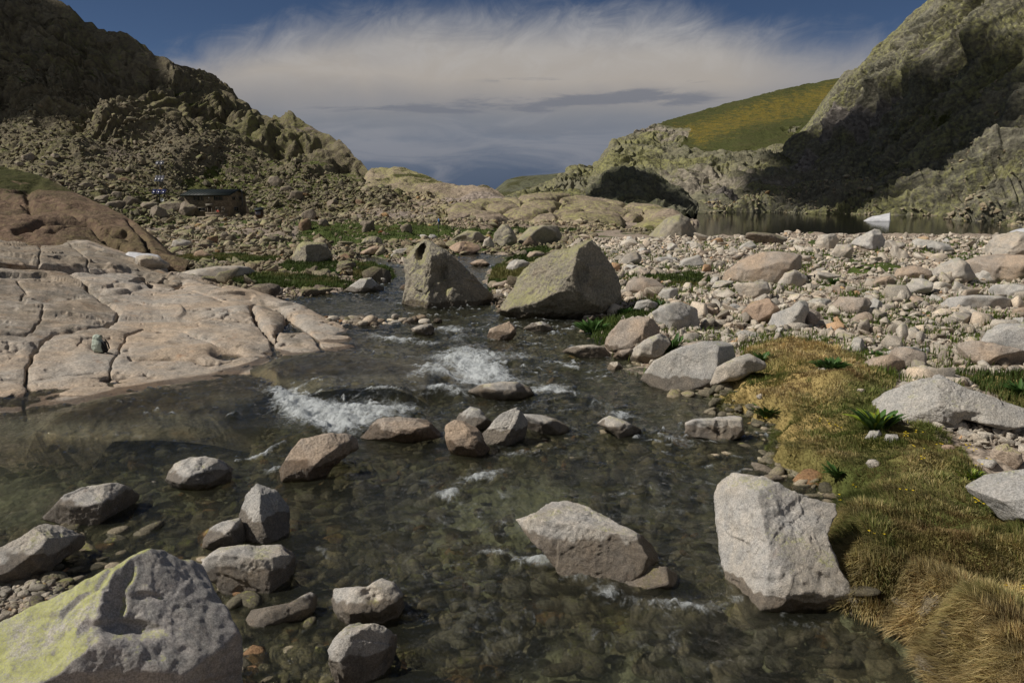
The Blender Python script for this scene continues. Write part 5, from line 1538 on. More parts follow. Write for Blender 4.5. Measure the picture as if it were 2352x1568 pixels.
rock('2', [(1218, 650), (1240, 620), (1300, 620), (1340, 635), (1300, 660), (1240, 665)], 'whitish flat stone on the spit behind the white one', 'granite_pale', nrand=1, sub=4)
rock('2', [(375, 865), (395, 840), (435, 828), (450, 865)], 'small stone touching the left foot of the cleft boulder', 'granite_warm', nrand=1, sub=4)
rock('2', [(5, 880), (60, 840), (120, 800), (190, 793), (230, 830), (275, 860), (265, 885), (150, 888)], 'grey pyramid boulder in the calm water left of the cleft boulder', 'granite_grey', planes=[((.75, 0, .65), .55), ((-.5, .3, .8), .7)], nrand=1)
rock('2', [(235, 810), (255, 785), (285, 800), (300, 822), (260, 828)], 'little grey stone behind the pyramid boulder', 'granite_grey', nrand=1, sub=4, name='stone', cat='stone')
rock('4', [(1930, 330), (1935, 290), (1980, 220), (2010, 205), (2150, 212), (2195, 300), (2190, 325), (2050, 330), (2000, 350), (1960, 352)], 'dark block boulder on the flats, lit only on its left edge', 'granite_big', planes=[((-.8, 0, .6), .5), ((.35, -.1, .93), .5)], nrand=0)
rock('4', [(1160, 450), (1200, 410), (1300, 385), (1420, 370), (1560, 362), (1640, 370), (1690, 400), (1690, 430), (1560, 455), (1400, 460), (1250, 462)], 'long smooth pale rock hump above the green strip', 'granite_pale', nrand=0, p=2.6, rough=.6)
rock('4', [(1780, 545), (1785, 515), (1830, 500), (1865, 512), (1868, 545), (1820, 558)], 'white cube-like stone on the left shore by the calm water', 'granite_grey', nrand=2, p=4)
rock('4', [(900, 350), (910, 305), (970, 292), (1050, 310), (1110, 350), (1100, 375), (1000, 380), (920, 370)], 'grey rounded boulder at the snow patch beside the slab', 'granite_pale', nrand=1)
rock('4', [(1180, 385), (1200, 350), (1250, 333), (1300, 350), (1300, 380), (1230, 395)], 'dark stone beyond the end of the slab', 'granite_far', nrand=2, sub=4)
rock('4', [(1140, 235), (1150, 195), (1200, 188), (1260, 205), (1270, 235), (1200, 248)], 'pale round boulder below the rubble slope', 'granite_pale', nrand=1, sub=4)
rock('4', [(1290, 240), (1330, 215), (1400, 215), (1430, 240), (1370, 258)], 'flat boulder right of the pale round one below the rubble', 'granite_far', nrand=2, sub=4)
rock('4', [(1275, 300), (1300, 270), (1340, 258), (1380, 285), (1450, 295), (1440, 315), (1330, 318)], 'white-topped boulder in the rubble foot', 'granite_pale', nrand=2, sub=4)
rock('4', [(1460, 170), (1475, 140), (1500, 138), (1520, 170), (1515, 205), (1480, 205)], 'upright boulder on the rubble slope below the hut', 'granite_far', nrand=1, sub=4)
rock('1', [(1770, 1200), (1790, 1165), (1840, 1170), (1880, 1215), (1870, 1238), (1810, 1232)], 'pale block high on the slope right of the hut', 'granite_far', nrand=2, sub=4)
rock('1', [(1905, 1320), (1930, 1262), (2020, 1265), (2025, 1310), (1990, 1330), (1930, 1330)], 'large cube boulder with a dark face right of the hut', 'granite_far', planes=[((.3, -.2, .9), .6)], nrand=1, sub=4)
rock('1', [(1848, 1275), (1860, 1235), (1920, 1228), (1940, 1250), (1910, 1280)], 'greenish block left of the dark-faced cube', 'granite_far', nrand=1, sub=4)
rock('1', [(1975, 1450), (2010, 1400), (2070, 1375), (2095, 1420), (2090, 1445), (2040, 1460)], 'greenish hump boulder above the yellow one', 'granite_far', nrand=1, sub=4)
rock('1', [(1975, 1500), (1990, 1460), (2040, 1440), (2060, 1480), (2050, 1520), (2000, 1525)], 'ochre boulder at the foot of the moraine', 'granite_far', nrand=1, sub=4)
rock('1', [(2110, 1490), (2120, 1445), (2150, 1435), (2175, 1480), (2150, 1500)], 'yellow-green boulder right of the ochre one', 'granite_far', nrand=1, sub=4)
rock('1', [(1570, 1430), (1565, 1350), (1590, 1320), (1630, 1345), (1645, 1400), (1620, 1430)], 'tall rounded boulder right of the hut corner', 'granite_far', nrand=1, sub=4)
rock('1', [(1190, 1400), (1205, 1345), (1245, 1325), (1290, 1335), (1320, 1370), (1340, 1430), (1290, 1435), (1240, 1430)], 'great boulder with a pale cap in front of the hut wall', 'granite_far', planes=[((0, .8, .6), .7), ((.3, -.5, .8), .6)], nrand=0, sub=5)
rock('1', [(1050, 1390), (1070, 1350), (1120, 1332), (1180, 1335), (1225, 1360), (1215, 1390), (1120, 1412)], 'long pale boulder left of the capped one by the hut', 'granite_far', nrand=1, sub=5)
rock('1', [(1000, 1420), (1005, 1375), (1040, 1360), (1090, 1385), (1120, 1430), (1070, 1450), (1030, 1445)], 'lichened boulder with a shaded right side below the solar posts', 'granite_far', nrand=1, sub=5)
rock('1', [(925, 1360), (950, 1338), (1010, 1335), (1050, 1345), (1040, 1375), (980, 1385)], 'pale flat boulder at the foot of the solar posts', 'granite_far', nrand=1, sub=4)
rock('1', [(695, 1360), (720, 1335), (790, 1325), (840, 1340), (830, 1370), (750, 1378)], 'long greenish boulder far left of the hut', 'granite_far', nrand=1, sub=4)
rock('1', [(755, 1140), (770, 1110), (810, 1110), (830, 1140), (800, 1152)], 'round boulder high on the moraine left of the solar posts', 'granite_far', nrand=1, sub=4)
rock('1', [(135, 1060), (150, 1030), (200, 1010), (240, 1035), (220, 1060), (170, 1068)], 'pale boulder above the brown whaleback, far left', 'granite_far', nrand=1, sub=4)
rock('B', [(115, 390), (110, 290), (60, 290), (90, 230), (180, 225), (270, 220), (280, 330), (250, 400), (180, 400)], 'overhanging block at the edge of the green meadow', 'granite_far', planes=[((.5, -.3, .8), .6)], nrand=1, sub=4)
rock('B', [(665, 340), (680, 300), (760, 265), (830, 290), (860, 350), (800, 400), (730, 405)], 'domed boulder in the meadow near the grazing animal', 'granite_far', planes=[((.8, 0, .6), .6)], nrand=0, sub=4)
rock('B', [(85, 560), (120, 500), (200, 470), (320, 460), (390, 500), (410, 600), (300, 605), (180, 600)], 'boulder with a yellow-green top just below the meadow', 'granite_big', nrand=1, sub=5)
rock('B', [(50, 730), (100, 680), (220, 625), (300, 600), (420, 630), (455, 680), (300, 705), (150, 730)], 'long pale ramp-shaped boulder by the left channel', 'granite_pale', nrand=1, sub=5)
rock('B', [(530, 720), (560, 675), (640, 650), (760, 632), (850, 650), (820, 690), (700, 730), (600, 730)], 'flat pale slab left of the cleft boulder', 'granite_pale', nrand=1, sub=5)
rock('B', [(520, 760), (545, 715), (600, 720), (640, 765), (600, 790), (545, 785)], 'blue-grey stone in the short grass left of the cleft boulder', 'granite_grey', nrand=2, sub=4, name='stone', cat='stone')
rock('B', [(945, 465), (960, 435), (1020, 430), (1080, 470), (1110, 430), (1170, 430), (1240, 485), (1100, 495), (1000, 490)], 'white rock cluster isolated on the green meadow', 'granite_grey', nrand=2, sub=4)
rock('B', [(2010, 280), (2040, 225), (2090, 210), (2130, 250), (2110, 285)], 'round pale boulder at the meadow end below the humps', 'granite_far', nrand=0, sub=4)


# where things stand is looked up before any of them exists
PLANTS = [  # u, v of the base, width, height (picture units), label, yellowish
    (1360, 766, 54, 36, 'broad dark green leafy plant on the grass tip right of the greatest boulder', 0),
    (1437, 722, 30, 18, 'small leafy plant under the right shoulder of the greatest boulder', 0),
    (1514, 706, 28, 20, 'leafy plant behind the angular grey boulder', 0),
    (1546, 810, 38, 44, 'tall green leafy plant growing between the pinkish boulder and the great slab', 0),
    (1754, 830, 32, 26, 'leafy plant at the upper left corner of the turf', 0),
    (1913, 850, 78, 30, 'widest leafy plant, low and spreading at the top edge of the turf', 0),
    (1768, 958, 66, 34, 'rounded leafy plant on the turf right of the square block', 0),
    (2018, 992, 66, 58, 'tall upright leafy plant with yellowish tips in front of the gabled boulder', .35),
    (2007, 820, 38, 18, 'small leafy plant in the gravel behind the smooth tan boulder', 0),
    (2346, 905, 34, 34, 'leafy plant cut by the right edge of the view', 0),
    (1926, 1098, 22, 40, 'thin grassy-leaved plant at the inlet between the two golden tussocks', 0),
    (1917, 652, 22, 16, 'little plant in the far stone field', 0),
    (1213, 584, 18, 14, 'little dark plant on the far green spit', 0),
    (760, 636, 28, 22, 'dark bush-like plant on the left green strip', 0),
    (2240, 1100, 72, 22, 'low yellow-green plant at the edge of the near gravel patch', .6),
]
SPOT = [cast(p[0], p[1]) for p in PLANTS]
PACK = cast(222, 811)
DISH_P = cast(372, 467)
SOLAR_P = [cast(367, 404), cast(367, 432), cast(367, 462)]
COW_P = cast(876, 539)
FLAG_P = cast(1008, 545)

for a, k in HEROES:
    hero(*a, **k)

# ---- stone prototypes
def proto(sub, seed, flat=1.0, p=3.0, rough=1.0, nmin=9, nmax=14, fr=(0.48, 0.85)):
    pr = random.Random(seed)
    e = pr.uniform(0.65, 1.0)
    R2 = lambda f: 1.0 / np.sqrt((np.cos(f) / 1.0) ** 2 + (np.sin(f) / e) ** 2)
    pl = []
    m = pr.randint(nmin, nmax); off = pr.random() * 6.28
    for q in range(m):
        zz = 1 - 2 * (q + .5) / m; a = off + q * 2.39996
        v = np.array([math.sqrt(1 - zz * zz) * math.cos(a) + pr.gauss(0, .3), math.sqrt(1 - zz * zz) * math.sin(a) + pr.gauss(0, .3), zz + pr.gauss(0, .3)])
        pl.append((v, pr.uniform(*fr)))
    V, Fc, D = rock_shape(R2, 0.6 * flat, p, sub, pl, 1.0, seed + 100, rough)
    V = V - V.mean(0)
    return V / np.abs(V).max(), Fc


def hull(npts, seed, box_=0.0):
    import bmesh
    pr = random.Random(seed); bm = bmesh.new()
    e = (1.0, pr.uniform(.6, 1.0), pr.uniform(.45, .85))
    for _ in range(npts):
        v = np.array([pr.gauss(0, 1), pr.gauss(0, 1), pr.gauss(0, 1)]); v /= np.abs(v).max() ** .5 * np.linalg.norm(v) ** .5
        v = v * pr.uniform(.85, 1.0) * e
        bm.verts.new(v)
    r = bmesh.ops.convex_hull(bm, input=bm.verts)
    bmesh.ops.delete(bm, geom=[x for x in r['geom_interior'] if isinstance(x, bmesh.types.BMVert)], context='VERTS')
    bmesh.ops.recalc_face_normals(bm, faces=bm.faces)
    bmesh.ops.bevel(bm, geom=list(bm.edges), offset=.035, segments=1, affect='EDGES')
    bmesh.ops.triangulate(bm, faces=bm.faces)
    bm.verts.index_update()
    V = np.array([v.co[:] for v in bm.verts]); Fc = np.array([[v.index for v in f.verts] for f in bm.faces]); bm.free()
    V -= V.mean(0)
    return V / np.abs(V).max(), Fc


P2 = [hull(random.Random(i).randint(8, 11), 500 + i) for i in range(16)]
P3 = [hull(random.Random(i).randint(14, 22), 600 + i) for i in range(12)]
PR2 = [proto(2, 700 + i, p=2.2, rough=.3, nmin=1, nmax=3, fr=(.65, .9)) for i in range(8)]
PR3 = [proto(3, 740 + i, p=2.2, rough=.3, nmin=1, nmax=3, fr=(.65, .9)) for i in range(8)]


def tints(n, g, kinds=((.55, (1, .98, .95)), (.25, (1.08, 1.0, .92)), (.13, (.72, .70, .68)), (.02, (1.0, .72, .50)), (.05, (.42, .40, .38)))):
    w = np.array([k[0] for k in kinds]); c = np.array([k[1] for k in kinds], float)
    i = g.choice(len(w), n, p=w / w.sum())
    return c[i] * g.uniform(0.72, 1.22, (n, 1))


def rotmats(n, g, tilt=1.0):
    a = g.uniform(0, 2 * np.pi, n); b = g.normal(0, 0.35 * tilt, n); c = g.normal(0, 0.35 * tilt, n)
    ca, sa, cb, sb, cc, sc_ = np.cos(a), np.sin(a), np.cos(b), np.sin(b), np.cos(c), np.sin(c)
    Z = np.zeros((n, 3, 3)); Z[:, 0, 0] = ca; Z[:, 0, 1] = -sa; Z[:, 1, 0] = sa; Z[:, 1, 1] = ca; Z[:, 2, 2] = 1
    X = np.zeros((n, 3, 3)); X[:, 0, 0] = 1; X[:, 1, 1] = cb; X[:, 1, 2] = -sb; X[:, 2, 1] = sb; X[:, 2, 2] = cb
    Y = np.zeros((n, 3, 3)); Y[:, 1, 1] = 1; Y[:, 0, 0] = cc; Y[:, 0, 2] = sc_; Y[:, 2, 0] = -sc_; Y[:, 2, 2] = cc
    return Z @ X @ Y


def stones(name, pos, size, mat, protos, seed, label_cat=None, flat=(0.5, 0.9), sink=0.25, tint=None, smooth=False, wet=None):
    g = np.random.default_rng(seed)
    n = len(pos)
    if tint is None:
        tint = tints(n, g)
    M = rotmats(n, g)
    sc = np.stack([size * g.uniform(.8, 1.15, n), size * g.uniform(.6, 1.0, n), size * g.uniform(*flat, n)], 1) * 0.5
    which = g.integers(0, len(protos), n)
    Vs = []; Fs = []; Ts = []; Ws = []; o = 0
    for k, (V, Fc) in enumerate(protos):
        idx = np.where(which == k)[0]
        if not len(idx):
            continue
        Q = V[None] * sc[idx][:, None, :]
        # lay the flat side down: prototype z is its thin axis
        Q = np.einsum('nij,nkj->nki', M[idx], Q) + pos[idx][:, None, :]
        Q[..., 2] += (sc[idx, 2] * (1 - 2 * sink))[:, None]
        m = len(idx)
        Fs.append((Fc[None] + (o + np.arange(m) * len(V))[:, None, None]).reshape(-1, 3))
        Vs.append(Q.reshape(-1, 3)); Ts.append(np.repeat(tint[idx], len(V), 0)); o += m * len(V)
        if wet is not None:
            Ws.append(np.repeat(wet[idx], len(V)))
    at = {'tint': np.concatenate(Ts)}
    if wet is not None:
        at['wet'] = np.concatenate(Ws)
    ob = mk(name, np.concatenate(Vs), np.concatenate(Fs), MATS[mat], at, smooth=smooth)
    tag(ob, kind='stuff')
    return ob


def polar(n, r0, r1, a0, a1, g, power=0.0):
    """power 0: log-uniform radius"""
    r = np.exp(g.uniform(math.log(r0), math.log(r1), n)) if power == 0 else (g.uniform(r0 ** power, r1 ** power, n)) ** (1 / power)
    a = np.radians(g.uniform(a0, a1, n))
    return r * np.sin(a), r * np.cos(a)


def sample_ground(n, r0, r1, a0, a1, seed, ok, power=0.0):
    g = np.random.default_rng(seed)
    x, y = polar(n, r0, r1, a0, a1, g, power)
    sd = poly_sd(STREAM, x, y)
    k = ok(x, y, sd)
    x, y, sd = x[k], y[k], sd[k]
    return np.stack([x, y, ground_h(x, y)], -1), sd


def right_ok(x, y, sd):
    t = turf(x, y, GOLD)
    t2 = turf(x, y, GREEN)
    g = np.random.default_rng(3).random(x.shape)
    return (sd > 0.05) & (t < 0.25) & ((y > 17.5) | (sd > 2.2)) & (poly_sd(GOLD[0], x, y) > .15) & ((t2 < 0.4) | (g < 0.06)) & (poly_sd(LAKE, x, y) > 0.6) & (x > 0.115 * y - 3 + 0 * y)


g = np.random.default_rng(21)
# fine rubble of the right-hand field
pos, sd = sample_ground(42000, 12, 92, -2, 38, 31, right_ok)
size = np.exp(g.normal(math.log(0.085), 0.5, len(pos))) * (0.75 + np.hypot(pos[:, 0], pos[:, 1]) / 30)
stones('scree_rubble', pos, size, 'granite_scree', P2, 41, wet=np.clip(1 - sd / .25, 0, 1))
# medium stones
pos, sd = sample_ground(3000, 13, 92, -1, 38, 32, right_ok)
size = np.clip(np.exp(g.normal(math.log(0.28), 0.45, len(pos))), .14, .9) * (0.85 + pos[:, 1] / 90)
stones('scree_stones', pos, size, 'granite_scree', P3, 42, smooth=False, sink=.3, wet=0 * size)

# left flats and the ground up to the hut
def left_ok(x, y, sd):
    slabx = -1.5 - 0.0 * y
    t2 = turf(x, y, GREEN)
    g = np.random.default_rng(4).random(x.shape)
    cl = fbm(np.stack([x, y, 0 * x], -1) * .12 + 90, 3)
    return (sd > 0.1) & ((t2 < .35) | (g < .05)) & (poly_sd(LAKE, x, y) > 0.5) & (x < 0.12 * y - 2) & (y > 27) & ((cl > -.25) | (g < .35))
pos, sd = sample_ground(26000, 28, 180, -24, 12, 33, left_ok, 0.7)
size = np.exp(g.normal(math.log(0.20), 0.45, len(pos))) * (0.8 + pos[:, 1] / 60)
stones('rubble', pos, size, 'granite_moraine', P2, 43, tint=tints(len(pos), g) * 1.15)
pos, sd = sample_ground(1500, 30, 180, -24, 12, 34, left_ok, 0.8)
size = np.exp(g.normal(math.log(0.6), 0.35, len(pos))) * (0.7 + pos[:, 1] / 120)
stones('rubble', pos, size, 'granite_moraine', P3, 44, tint=tints(len(pos), g) * 1.25)

# talus on the mountains: points picked on their sheets
def on_sheet(P, n, seed, t0, t1, u0=0.0, u1=1.0, power=1.0):
    g = np.random.default_rng(seed)
    nt, nu = P.shape[:2]
    i = ((t0 + (t1 - t0) * g.random(n) ** power) * (nt - 1)).astype(int)
    j = ((u0 + (u1 - u0) * g.random(n)) * (nu - 1)).astype(int)
    p = P[i, j] + g.normal(0, .15, (n, 3)) * (1, 1, 0)
    # keep the hut, its forecourt and the steep turf behind it clear
    px = CU + p[:, 0] / (p[:, 1] * FWD[1] - (p[:, 2] - EYE) * -FWD[2]) * F
    k = (px > 415) & (px < 560) & (p[:, 1] > 150) & (p[:, 1] < 182)
    k |= (px > 425) & (px < 530) & (p[:, 1] >= 182) & (p[:, 1] < 214) & (g.random(n) < .93)
    return p[~k]


pos = on_sheet(SURF['left'], 15000, 51, 0.0, 0.66, .38, 1, 1.1)
size = np.exp(g.normal(math.log(0.75), 0.5, len(pos)))
stones('talus', pos, np.clip(size, .3, 3.2), 'granite_moraine', P2, 52, tint=tints(len(pos), g) * .75)
pos = on_sheet(SURF['mid'], 2600, 53, 0.0, 0.7, 0.1, 1, 1.3)
stones('talus', pos, np.clip(np.exp(g.normal(math.log(.7), .45, len(pos))), .3, 2.5), 'granite_moraine', P2, 54, tint=tints(len(pos), g) * 1.3)
pos = on_sheet(SURF['humps'], 900, 55, 0.0, 0.25)
stones('talus', pos, np.clip(np.exp(g.normal(math.log(.6), .4, len(pos))), .3, 1.6), 'granite_moraine', P2, 56, tint=tints(len(pos), g) * 1.4)
pos = np.concatenate([on_sheet(SURF['right'], 3500, 57, 0.0, 0.14, .42, .85), on_sheet(SURF['right'], 2500, 58, 0.02, 0.3, .05, .35), on_sheet(SURF['right'], 1200, 59, .05, .7, .2, .6)])
stones('talus', pos, np.clip(np.exp(g.normal(math.log(.8), .45, len(pos))), .3, 2.4), 'granite_moraine', P2, 60, tint=tints(len(pos), g) * 1.2)

# stream bed cobbles
def bed_ok(x, y, sd):
    c = fbm(np.stack([x, y, 0 * x], -1) * .5 + 12, 3)
    pool = np.exp(-(((x + 7.5) / 4) ** 2 + ((y - 10.2) / 1.0) ** 2))
    pool2 = np.exp(-(((x - .9) / 1.1) ** 2 + ((y - 6.4) / .7) ** 2))
    return (sd < 0.1) & (c > -.42) & (pool < .5) & (pool2 < .55)
pos, sd = sample_ground(15000, 5.2, 26, -34, 30, 35, bed_ok)
size = np.exp(g.normal(math.log(0.12), 0.5, len(pos))) * (.8 + np.hypot(pos[:, 0], pos[:, 1]) / 30)
bt = tints(len(pos), g, ((.4, (.52, .49, .40)), (.32, (.34, .33, .27)), (.12, (.78, .73, .62)), (.05, (.55, .36, .22)), (.11, (.20, .20, .16))))
stones('streambed_cobbles', pos, np.clip(size, .04, .45), 'granite_scree', PR2, 61, tint=bt, smooth=True, flat=(.35, .6), sink=.4, wet=0 * size)
# larger stones lying awash in the riffles
def riffle_ok(x, y, sd):
    c = fbm(np.stack([x, y, 0 * x], -1) * .8 + 52, 3)
    return (sd < -0.2) & (c > -.05) & (shelf_mask(x, y) < .1)
pos, sd = sample_ground(1100, 6, 24, -30, 26, 39, riffle_ok)
size = np.clip(np.exp(g.normal(math.log(.24), .35, len(pos))), .12, .5)
pos[:, 2] = np.maximum(pos[:, 2], zw(pos[:, 1]) - size * .55)
stones('streambed_cobbles', pos, size, 'granite_scree', PR3, 66, smooth=True, flat=(.4, .65), sink=.35, tint=tints(len(pos), g) * .5, wet=0 * size)
# dry gravel spit, lower left
spit = wpoly([(-500, 1345), (0, 1335), (60, 1330), (110, 1318), (175, 1345), (220, 1440), (60, 1500), (-500, 1560)])
pos, sd = sample_ground(9000, 5.5, 11, -50, -20, 36, lambda x, y, sd: poly_sd(spit, x, y) < 0.05)
size = np.clip(np.exp(g.normal(math.log(0.075), 0.4, len(pos))), .03, .2)
stones('gravel', pos, size, 'granite_scree', PR3, 62, smooth=True, flat=(.5, .8), tint=tints(len(pos), g) * .85, wet=np.clip(1 - sd / .25, 0, 1) * .9)
# pebble bar left of the cleft boulder and along the left shore of the calm reach
def bar_ok(x, y, sd):
    return (sd > -0.25) & (sd < 2.2) & (x < 0) & (y > 24) & (turf(x, y, GREEN) < .3)
pos, sd = sample_ground(5000, 25, 55, -25, 2, 37, bar_ok)
stones('gravel', pos, np.exp(g.normal(math.log(.2), .4, len(pos))), 'granite_scree', P2, 63, wet=np.clip(1 - sd / .3, 0, 1))
# thin bar of small stones in the river (seen at 780-900, 735)
c = on_water(840, 741)
x = c[0] + g.normal(0, 1.0, 160); y = c[1] + g.normal(0, .35, 160)
stones('gravel', np.stack([x, y, zw(y) - .10 + g.uniform(0, .08, 160)], -1), np.exp(g.normal(math.log(.28), .4, 160)), 'granite_scree', PR3, 64, wet=g.uniform(.2, .9, 160))

# ---- loose boulders that can be told from the rubble: things of their own, copied from a few kinds
def rock_kind(name, mat, seed, sub=4, **k):
    V, Fc = proto(sub, seed, **k)
    n = len(V)
    me = bpy.data.meshes.new(name)
    me.from_pydata([tuple(v) for v in V * 0.5], [], [tuple(int(i) for i in f) for f in Fc])
    me.polygons.foreach_set('use_smooth', np.ones(len(Fc), bool))
    at = me.attributes.new('wet', 'FLOAT', 'POINT'); at.data.foreach_set('value', np.zeros(n, np.float32))
    me.materials.append(MATS[mat])
    return me


def scatter(n, r0, r1, a0, a1, ok, seed, kinds, smin, smax, label, group, power=0.0, name='boulder', pos=None):
    g = np.random.default_rng(seed)
    if pos is None:
        pos, sd = sample_ground(n * 14, r0, r1, a0, a1, seed, ok, power)
    out = []
    for p in pos:
        if len(out) >= n:
            break
        s = math.exp(g.uniform(math.log(smin), math.log(smax)))
        if any((p[0] - q[0]) ** 2 + (p[1] - q[1]) ** 2 < (0.75 * (s + q[2])) ** 2 * .6 for q in out + BIG):
            continue
        out.append((p[0], p[1], s))
        me = kinds[int(g.integers(0, len(kinds)))]
        o = bpy.data.objects.new(name, me)
        COL.objects.link(o)
        sx, sy, sz = s * g.uniform(.9, 1.2), s * g.uniform(.7, 1.0), s * g.uniform(.55, .9)
        o.scale = (sx, sy, sz)
        o.rotation_euler = (g.normal(0, .25), g.normal(0, .25), g.uniform(0, 6.28))
        o.location = (p[0], p[1], p[2] + sz * .5 * .38)
        tag(o, label, 'boulder', group)
    BIG.extend(out)


BIG = []
for o in COL.objects:
    if o.name.startswith(('boulder', 'stone')) and o.type == 'MESH':
        BIG.append((o.location.x, o.location.y, max(o.dimensions.x, 0.2)))
K_R = [rock_kind('boulder', m, 800 + i) for i, m in enumerate(['granite_pale', 'granite_warm', 'granite_pale', 'granite_grey', 'granite_pale', 'granite_warm', 'granite_grey', 'granite_pale'])]
K_L = [rock_kind('boulder', 'granite_far', 850 + i, p=2.6) for i in range(8)]
scatter(60, 14, 32, 3, 34, right_ok, 71, K_R, .32, .75, 'pale angular boulder in the near part of the stone field behind the turf', 'loose boulders of the near stone field')
scatter(75, 32, 92, 3, 34, right_ok, 72, K_R, .6, 1.5, 'pale boulder in the far part of the stone field before the lake', 'loose boulders of the far stone field')
scatter(40, 30, 90, -20, 6, left_ok, 73, K_L, .6, 1.7, 'weathered boulder on the grassy flats left of the stream', 'boulders on the flats', .8)
pos = on_sheet(SURF['left'], 900, 74, 0.02, 0.30, .42, .98)
scatter(60, 0, 0, 0, 0, None, 75, K_L, 1.3, 3.6, 'brown weathered boulder on the moraine around the hut', 'boulders on the moraine', pos=pos)

# ------------------------------------------------------------------ grass
def blades(name, x, y, L, W, col, lean, seed, segs=2, zoff=0.0, dirv=None):
    g = np.random.default_rng(seed)
    n = len(x)
    z = ground_h(x, y) + zoff
    a = g.uniform(0, 2 * np.pi, n)
    d = np.stack([np.cos(a), np.sin(a)], 1)
    if dirv is not None:
        d = d * 0.6 + dirv
        d /= np.linalg.norm(d, axis=1, keepdims=True) + 1e-6
    sdv = np.stack([-d[:, 1], d[:, 0]], 1)
    # face the blade width roughly across
    base = np.stack([x, y, z], 1)
    d3 = np.concatenate([d, np.zeros((n, 1))], 1); s3 = np.concatenate([sdv, np.zeros((n, 1))], 1)
    th0 = lean * 0.5; th1 = lean
    up = np.array([0, 0, 1.0])
    m = base + (d3 * np.sin(th0)[:, None] + up * np.cos(th0)[:, None]) * (L * .55)[:, None]
    t = m + (d3 * np.sin(th1)[:, None] + up * np.cos(th1)[:, None]) * (L * .45)[:, None]
    w = W[:, None] * .5
    V = np.stack([base - s3 * w, base + s3 * w, m + s3 * w * .7, m - s3 * w * .7, t], 1).reshape(-1, 3)
    o = np.arange(n) * 5
    q = np.stack([o, o + 1, o + 2, o + 3], 1); tr = np.stack([o + 3, o + 2, o + 4], 1)
    c = np.repeat(col, 5, 0)
    sh = np.tile([.8, .8, 1., 1., 1.1], n)[:, None]      # blades are darker at the root, lighter at the tip
    ob = mk(name, V, [q, tr], MATS['grass_blades'], {'tint': c * (0.75 + 0.25 * sh)}, smooth=False)
    tag(ob, kind='stuff')
    return ob


def grad_sd(x, y):
    e = 0.05
    s0 = poly_sd(STREAM, x, y)
    gx = (poly_sd(STREAM, x + e, y) - s0) / e; gy = (poly_sd(STREAM, x, y + e) - s0) / e
    return s0, np.stack([gx, gy], 1)


def golden():
    g = np.random.default_rng(81)
    n = 600000
    b0 = GOLD[0].min(0); b1 = GOLD[0].max(0)
    r = np.exp(g.uniform(math.log(5.0), math.log(19), n)); a = np.radians(g.uniform(8, 42, n))
    x, y = r * np.sin(a), r * np.cos(a)
    ins = poly_sd(GOLD[0], x, y) < 0.1
    x, y = x[ins], y[ins]
    s0, gr = grad_sd(x, y)
    p = np.stack([x, y, 0 * x], -1)
    sdn = s0 + 0.22 * fbm(p * 1.7 + 5, 4) * np.clip(np.hypot(x, y) / 10, .6, 2)
    k = sdn > -0.03
    x, y, p, gr, sdn = x[k], y[k], p[k], gr[k], sdn[k]
    n = len(x); r = np.hypot(x, y)
    cl = fbm(p * 2.2 + 7, 3); cl2 = fbm(p * 0.55 + 30, 3); tuf = fbm(p * 6.5 + 3, 2)
    near_edge = np.exp(-np.clip(sdn, 0, 9) / (.35 + .1 * (r < 9)))
    bare = sst(fbm(p * 1.3 + 61, 4), .28, .5) * (1 - near_edge)
    dry = np.clip(0.62 + 0.75 * cl2 + 0.35 * cl + g.normal(0, .22, n) + .6 * near_edge * (r < 9) - .42 * sst(r, 10, 13) - .5 * near_edge * (r > 9), 0, 1)
    L = (0.020 + 0.030 * g.random(n) + 0.02 * np.clip(cl, 0, 1) + 0.055 * np.clip(tuf, 0, 1) + 0.15 * near_edge * (r < 9.5)) * (1 + .02 * r)
    lean = np.clip(g.normal(0.9, .5, n) + .5 * near_edge, .05, 2.2)
    flow = np.stack([fbm(p * 1.9 + 11, 3), fbm(p * 1.9 + 47, 3)], 1) * 0.8
    dirv = flow - gr * (0.25 + 2.2 * near_edge[:, None])
    gold = np.array([.62, .46, .19]); straw = np.array([.78, .63, .34]); green = np.array([.16, .19, .05]); brown = np.array([.30, .18, .08])
    u = g.random((n, 1))
    c = gold * u + straw * (1 - u)
    c = np.where(g.random((n, 1)) < .18, brown, c)
    c = c * dry[:, None] ** .8 + green * (1 - dry[:, None] ** .8)
    c = c * g.uniform(.7, 1.15, (n, 1)) * (0.82 + .38 * np.clip(tuf, -1, 1)[:, None])
    c = c * (1 - .6 * bare[:, None]) + np.array([.16, .085, .04]) * .6 * bare[:, None]
    L = L * (1 - .45 * bare)
    blades('grass', x, y, L, (0.0045 + 0.00055 * r) * g.uniform(.7, 1.3, n), c, lean, 82, dirv=dirv, zoff=-.01)


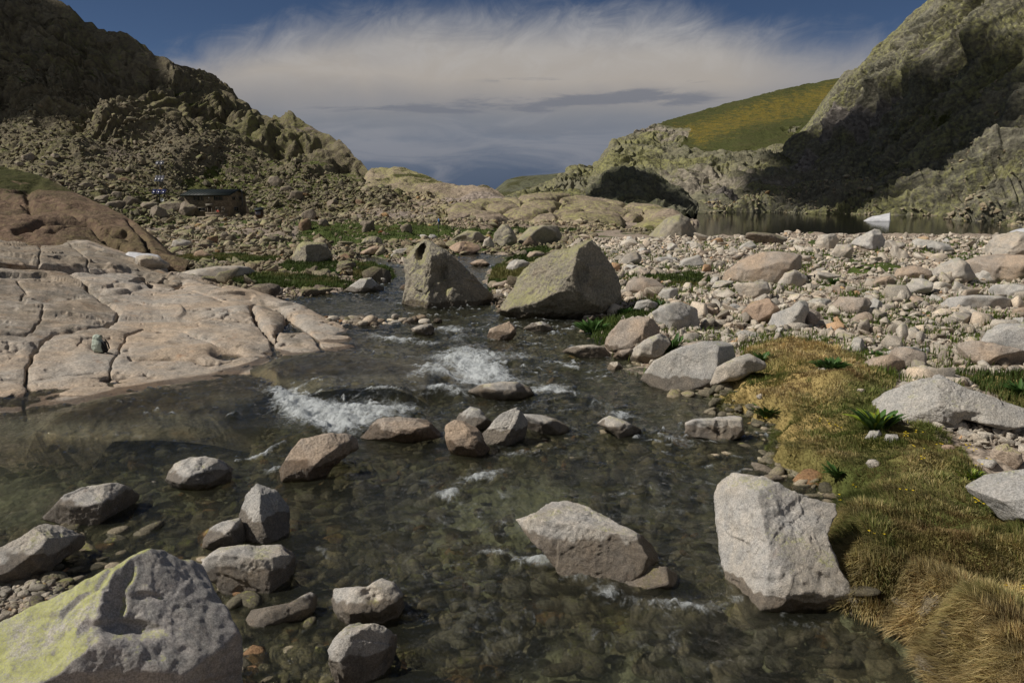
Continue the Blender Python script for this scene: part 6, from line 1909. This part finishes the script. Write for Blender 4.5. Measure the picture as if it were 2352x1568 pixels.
def greens():
    g = np.random.default_rng(83)
    X = []; Y = []
    for P in GREEN + GOLD[1:]:
        b0, b1 = P.min(0), P.max(0)
        area = (b1 - b0).prod()
        m = int(min(26000, 900 + area * 260))
        x = g.uniform(b0[0], b1[0], m); y = g.uniform(b0[1], b1[1], m)
        k = (poly_sd(P, x, y) < .2) & (poly_sd(STREAM, x, y) > -.1)
        X.append(x[k]); Y.append(y[k])
    x = np.concatenate(X); y = np.concatenate(Y); n = len(x); r = np.hypot(x, y)
    p = np.stack([x, y, 0 * x], -1)
    v = fbm(p * .5 + 4, 3)
    L = (.08 + .10 * g.random(n) + .06 * np.clip(v, 0, 1)) * (1 + r / 160)
    c = np.array([.060, .088, .020]) * (1 + .35 * v[:, None]) * g.uniform(.6, 1.35, (n, 1))
    dry = sst(fbm(p * .25 + 9, 3) + g.normal(0, .15, n), .15, .5)[:, None] * .6
    c = c * (1 - dry) + np.array([.22, .18, .07]) * dry
    blades('grass', x, y, L, (.006 + .0009 * r) * g.uniform(.7, 1.3, n), c, np.clip(g.normal(.6, .35, n), .05, 1.6), 84)
    # tufts scattered among the right-hand stones
    m = 500
    xx, yy = polar(m, 14, 80, 4, 36, g)
    k = (poly_sd(STREAM, xx, yy) > .3) & (poly_sd(LAKE, xx, yy) > 1) & (turf(xx, yy, GOLD) < .3)
    xx, yy = xx[k], yy[k]
    q = 55
    sp = .12 + .006 * yy
    x = (xx[:, None] + g.normal(0, 1, (len(xx), q)) * sp[:, None] * 1.5).ravel(); y = (yy[:, None] + g.normal(0, 1, (len(xx), q)) * sp[:, None]).ravel()
    n = len(x); r = np.hypot(x, y)
    c = np.array([.075, .12, .025]) * g.uniform(.6, 1.4, (n, 1)) + np.array([.05, .03, 0]) * g.random((n, 1))
    blades('grass', x, y, (.10 + .12 * g.random(n)) * (1 + r / 120), (.008 + .0009 * r) * np.ones(n), c, np.clip(g.normal(.6, .35, n), .05, 1.5), 85)


golden()
greens()

# small yellow flowers in the turf
def flowers():
    g = np.random.default_rng(88)
    Vs = []; Fq = []; o = 0; col = []
    for (u, v) in [(1752, 968), (1910, 988), (1918, 990), (1890, 975), (2087, 1015), (2070, 1005), (2103, 1003), (2105, 1042), (2215, 1038), (2222, 1040), (2230, 1045), (2247, 1167), (2243, 1160), (2300, 1180), (2120, 1063), (2318, 1365),
                   (1935, 1159), (1945, 1165), (2250, 1082), (2272, 1070), (2160, 1030), (2090, 1140), (1990, 960), (1960, 1130), (2000, 1245)]:
        p = cast(u, v)
        if p is None:
            continue
        for _ in range(3):
            c = p + np.array([g.normal(0, .05), g.normal(0, .05), .06 + g.random() * .04])
            for k in range(5):
                a = k * 1.257
                t = c + np.array([math.cos(a), math.sin(a), .3]) * .016
                s = np.array([-math.sin(a), math.cos(a), 0]) * .007
                Vs += [c, t * .5 + c * .5 + s, t, t * .5 + c * .5 - s]; Fq.append([o, o + 1, o + 2, o + 3]); o += 4
                col += [(.75, .55, .03)] * 4
    tag(mk('yellow_flowers', Vs, np.array(Fq), MATS['plant_leaves'], {'tint': np.array(col)}, smooth=False), kind='stuff')


flowers()


# ------------------------------------------------------------------ leafy plants
def leafy(loc, w, h, label, yellow, seed):
    g = np.random.default_rng(seed)
    Vs = []; Q = []; col = []; o = 0
    n = int(np.clip(70 * w / max(h, .01) * .8, 45, 150))
    for i in range(n):
        rr = math.sqrt(g.random()) * .30 * w; a = g.uniform(0, 2 * math.pi)
        b = np.array([rr * math.cos(a), rr * math.sin(a) * .7, 0])
        out = np.array([math.cos(a + g.normal(0, .5)), math.sin(a + g.normal(0, .5)), 0])
        L = h * g.uniform(.75, 1.25); lean0 = g.uniform(.05, .35) + .5 * rr / (.3 * w); bend = g.uniform(.3, 1.1)
        W = L * g.uniform(.16, .26)
        side = np.array([-out[1], out[0], 0])
        p = b.copy(); th = lean0
        S = 6
        shade = g.uniform(.65, 1.3)
        base = np.array([.055, .110, .028]) if g.random() > yellow else np.array([.20, .26, .03])
        for k in range(S + 1):
            f = k / S
            ww = W * math.sin(math.pi * min(.97, .12 + .85 * f)) ** .8
            fold = np.array([0, 0, ww * .25])
            Vs += [p - side * ww * .5 + fold, p, p + side * ww * .5 + fold]
            cc = base * shade * (.8 + .4 * f)
            col += [cc * .92, cc * 1.15, cc * .92]
            th = lean0 + bend * f
            p = p + (out * math.sin(th) + np.array([0, 0, 1]) * math.cos(th)) * (L / S)
        for k in range(S):
            q = o + k * 3
            Q += [[q, q + 1, q + 4, q + 3], [q + 1, q + 2, q + 5, q + 4]]
        o += 3 * (S + 1)
    ob = mk('leafy_plant', Vs, np.array(Q), MATS['plant_leaves'], {'tint': np.array(col)})
    ob.location = loc
    tag(ob, label, 'plant')


for i, (p, s) in enumerate(zip(PLANTS, SPOT)):
    if s is None:
        continue
    dist = (s - EYE_P) @ FWD
    leafy((s[0], s[1] + p[2] * dist / F * .2, s[2] - .02), p[2] * dist / F, p[3] * dist / F * .95, p[4], p[5], 300 + i)

# ------------------------------------------------------------------ backpack on the slab
simple_mat('sage_cloth', (.40, .45, .38), .8, .12, 14)
simple_mat('black_webbing', (.018, .018, .02), .7, .2, 20)
simple_mat('hut_roof', (.012, .018, .016), .6, .3, 2)
simple_mat('hut_trim', (.16, .14, .11), .8, .2, 3)
simple_mat('dark_shutter', (.02, .028, .024), .6, .2, 3)
simple_mat('dark_glass', (.015, .018, .02), .15, .1, 3, spec=.6)
simple_mat('hut_wood', (.05, .03, .018), .7, .3, 4)
simple_mat('panel_blue', (.025, .030, .09), .25, .15, 2, spec=.6)
simple_mat('panel_grey', (.10, .10, .115), .3, .15, 2, spec=.6)
simple_mat('aluminium', (.22, .22, .24), .4, .1, 3, metal=.6)
simple_mat('steel_pole', (.10, .10, .10), .5, .2, 3, metal=.3)
simple_mat('white_paint', (.80, .80, .78), .5, .05, 3)
simple_mat('blue_cloth', (.04, .15, .42), .7, .1, 3)
simple_mat('red_coat', (.19, .055, .022), .85, .25, 6)
simple_mat('dark_coat', (.04, .02, .012), .85, .25, 6)
simple_mat('skin', (.45, .25, .17), .6, .1, 5)
simple_mat('red_shirt', (.40, .05, .03), .8, .15, 5)
simple_mat('dark_cloth', (.03, .03, .04), .8, .15, 5)
simple_mat('hair', (.03, .02, .015), .7, .2, 8)


def wall_mat():
    m, t = new_mat('hut_stone')
    tc = t.new('ShaderNodeTexCoord').outputs['Object']
    v = t.new('ShaderNodeTexVoronoi', {'Vector': t.scalevec(tc, (1, 1, 1.7)), 'Scale': 2.4})
    e = t.voro(t.scalevec(tc, (1, 1, 1.7)), 2.4, 'DISTANCE_TO_EDGE')
    c = t.mix(t.new('ShaderNodeSeparateColor', {0: v.outputs[1]}).outputs[0], (.13, .105, .075), (.27, .22, .16))
    c = t.mix(t.ramp(e, 0, .06, 1, 0), c, (.08, .07, .055))
    finish(t, principled(t, c, .9, bump(t, e, .5, .1), .2))


wall_mat()


def backpack(p):
    b = empty('backpack', tuple(p + np.array([0, .1, -0.02])), R(-8))
    tag(b, 'pale sage green backpack standing on the sunlit slab', 'backpack')
    k = 38 * ((p - EYE_P) @ FWD) / F / .50       # real size from the picture
    D, Fc = ICO[5]
    x, y, z = D.T
    r = 1 / (np.abs(x / .165) ** 3.2 + np.abs(y / .11) ** 2.8 + np.abs(z / .25) ** 3.6) ** (1 / 3.2)
    V = D * r[:, None]
    # sagging cloth: wider foot, pinched top, diagonal folds
    V[:, 0] *= 1.0 + .18 * np.clip(-V[:, 2] / .25, -1, 1)
    fold = fbm(np.stack([V[:, 0] * 9 + V[:, 2] * 6, V[:, 1] * 5, V[:, 2] * 7 - V[:, 0] * 5], 1), 3, ridged=True)
    V += D * (.030 * (fold - .5))[:, None]
    V[:, 0] += -.03 * (V[:, 2] / .25) + .015 * np.sin(V[:, 2] * 20)
    V = (V + (0, 0, .25)) * k
    mk('bag_body', V, Fc, MATS['sage_cloth'], parent=b)
    # rolled top flap with a raised corner at the right
    r = 1 / (np.abs(x / .155) ** 3 + np.abs(y / .10) ** 2.5 + np.abs(z / .065) ** 2.2) ** (1 / 2.6)
    V = D * r[:, None]
    V += D * (.035 * (fbm(V * 11 + 4, 3, ridged=True) - .5))[:, None]
    V[:, 2] += .09 * sst(V[:, 0], .06, .16) - .02 * sst(V[:, 0], -.02, .06)
    V = (V + (-.01, 0, .475)) * k
    mk('top_flap', V, Fc, MATS['sage_cloth'], parent=b)
    # black padded back, facing right, and a dark base
    r = 1 / (np.abs(x / .06) ** 2.6 + np.abs(y / .12) ** 3 + np.abs(z / .20) ** 3) ** (1 / 2.8)
    V = (D * r[:, None] + (.16, .02, .20)); V[:, 0] += .05 * np.clip((.25 - V[:, 2]) / .2, 0, 1)
    mk('back_pad', V * k, Fc, MATS['black_webbing'], parent=b)
    r = 1 / (np.abs(x / .20) ** 3 + np.abs(y / .125) ** 3 + np.abs(z / .035) ** 2) ** (1 / 2.6)
    mk('base_panel', (D * r[:, None] + (.01, 0, .025)) * k, Fc, MATS['black_webbing'], parent=b)
    for s in (-1, 1):
        pts = [np.array([.19, s * .07, .42]) * k, np.array([.27, s * .075, .30]) * k, np.array([.30, s * .08, .15]) * k, np.array([.22, s * .08, .05]) * k]
        V, q, t = tube(pts, .022 * k, 8)
        mk('shoulder_strap', V, [q, t], MATS['black_webbing'], parent=b)
    V, q, t = tube([np.array([.20, .0, .05]) * k, np.array([.33, -.03, .02]) * k, np.array([.46, -.05, .012]) * k], .018 * k, 8)
    mk('hip_belt', V, [q, t], MATS['black_webbing'], parent=b)
    V, q, t = tube([np.array([.08, .0, .50]) * k, np.array([.11, 0, .56]) * k, np.array([.15, 0, .55]) * k, np.array([.16, 0, .47]) * k], .01 * k, 8)
    mk('grab_handle', V, [q, t], MATS['black_webbing'], parent=b)


backpack(PACK)


# ------------------------------------------------------------------ hut
def hut():
    Y0 = 166.0
    A = at_Y(427, 500, Y0); B = at_Y(527, 500, Y0 - 1.0)
    L = float(np.linalg.norm((B - A)[:2])); ang = math.atan2(B[1] - A[1], B[0] - A[0])
    m = Y0 / F
    z0 = float(min(A[2], B[2])) - 1.0
    h = empty('mountain_hut', (A[0], A[1], z0), ang)
    tag(h, 'two-storey stone mountain hut with a black gabled roof below the left mountain', 'hut')
    ez = 1.0 + (500 - 449.5) * m      # eave height above z0
    rz = ez + 11.5 * m
    D = 8.0
    # walls: one closed body with gables
    v = np.array([[0, 0, 0], [L, 0, 0], [L, D, 0], [0, D, 0], [0, 0, ez], [L, 0, ez], [L, D, ez], [0, D, ez], [0, D / 2, rz - .15], [L, D / 2, rz - .15]])
    q = np.array([[0, 1, 5, 4], [2, 3, 7, 6], [0, 3, 2, 1]])
    q2 = np.array([[1, 2, 6, 5], [3, 0, 4, 7]]); t = np.array([[5, 6, 9], [7, 4, 8]])
    mk('wall', v, [np.concatenate([q, q2]), t], MATS['hut_stone'], smooth=False, parent=h)
    # roof slabs
    o = .55; th = .18
    for s in (0, 1):
        y0, y1 = (-o, D / 2) if s == 0 else (D + o, D / 2)
        ze = ez - .12
        vv = np.array([[-o, y0, ze], [L + o, y0, ze], [L + o, y1, rz], [-o, y1, rz]])
        vv = np.concatenate([vv, vv + (0, 0, th)])
        ff = np.array([[0, 1, 2, 3], [4, 7, 6, 5], [0, 4, 5, 1], [1, 5, 6, 2], [2, 6, 7, 3], [3, 7, 4, 0]])
        rf = mk('roof', vv, ff, MATS['hut_roof'], smooth=False, parent=h)
        # standing seams
        parts = []
        for k in range(14):
            xx = -o + (L + 2 * o) * (k + .5) / 14
            a = np.array([xx, y0, ze + th]); b = np.array([xx, y1, rz + th])
            w = np.array([.03, 0, 0]); u = np.array([0, 0, .06])
            pv = np.array([a - w, a + w, a + w + u, a - w + u, b - w, b + w, b + w + u, b - w + u])
            parts.append((pv, np.array([[0, 1, 2, 3], [4, 7, 6, 5], [0, 4, 5, 1], [1, 5, 6, 2], [2, 6, 7, 3], [3, 7, 4, 0]])))
        V, G = join(parts)
        mk('seam', V, G, MATS['hut_roof'], smooth=False, parent=rf)

    def zz(v): return 1.0 + (500 - v) * m
    def xx(u): return (u - 427) * m

    def window(x0, x1, z1, z0_, face='front', shutters=True):
        w = x1 - x0; hh = z1 - z0_
        if face == 'front':
            T = lambda P: P
        else:
            T = lambda P: np.stack([L - P[:, 1], P[:, 0], P[:, 2]], 1)
        V, G = join([box(x0 + w / 2, -.05, z1 - .04, w + .2, .1, .12), box(x0 + w / 2, -.07, z0_ + .02, w + .3, .16, .1),
                     box(x0 + .04, -.04, (z0_ + z1) / 2, .08, .07, hh - .18), box(x1 - .04, -.04, (z0_ + z1) / 2, .08, .07, hh - .18), box((x0 + x1) / 2, -.04, (z0_ + z1) / 2, .05, .06, hh - .18)])
        wf = mk('window', T(V), G, MATS['hut_trim'], smooth=False, parent=h)
        V, Fq = box((x0 + x1) / 2, -.012, (z0_ + z1) / 2, w - .1, .02, hh - .1)
        mk('pane', T(V), Fq, MATS['dark_glass'], smooth=False, parent=wf)
        if shutters:
            for s in (-1, 1):
                V, Fq = box((x0 + x1) / 2 + s * (w * .5 + w * .26), -.04, (z0_ + z1) / 2, w * .48, .05, hh)
                mk('shutter', T(V), Fq, MATS['dark_shutter'], smooth=False, parent=wf)
    window(xx(452), xx(459), zz(450.5 + 2), zz(461))
    window(xx(466), xx(471), zz(452.5), zz(461), shutters=False)
    window(xx(501), xx(509), zz(452.5), zz(461))
    window(xx(512), xx(518), zz(452.5), zz(461), shutters=False)
    window(xx(458), xx(476), zz(477), zz(485), shutters=False)
    window(xx(499), xx(507), zz(476.5), zz(486), shutters=False)
    window(xx(514.5), xx(521), zz(476.5), zz(486), shutters=False)
    window(1.6, 3.0, zz(452.5), zz(461), 'side', False)
    window(4.8, 6.0, zz(452.5), zz(461), 'side', False)
    window(2.2, 4.2, zz(476), zz(486), 'side', False)
    # door with arch and frame
    V, G = join([box((xx(479) + xx(492)) / 2, -.10, zz(471.5), 1.5, .22, .5), box(xx(480) + .06, -.05, (zz(475) + 1.0) / 2, .12, .1, zz(475) - 1.0), box(xx(491) - .06, -.05, (zz(475) + 1.0) / 2, .12, .1, zz(475) - 1.0)])
    dr = mk('door_frame', V, G, MATS['hut_trim'], smooth=False, parent=h)
    V, Fq = box((xx(481) + xx(490)) / 2, -.02, (zz(476) + 1.0) / 2 , .85, .04, zz(476) - 1.0 + .0)
    d2 = mk('door', V + (0, 0, .5), Fq, MATS['hut_wood'], smooth=False, parent=h)
    V, Fq = box(xx(489), -.07, 2.0, .05, .06, .2)
    mk('handle', V, Fq, MATS['steel_pole'], smooth=False, parent=d2)
    # lamp high on the wall, chimney pipe at the corner
    V, Fq = box(xx(485), -.08, zz(455), .2, .15, .2)
    mk('wall_lamp', V, Fq, MATS['white_paint'], smooth=False, parent=h)
    V, q3, t3 = tube([(L + .05, 5.0, zz(475)), (L + .55, 5.0, zz(474)), (L + .6, 5.0, zz(440) + .3)], .11, 10)
    mk('flue_pipe', V, [q3, t3], MATS['steel_pole'], parent=h)
    # terrace wall standing in front of the hut
    T = mk('terrace_wall', *join([box(xx(512), -2.0, 1.05, 3.4, 2.4, 1.7), box(xx(512), -3.05, 2.02, 3.5, .35, .25), box(xx(480), -1.3, .85, 2.6, 1.2, .9)]), MATS['hut_stone'], smooth=False)
    T.matrix_world = Matrix.Translation((A[0], A[1], z0)) @ Matrix.Rotation(ang, 4, 'Z')
    tag(T, 'low stone terrace wall in front of the hut door', 'wall')
    return A, ang, z0, L, m


HA, HANG, HZ, HL, HM = hut()


def skinned(name, verts, edges, radii, mat, parent=None, sub=2, root=0):
    me = bpy.data.meshes.new(name)
    me.from_pydata([tuple(v) for v in verts], edges, [])
    o = bpy.data.objects.new(name, me)
    COL.objects.link(o)
    m = o.modifiers.new('skin', 'SKIN')
    if not me.skin_vertices:
        bpy.context.view_layer.objects.active = o
        bpy.ops.mesh.customdata_skin_add() if False else None
    lay = me.skin_vertices[0].data if me.skin_vertices else None
    if lay is not None:
        for i, r in enumerate(radii):
            lay[i].radius = (r, r)
            lay[i].use_root = (i == root)
    sm = o.modifiers.new('sub', 'SUBSURF'); sm.levels = sub; sm.render_levels = sub
    me.materials.append(MATS[mat])
    if parent is not None:
        o.parent = parent
    return o


def person():
    """someone sitting on the hut terrace"""
    loc = Matrix.Translation((HA[0], HA[1], HZ)) @ Matrix.Rotation(HANG, 4, 'Z') @ Vector(((517 - 427) * HM, -2.3, 1.9))
    b = empty('person', tuple(loc), HANG)
    tag(b, 'person in a red shirt sitting on the hut terrace', 'person')
    V = [(0, 0, .12), (0, .02, .35), (0, .0, .55), (0, 0, .66), (0, -.02, .80), (-.10, -.1, .12), (-.12, -.45, .14), (-.12, -.5, -.3), (-.12, -.62, -.36), (.10, -.1, .12), (.12, -.45, .14), (.12, -.5, -.3), (.12, -.62, -.36),
         (-.19, 0, .55), (-.26, -.1, .30), (-.16, -.32, .20), (.19, 0, .55), (.26, -.1, .30), (.16, -.32, .20)]
    E = [(0, 1), (1, 2), (2, 3), (3, 4), (0, 5), (5, 6), (6, 7), (7, 8), (0, 9), (9, 10), (10, 11), (11, 12), (2, 13), (13, 14), (14, 15), (2, 16), (16, 17), (17, 18)]
    r = [.15, .14, .14, .06, .11, .10, .08, .055, .04, .10, .08, .055, .04, .065, .05, .035, .065, .05, .035]
    skinned('body', V, E, r, 'skin', b)
    V = [(0, 0, .13), (0, .02, .35), (0, 0, .56), (-.2, 0, .55), (-.25, -.08, .36), (.2, 0, .55), (.25, -.08, .36)]
    skinned('shirt', V, [(0, 1), (1, 2), (2, 3), (3, 4), (2, 5), (5, 6)], [.175, .165, .155, .085, .07, .085, .07], 'red_shirt', b)
    V = [(0, .02, .10), (-.10, -.1, .12), (-.12, -.45, .14), (-.12, -.5, -.1), (.10, -.1, .12), (.12, -.45, .14), (.12, -.5, -.1)]
    skinned('trousers', V, [(0, 1), (1, 2), (2, 3), (0, 4), (4, 5), (5, 6)], [.17, .12, .1, .075, .12, .1, .075], 'dark_cloth', b)
    D, Fc = ICO[3]
    V = D * (.115, .125, .09) + (0, .02, .86)
    mk('hair', V, Fc, MATS['hair'], parent=b)


person()


# ------------------------------------------------------------------ solar arrays, dish, notice shed, marker post, grazing calf
def solar(u0, u1, v0, v1, base, mat, label, cells):
    Y = float(base[1]); m = Y / F
    top = at_Y((u0 + u1) / 2, (v0 + v1) / 2, Y)
    w = (u1 - u0) * m; h = (v1 - v0) * m * 1.15
    b = empty('solar_array', (float(top[0]), Y, float(base[2]) - .3))
    tag(b, label, 'solar panel', 'solar arrays on posts beside the hut')
    H = float(top[2] - base[2]) + .3
    V, q, t = tube([(0, 0, 0), (0, 0, H)], .14, 10)
    mk('post', V, [q, t], MATS['steel_pole'], parent=b)
    V, G = join([box(0, .15, 0, w * .8, .12, .12), box(0, .1, 0, .14, .14, h * .8)])
    tilt = Matrix.Translation((0, -.1, H)) @ Matrix.Rotation(R(-42), 4, 'X')
    M = np.array(tilt)
    tr = lambda P: (np.c_[P, np.ones(len(P))] @ M.T)[:, :3]
    mk('rack', tr(V), G, MATS['steel_pole'], smooth=False, parent=b)
    n = cells
    for i in range(n):
        cx = -w / 2 + w * (i + .5) / n
        V, Fq = box(cx, 0, 0, w / n * .95, .05, h)
        pn = mk('panel', tr(V), Fq, MATS[mat], smooth=False, parent=b)
        ww = w / n * .95
        V, G = join([box(cx, -.035, h / 2 - .03, ww, .02, .03), box(cx, -.035, -h / 2 + .03, ww, .02, .03), box(cx - ww / 2 + .03, -.035, 0, .03, .02, h - .06), box(cx + ww / 2 - .03, -.035, 0, .03, .02, h - .06),
                     box(cx, -.033, 0, ww - .06, .01, .03)])
        mk('panel_frame', tr(V), G, MATS['aluminium'], smooth=False, parent=pn)


if all(s is not None for s in SOLAR_P):
    solar(358, 377, 369, 379, SOLAR_P[0], 'panel_grey', 'topmost of the three solar arrays above the hut, small and grey', 2)
    solar(356, 377, 402, 418, SOLAR_P[1], 'panel_grey', 'middle grey solar array on a post, three panels wide', 3)
    solar(350, 382, 434, 446, SOLAR_P[2], 'panel_blue', 'lowest and widest solar array, dark blue panels', 3)
if DISH_P is not None:
    Y = float(DISH_P[1]) - 1.0
    c = at_Y(372, 458.5, Y)
    b = empty('satellite_dish', (float(c[0]), Y, float(DISH_P[2]) - .3))
    tag(b, 'round white satellite dish on a short pole below the blue solar array', 'satellite dish')
    H = float(c[2] - DISH_P[2]) + .3
    V, q, t = tube([(0, .12, 0), (0, .12, H)], .05, 8)
    mk('pole', V, [q, t], MATS['steel_pole'], parent=b)
    rad = 4.2 * Y / F
    rs = np.linspace(0, 1, 8); V = []; 
    for r_ in rs:
        for k in range(24):
            a = k * math.pi / 12
            V.append((r_ * rad * math.cos(a), .25 * rad * (1 - r_ * r_) , H + r_ * rad * math.sin(a)))
    Fq = [[i * 24 + k, i * 24 + (k + 1) % 24, (i + 1) * 24 + (k + 1) % 24, (i + 1) * 24 + k] for i in range(7) for k in range(24)]
    mk('reflector', V, np.array(Fq), MATS['white_paint'], parent=b)
    V, q, t = tube([(0, .1, H - rad), (0, -.35, H - .2), (0, -.4, H)], .03, 6)
    mk('feed_arm', V, [q, t], MATS['steel_pole'], parent=b)

# notice shed right of the hut
p0 = cast(594, 503)
if p0 is not None:
    Y = min(float(p0[1]), 168.0); m = Y / F
    c = at_Y(594, 503, Y)
    b = empty('notice_shed', (float(c[0]), Y, float(c[2])))
    tag(b, 'small dark wooden notice shed with a pale board, right of the hut', 'shed')
    w, hh = 16 * m, 20 * m
    V, Fq = box(0, .6, hh / 2, w, 1.2, hh)
    mk('wall', V, Fq, MATS['hut_wood'], smooth=False, parent=b)
    V = np.array([[-w / 2 - .15, -.2, hh], [w / 2 + .15, -.2, hh], [w / 2 + .15, 1.4, hh + .35], [-w / 2 - .15, 1.4, hh + .35]]); V = np.concatenate([V, V + (0, 0, .1)])
    mk('roof', V, np.array([[0, 3, 2, 1], [4, 5, 6, 7], [0, 1, 5, 4], [1, 2, 6, 5], [2, 3, 7, 6], [3, 0, 4, 7]]), MATS['hut_roof'], smooth=False, parent=b)
    V, Fq = box(-.02, -.03, hh * .66, w * .72, .05, hh * .45)
    pn = mk('notice_board', V, Fq, MATS['panel_grey'], smooth=False, parent=b)

# marker post with a blue sign on the meadow
if FLAG_P is not None:
    Y = float(FLAG_P[1]); m = Y / F
    b = empty('marker_post', tuple(FLAG_P))
    tag(b, 'tall thin post with a small blue sign on the green meadow', 'post')
    H = (545 - 498) * m
    V, q, t = tube([(0, 0, -.1), (0, 0, H)], .035, 8)
    mk('pole', V, [q, t], MATS['steel_pole'], parent=b)
    V, Fq = box(.02, -.05, (545 - 511.5) * m + .2, 3.6 * m, .04, 9 * m)
    mk('sign_plate', V, Fq, MATS['blue_cloth'], smooth=False, parent=b)


def calf(p):
    k = 13.5 * float(p[1]) / F / 1.55
    b = empty('calf', tuple(p), R(4))
    b.scale = (k, k, k)
    tag(b, 'small reddish brown animal grazing on the green meadow with its head down', 'animal')
    V = [(0, 0, .78), (-.35, 0, .80), (-.65, 0, .80), (.35, 0, .78), (.60, 0, .76), (.78, 0, .58), (.92, 0, .34), (1.02, 0, .16)]
    E = [(0, 1), (1, 2), (0, 3), (3, 4), (4, 5), (5, 6), (6, 7)]
    r = [.23, .22, .18, .235, .17, .11, .10, .065]
    for s in (-1, 1):
        i = len(V); V += [(.45, s * .10, .58), (.46, s * .10, .32), (.44, s * .10, .05)]; E += [(3, i), (i, i + 1), (i + 1, i + 2)]; r += [.09, .05, .04]
        i = len(V); V += [(-.58, s * .11, .58), (-.70, s * .11, .34), (-.64, s * .11, .05)]; E += [(2, i), (i, i + 1), (i + 1, i + 2)]; r += [.11, .055, .04]
    i = len(V); V += [(-.80, 0, .72), (-.84, 0, .40)]; E += [(2, i), (i, i + 1)]; r += [.035, .025]
    skinned('body', V, E, r, 'red_coat', b)
    for s in (-1, 1):
        D, Fc = ICO[2]
        mk('ear', D * (.05, .09, .03) + (.86, s * .13, .46), Fc, MATS['dark_coat'], parent=b)
        V, q, t = tube([(.84, s * .05, .50), (.80, s * .10, .60), (.84, s * .12, .68)], [.02, .016, .006], 6)
        mk('horn', V, [q, t], MATS['hair'], parent=b)


if COW_P is not None:
    calf(COW_P)


# ------------------------------------------------------------------ snow
def snow_bank(pts, Y0, Y1, z0, label, seed):
    """flat-topped remnant of snow, outline seen from the front, thick as it is deep"""
    us = [p[0] for p in pts]; top = [p[1] for p in pts]
    uu = np.linspace(us[0], us[-1], 60); vt = np.interp(uu, us, top)
    rows = []
    nY = 16
    for k in range(nY):
        f = k / (nY - 1)
        Yk = Y0 + (Y1 - Y0) * f
        zt = at_Y(uu, vt, Y1)[:, 2]
        X = at_Y(uu, vt, Yk)[:, 0]
        e = np.clip(np.minimum(np.arange(60) / 8.0, (59 - np.arange(60)) / 2.0), 0, 1) ** .6
        z = z0 + (zt - z0) * (sst(f, -.25, 1.0)) * e
        p = np.stack([X, np.full(60, Yk), z], -1)
        p[:, 2] += .10 * fbm(p * .6 + seed, 3) * e
        rows.append(p)
    last = rows[-1].copy(); last[:, 1] += 1.5; last[:, 2] = z0 - .5
    first = rows[0].copy(); first[:, 2] = z0 - .5
    P = np.stack([first] + rows + [last])
    o = mk('snow_patch', P.reshape(-1, 3), grid_faces(*P.shape[:2]), MATS['old_snow'])
    tag(o, label, 'snow patch')


snow_bank([(1984, 506), (1990, 503), (2005, 497), (2020, 494), (2035, 490), (2044, 488), (2047, 490)], 162, 166, LAKE_Z + .05, 'white snow remnant on the far lake shore, mirrored in the water', 1)
snow_bank([(2255, 560), (2270, 551), (2290, 543), (2320, 532), (2352, 523), (2420, 515), (2500, 510)], 96, 108, LAKE_Z + .3, 'snow bank at the right edge behind the massive rounded boulder', 2)
snow_bank([(276, 598), (285, 588), (295, 581), (315, 579), (340, 580), (362, 585), (372, 592)], 35, 38.5, float(zw(36)) + .3, 'small snow patch between the slab and the brown whaleback', 3)


# ------------------------------------------------------------------ unseen clouds added to cast shade on both mountains and the knoll
def shade_cloud_over(pts, dist, thick, seed):
    W = []
    for (u, v) in pts:
        d = pdir(u, v); d = d / np.linalg.norm(d)
        ok, loc, n, i, ob, m = SC.ray_cast(DG2, Vector(EYE_P), Vector(d))
        if ok and loc.y < 800:
            W.append(np.array(loc))
    W = np.array(W)
    s = np.array(sdir)
    X = np.cross([0, 0, 1.0], s); X /= np.linalg.norm(X); Yv = np.cross(s, X)
    q = np.stack([W @ X, W @ Yv], 1)
    c0 = q.mean(0)
    rel = q - c0
    ph = np.arctan2(rel[:, 1], rel[:, 0]); rad = np.hypot(rel[:, 0], rel[:, 1])
    o = np.argsort(ph); ph = ph[o]; rad = rad[o]
    ph = np.concatenate([ph[-3:] - 2 * math.pi, ph, ph[:3] + 2 * math.pi]); rad = np.concatenate([rad[-3:], rad, rad[:3]])
    D, Fc = ICO[6]
    qq = np.hypot(D[:, 0], D[:, 1]); an = np.arctan2(D[:, 1], D[:, 0])
    R0 = np.interp(an, ph, rad)
    r = 1 / ((qq / R0) ** 3 + (np.abs(D[:, 2]) / thick) ** 3) ** (1 / 3)
    P = D * r[:, None]
    P += D * (10 * fbm(P * .02 + seed, 4) + 5 * np.sqrt(np.clip(1 - worley(P / 22.0 + seed)[0] ** 2, 0, 1)))[:, None]
    C = X * c0[0] + Yv * c0[1] + s * (W.mean(0) @ s + dist)
    M = np.stack([X, Yv, s], 1)
    ob = mk('shade_cloud', P @ M.T, Fc, MATS['shade_cloud_white'])
    ob.location = C
    tag(ob, kind='stuff')


simple_mat('shade_cloud_white', (.8, .8, .8), 1.0, .05, .01)
bpy.context.view_layer.update()
DG2 = bpy.context.evaluated_depsgraph_get()
shade_cloud_over([(2215, 120), (2160, 190), (2030, 200), (1975, 225), (1900, 282), (1862, 300), (1800, 345), (1770, 400), (1795, 385), (1780, 430), (1800, 480), (1900, 484), (2040, 478), (2075, 430), (2200, 360), (2290, 300),
            (2345, 270), (2345, 100)], 900, 30, 2)
shade_cloud_over([(1372, 438), (1390, 412), (1430, 404), (1480, 402), (1515, 415), (1545, 440), (1560, 455), (1480, 458), (1400, 455)], 500, 10, 5)

shade_cloud_over([(-60, 20), (60, 0), (150, 30), (235, 95), (262, 160), (225, 235), (160, 262), (60, 240), (-60, 250)], 700, 18, 8)
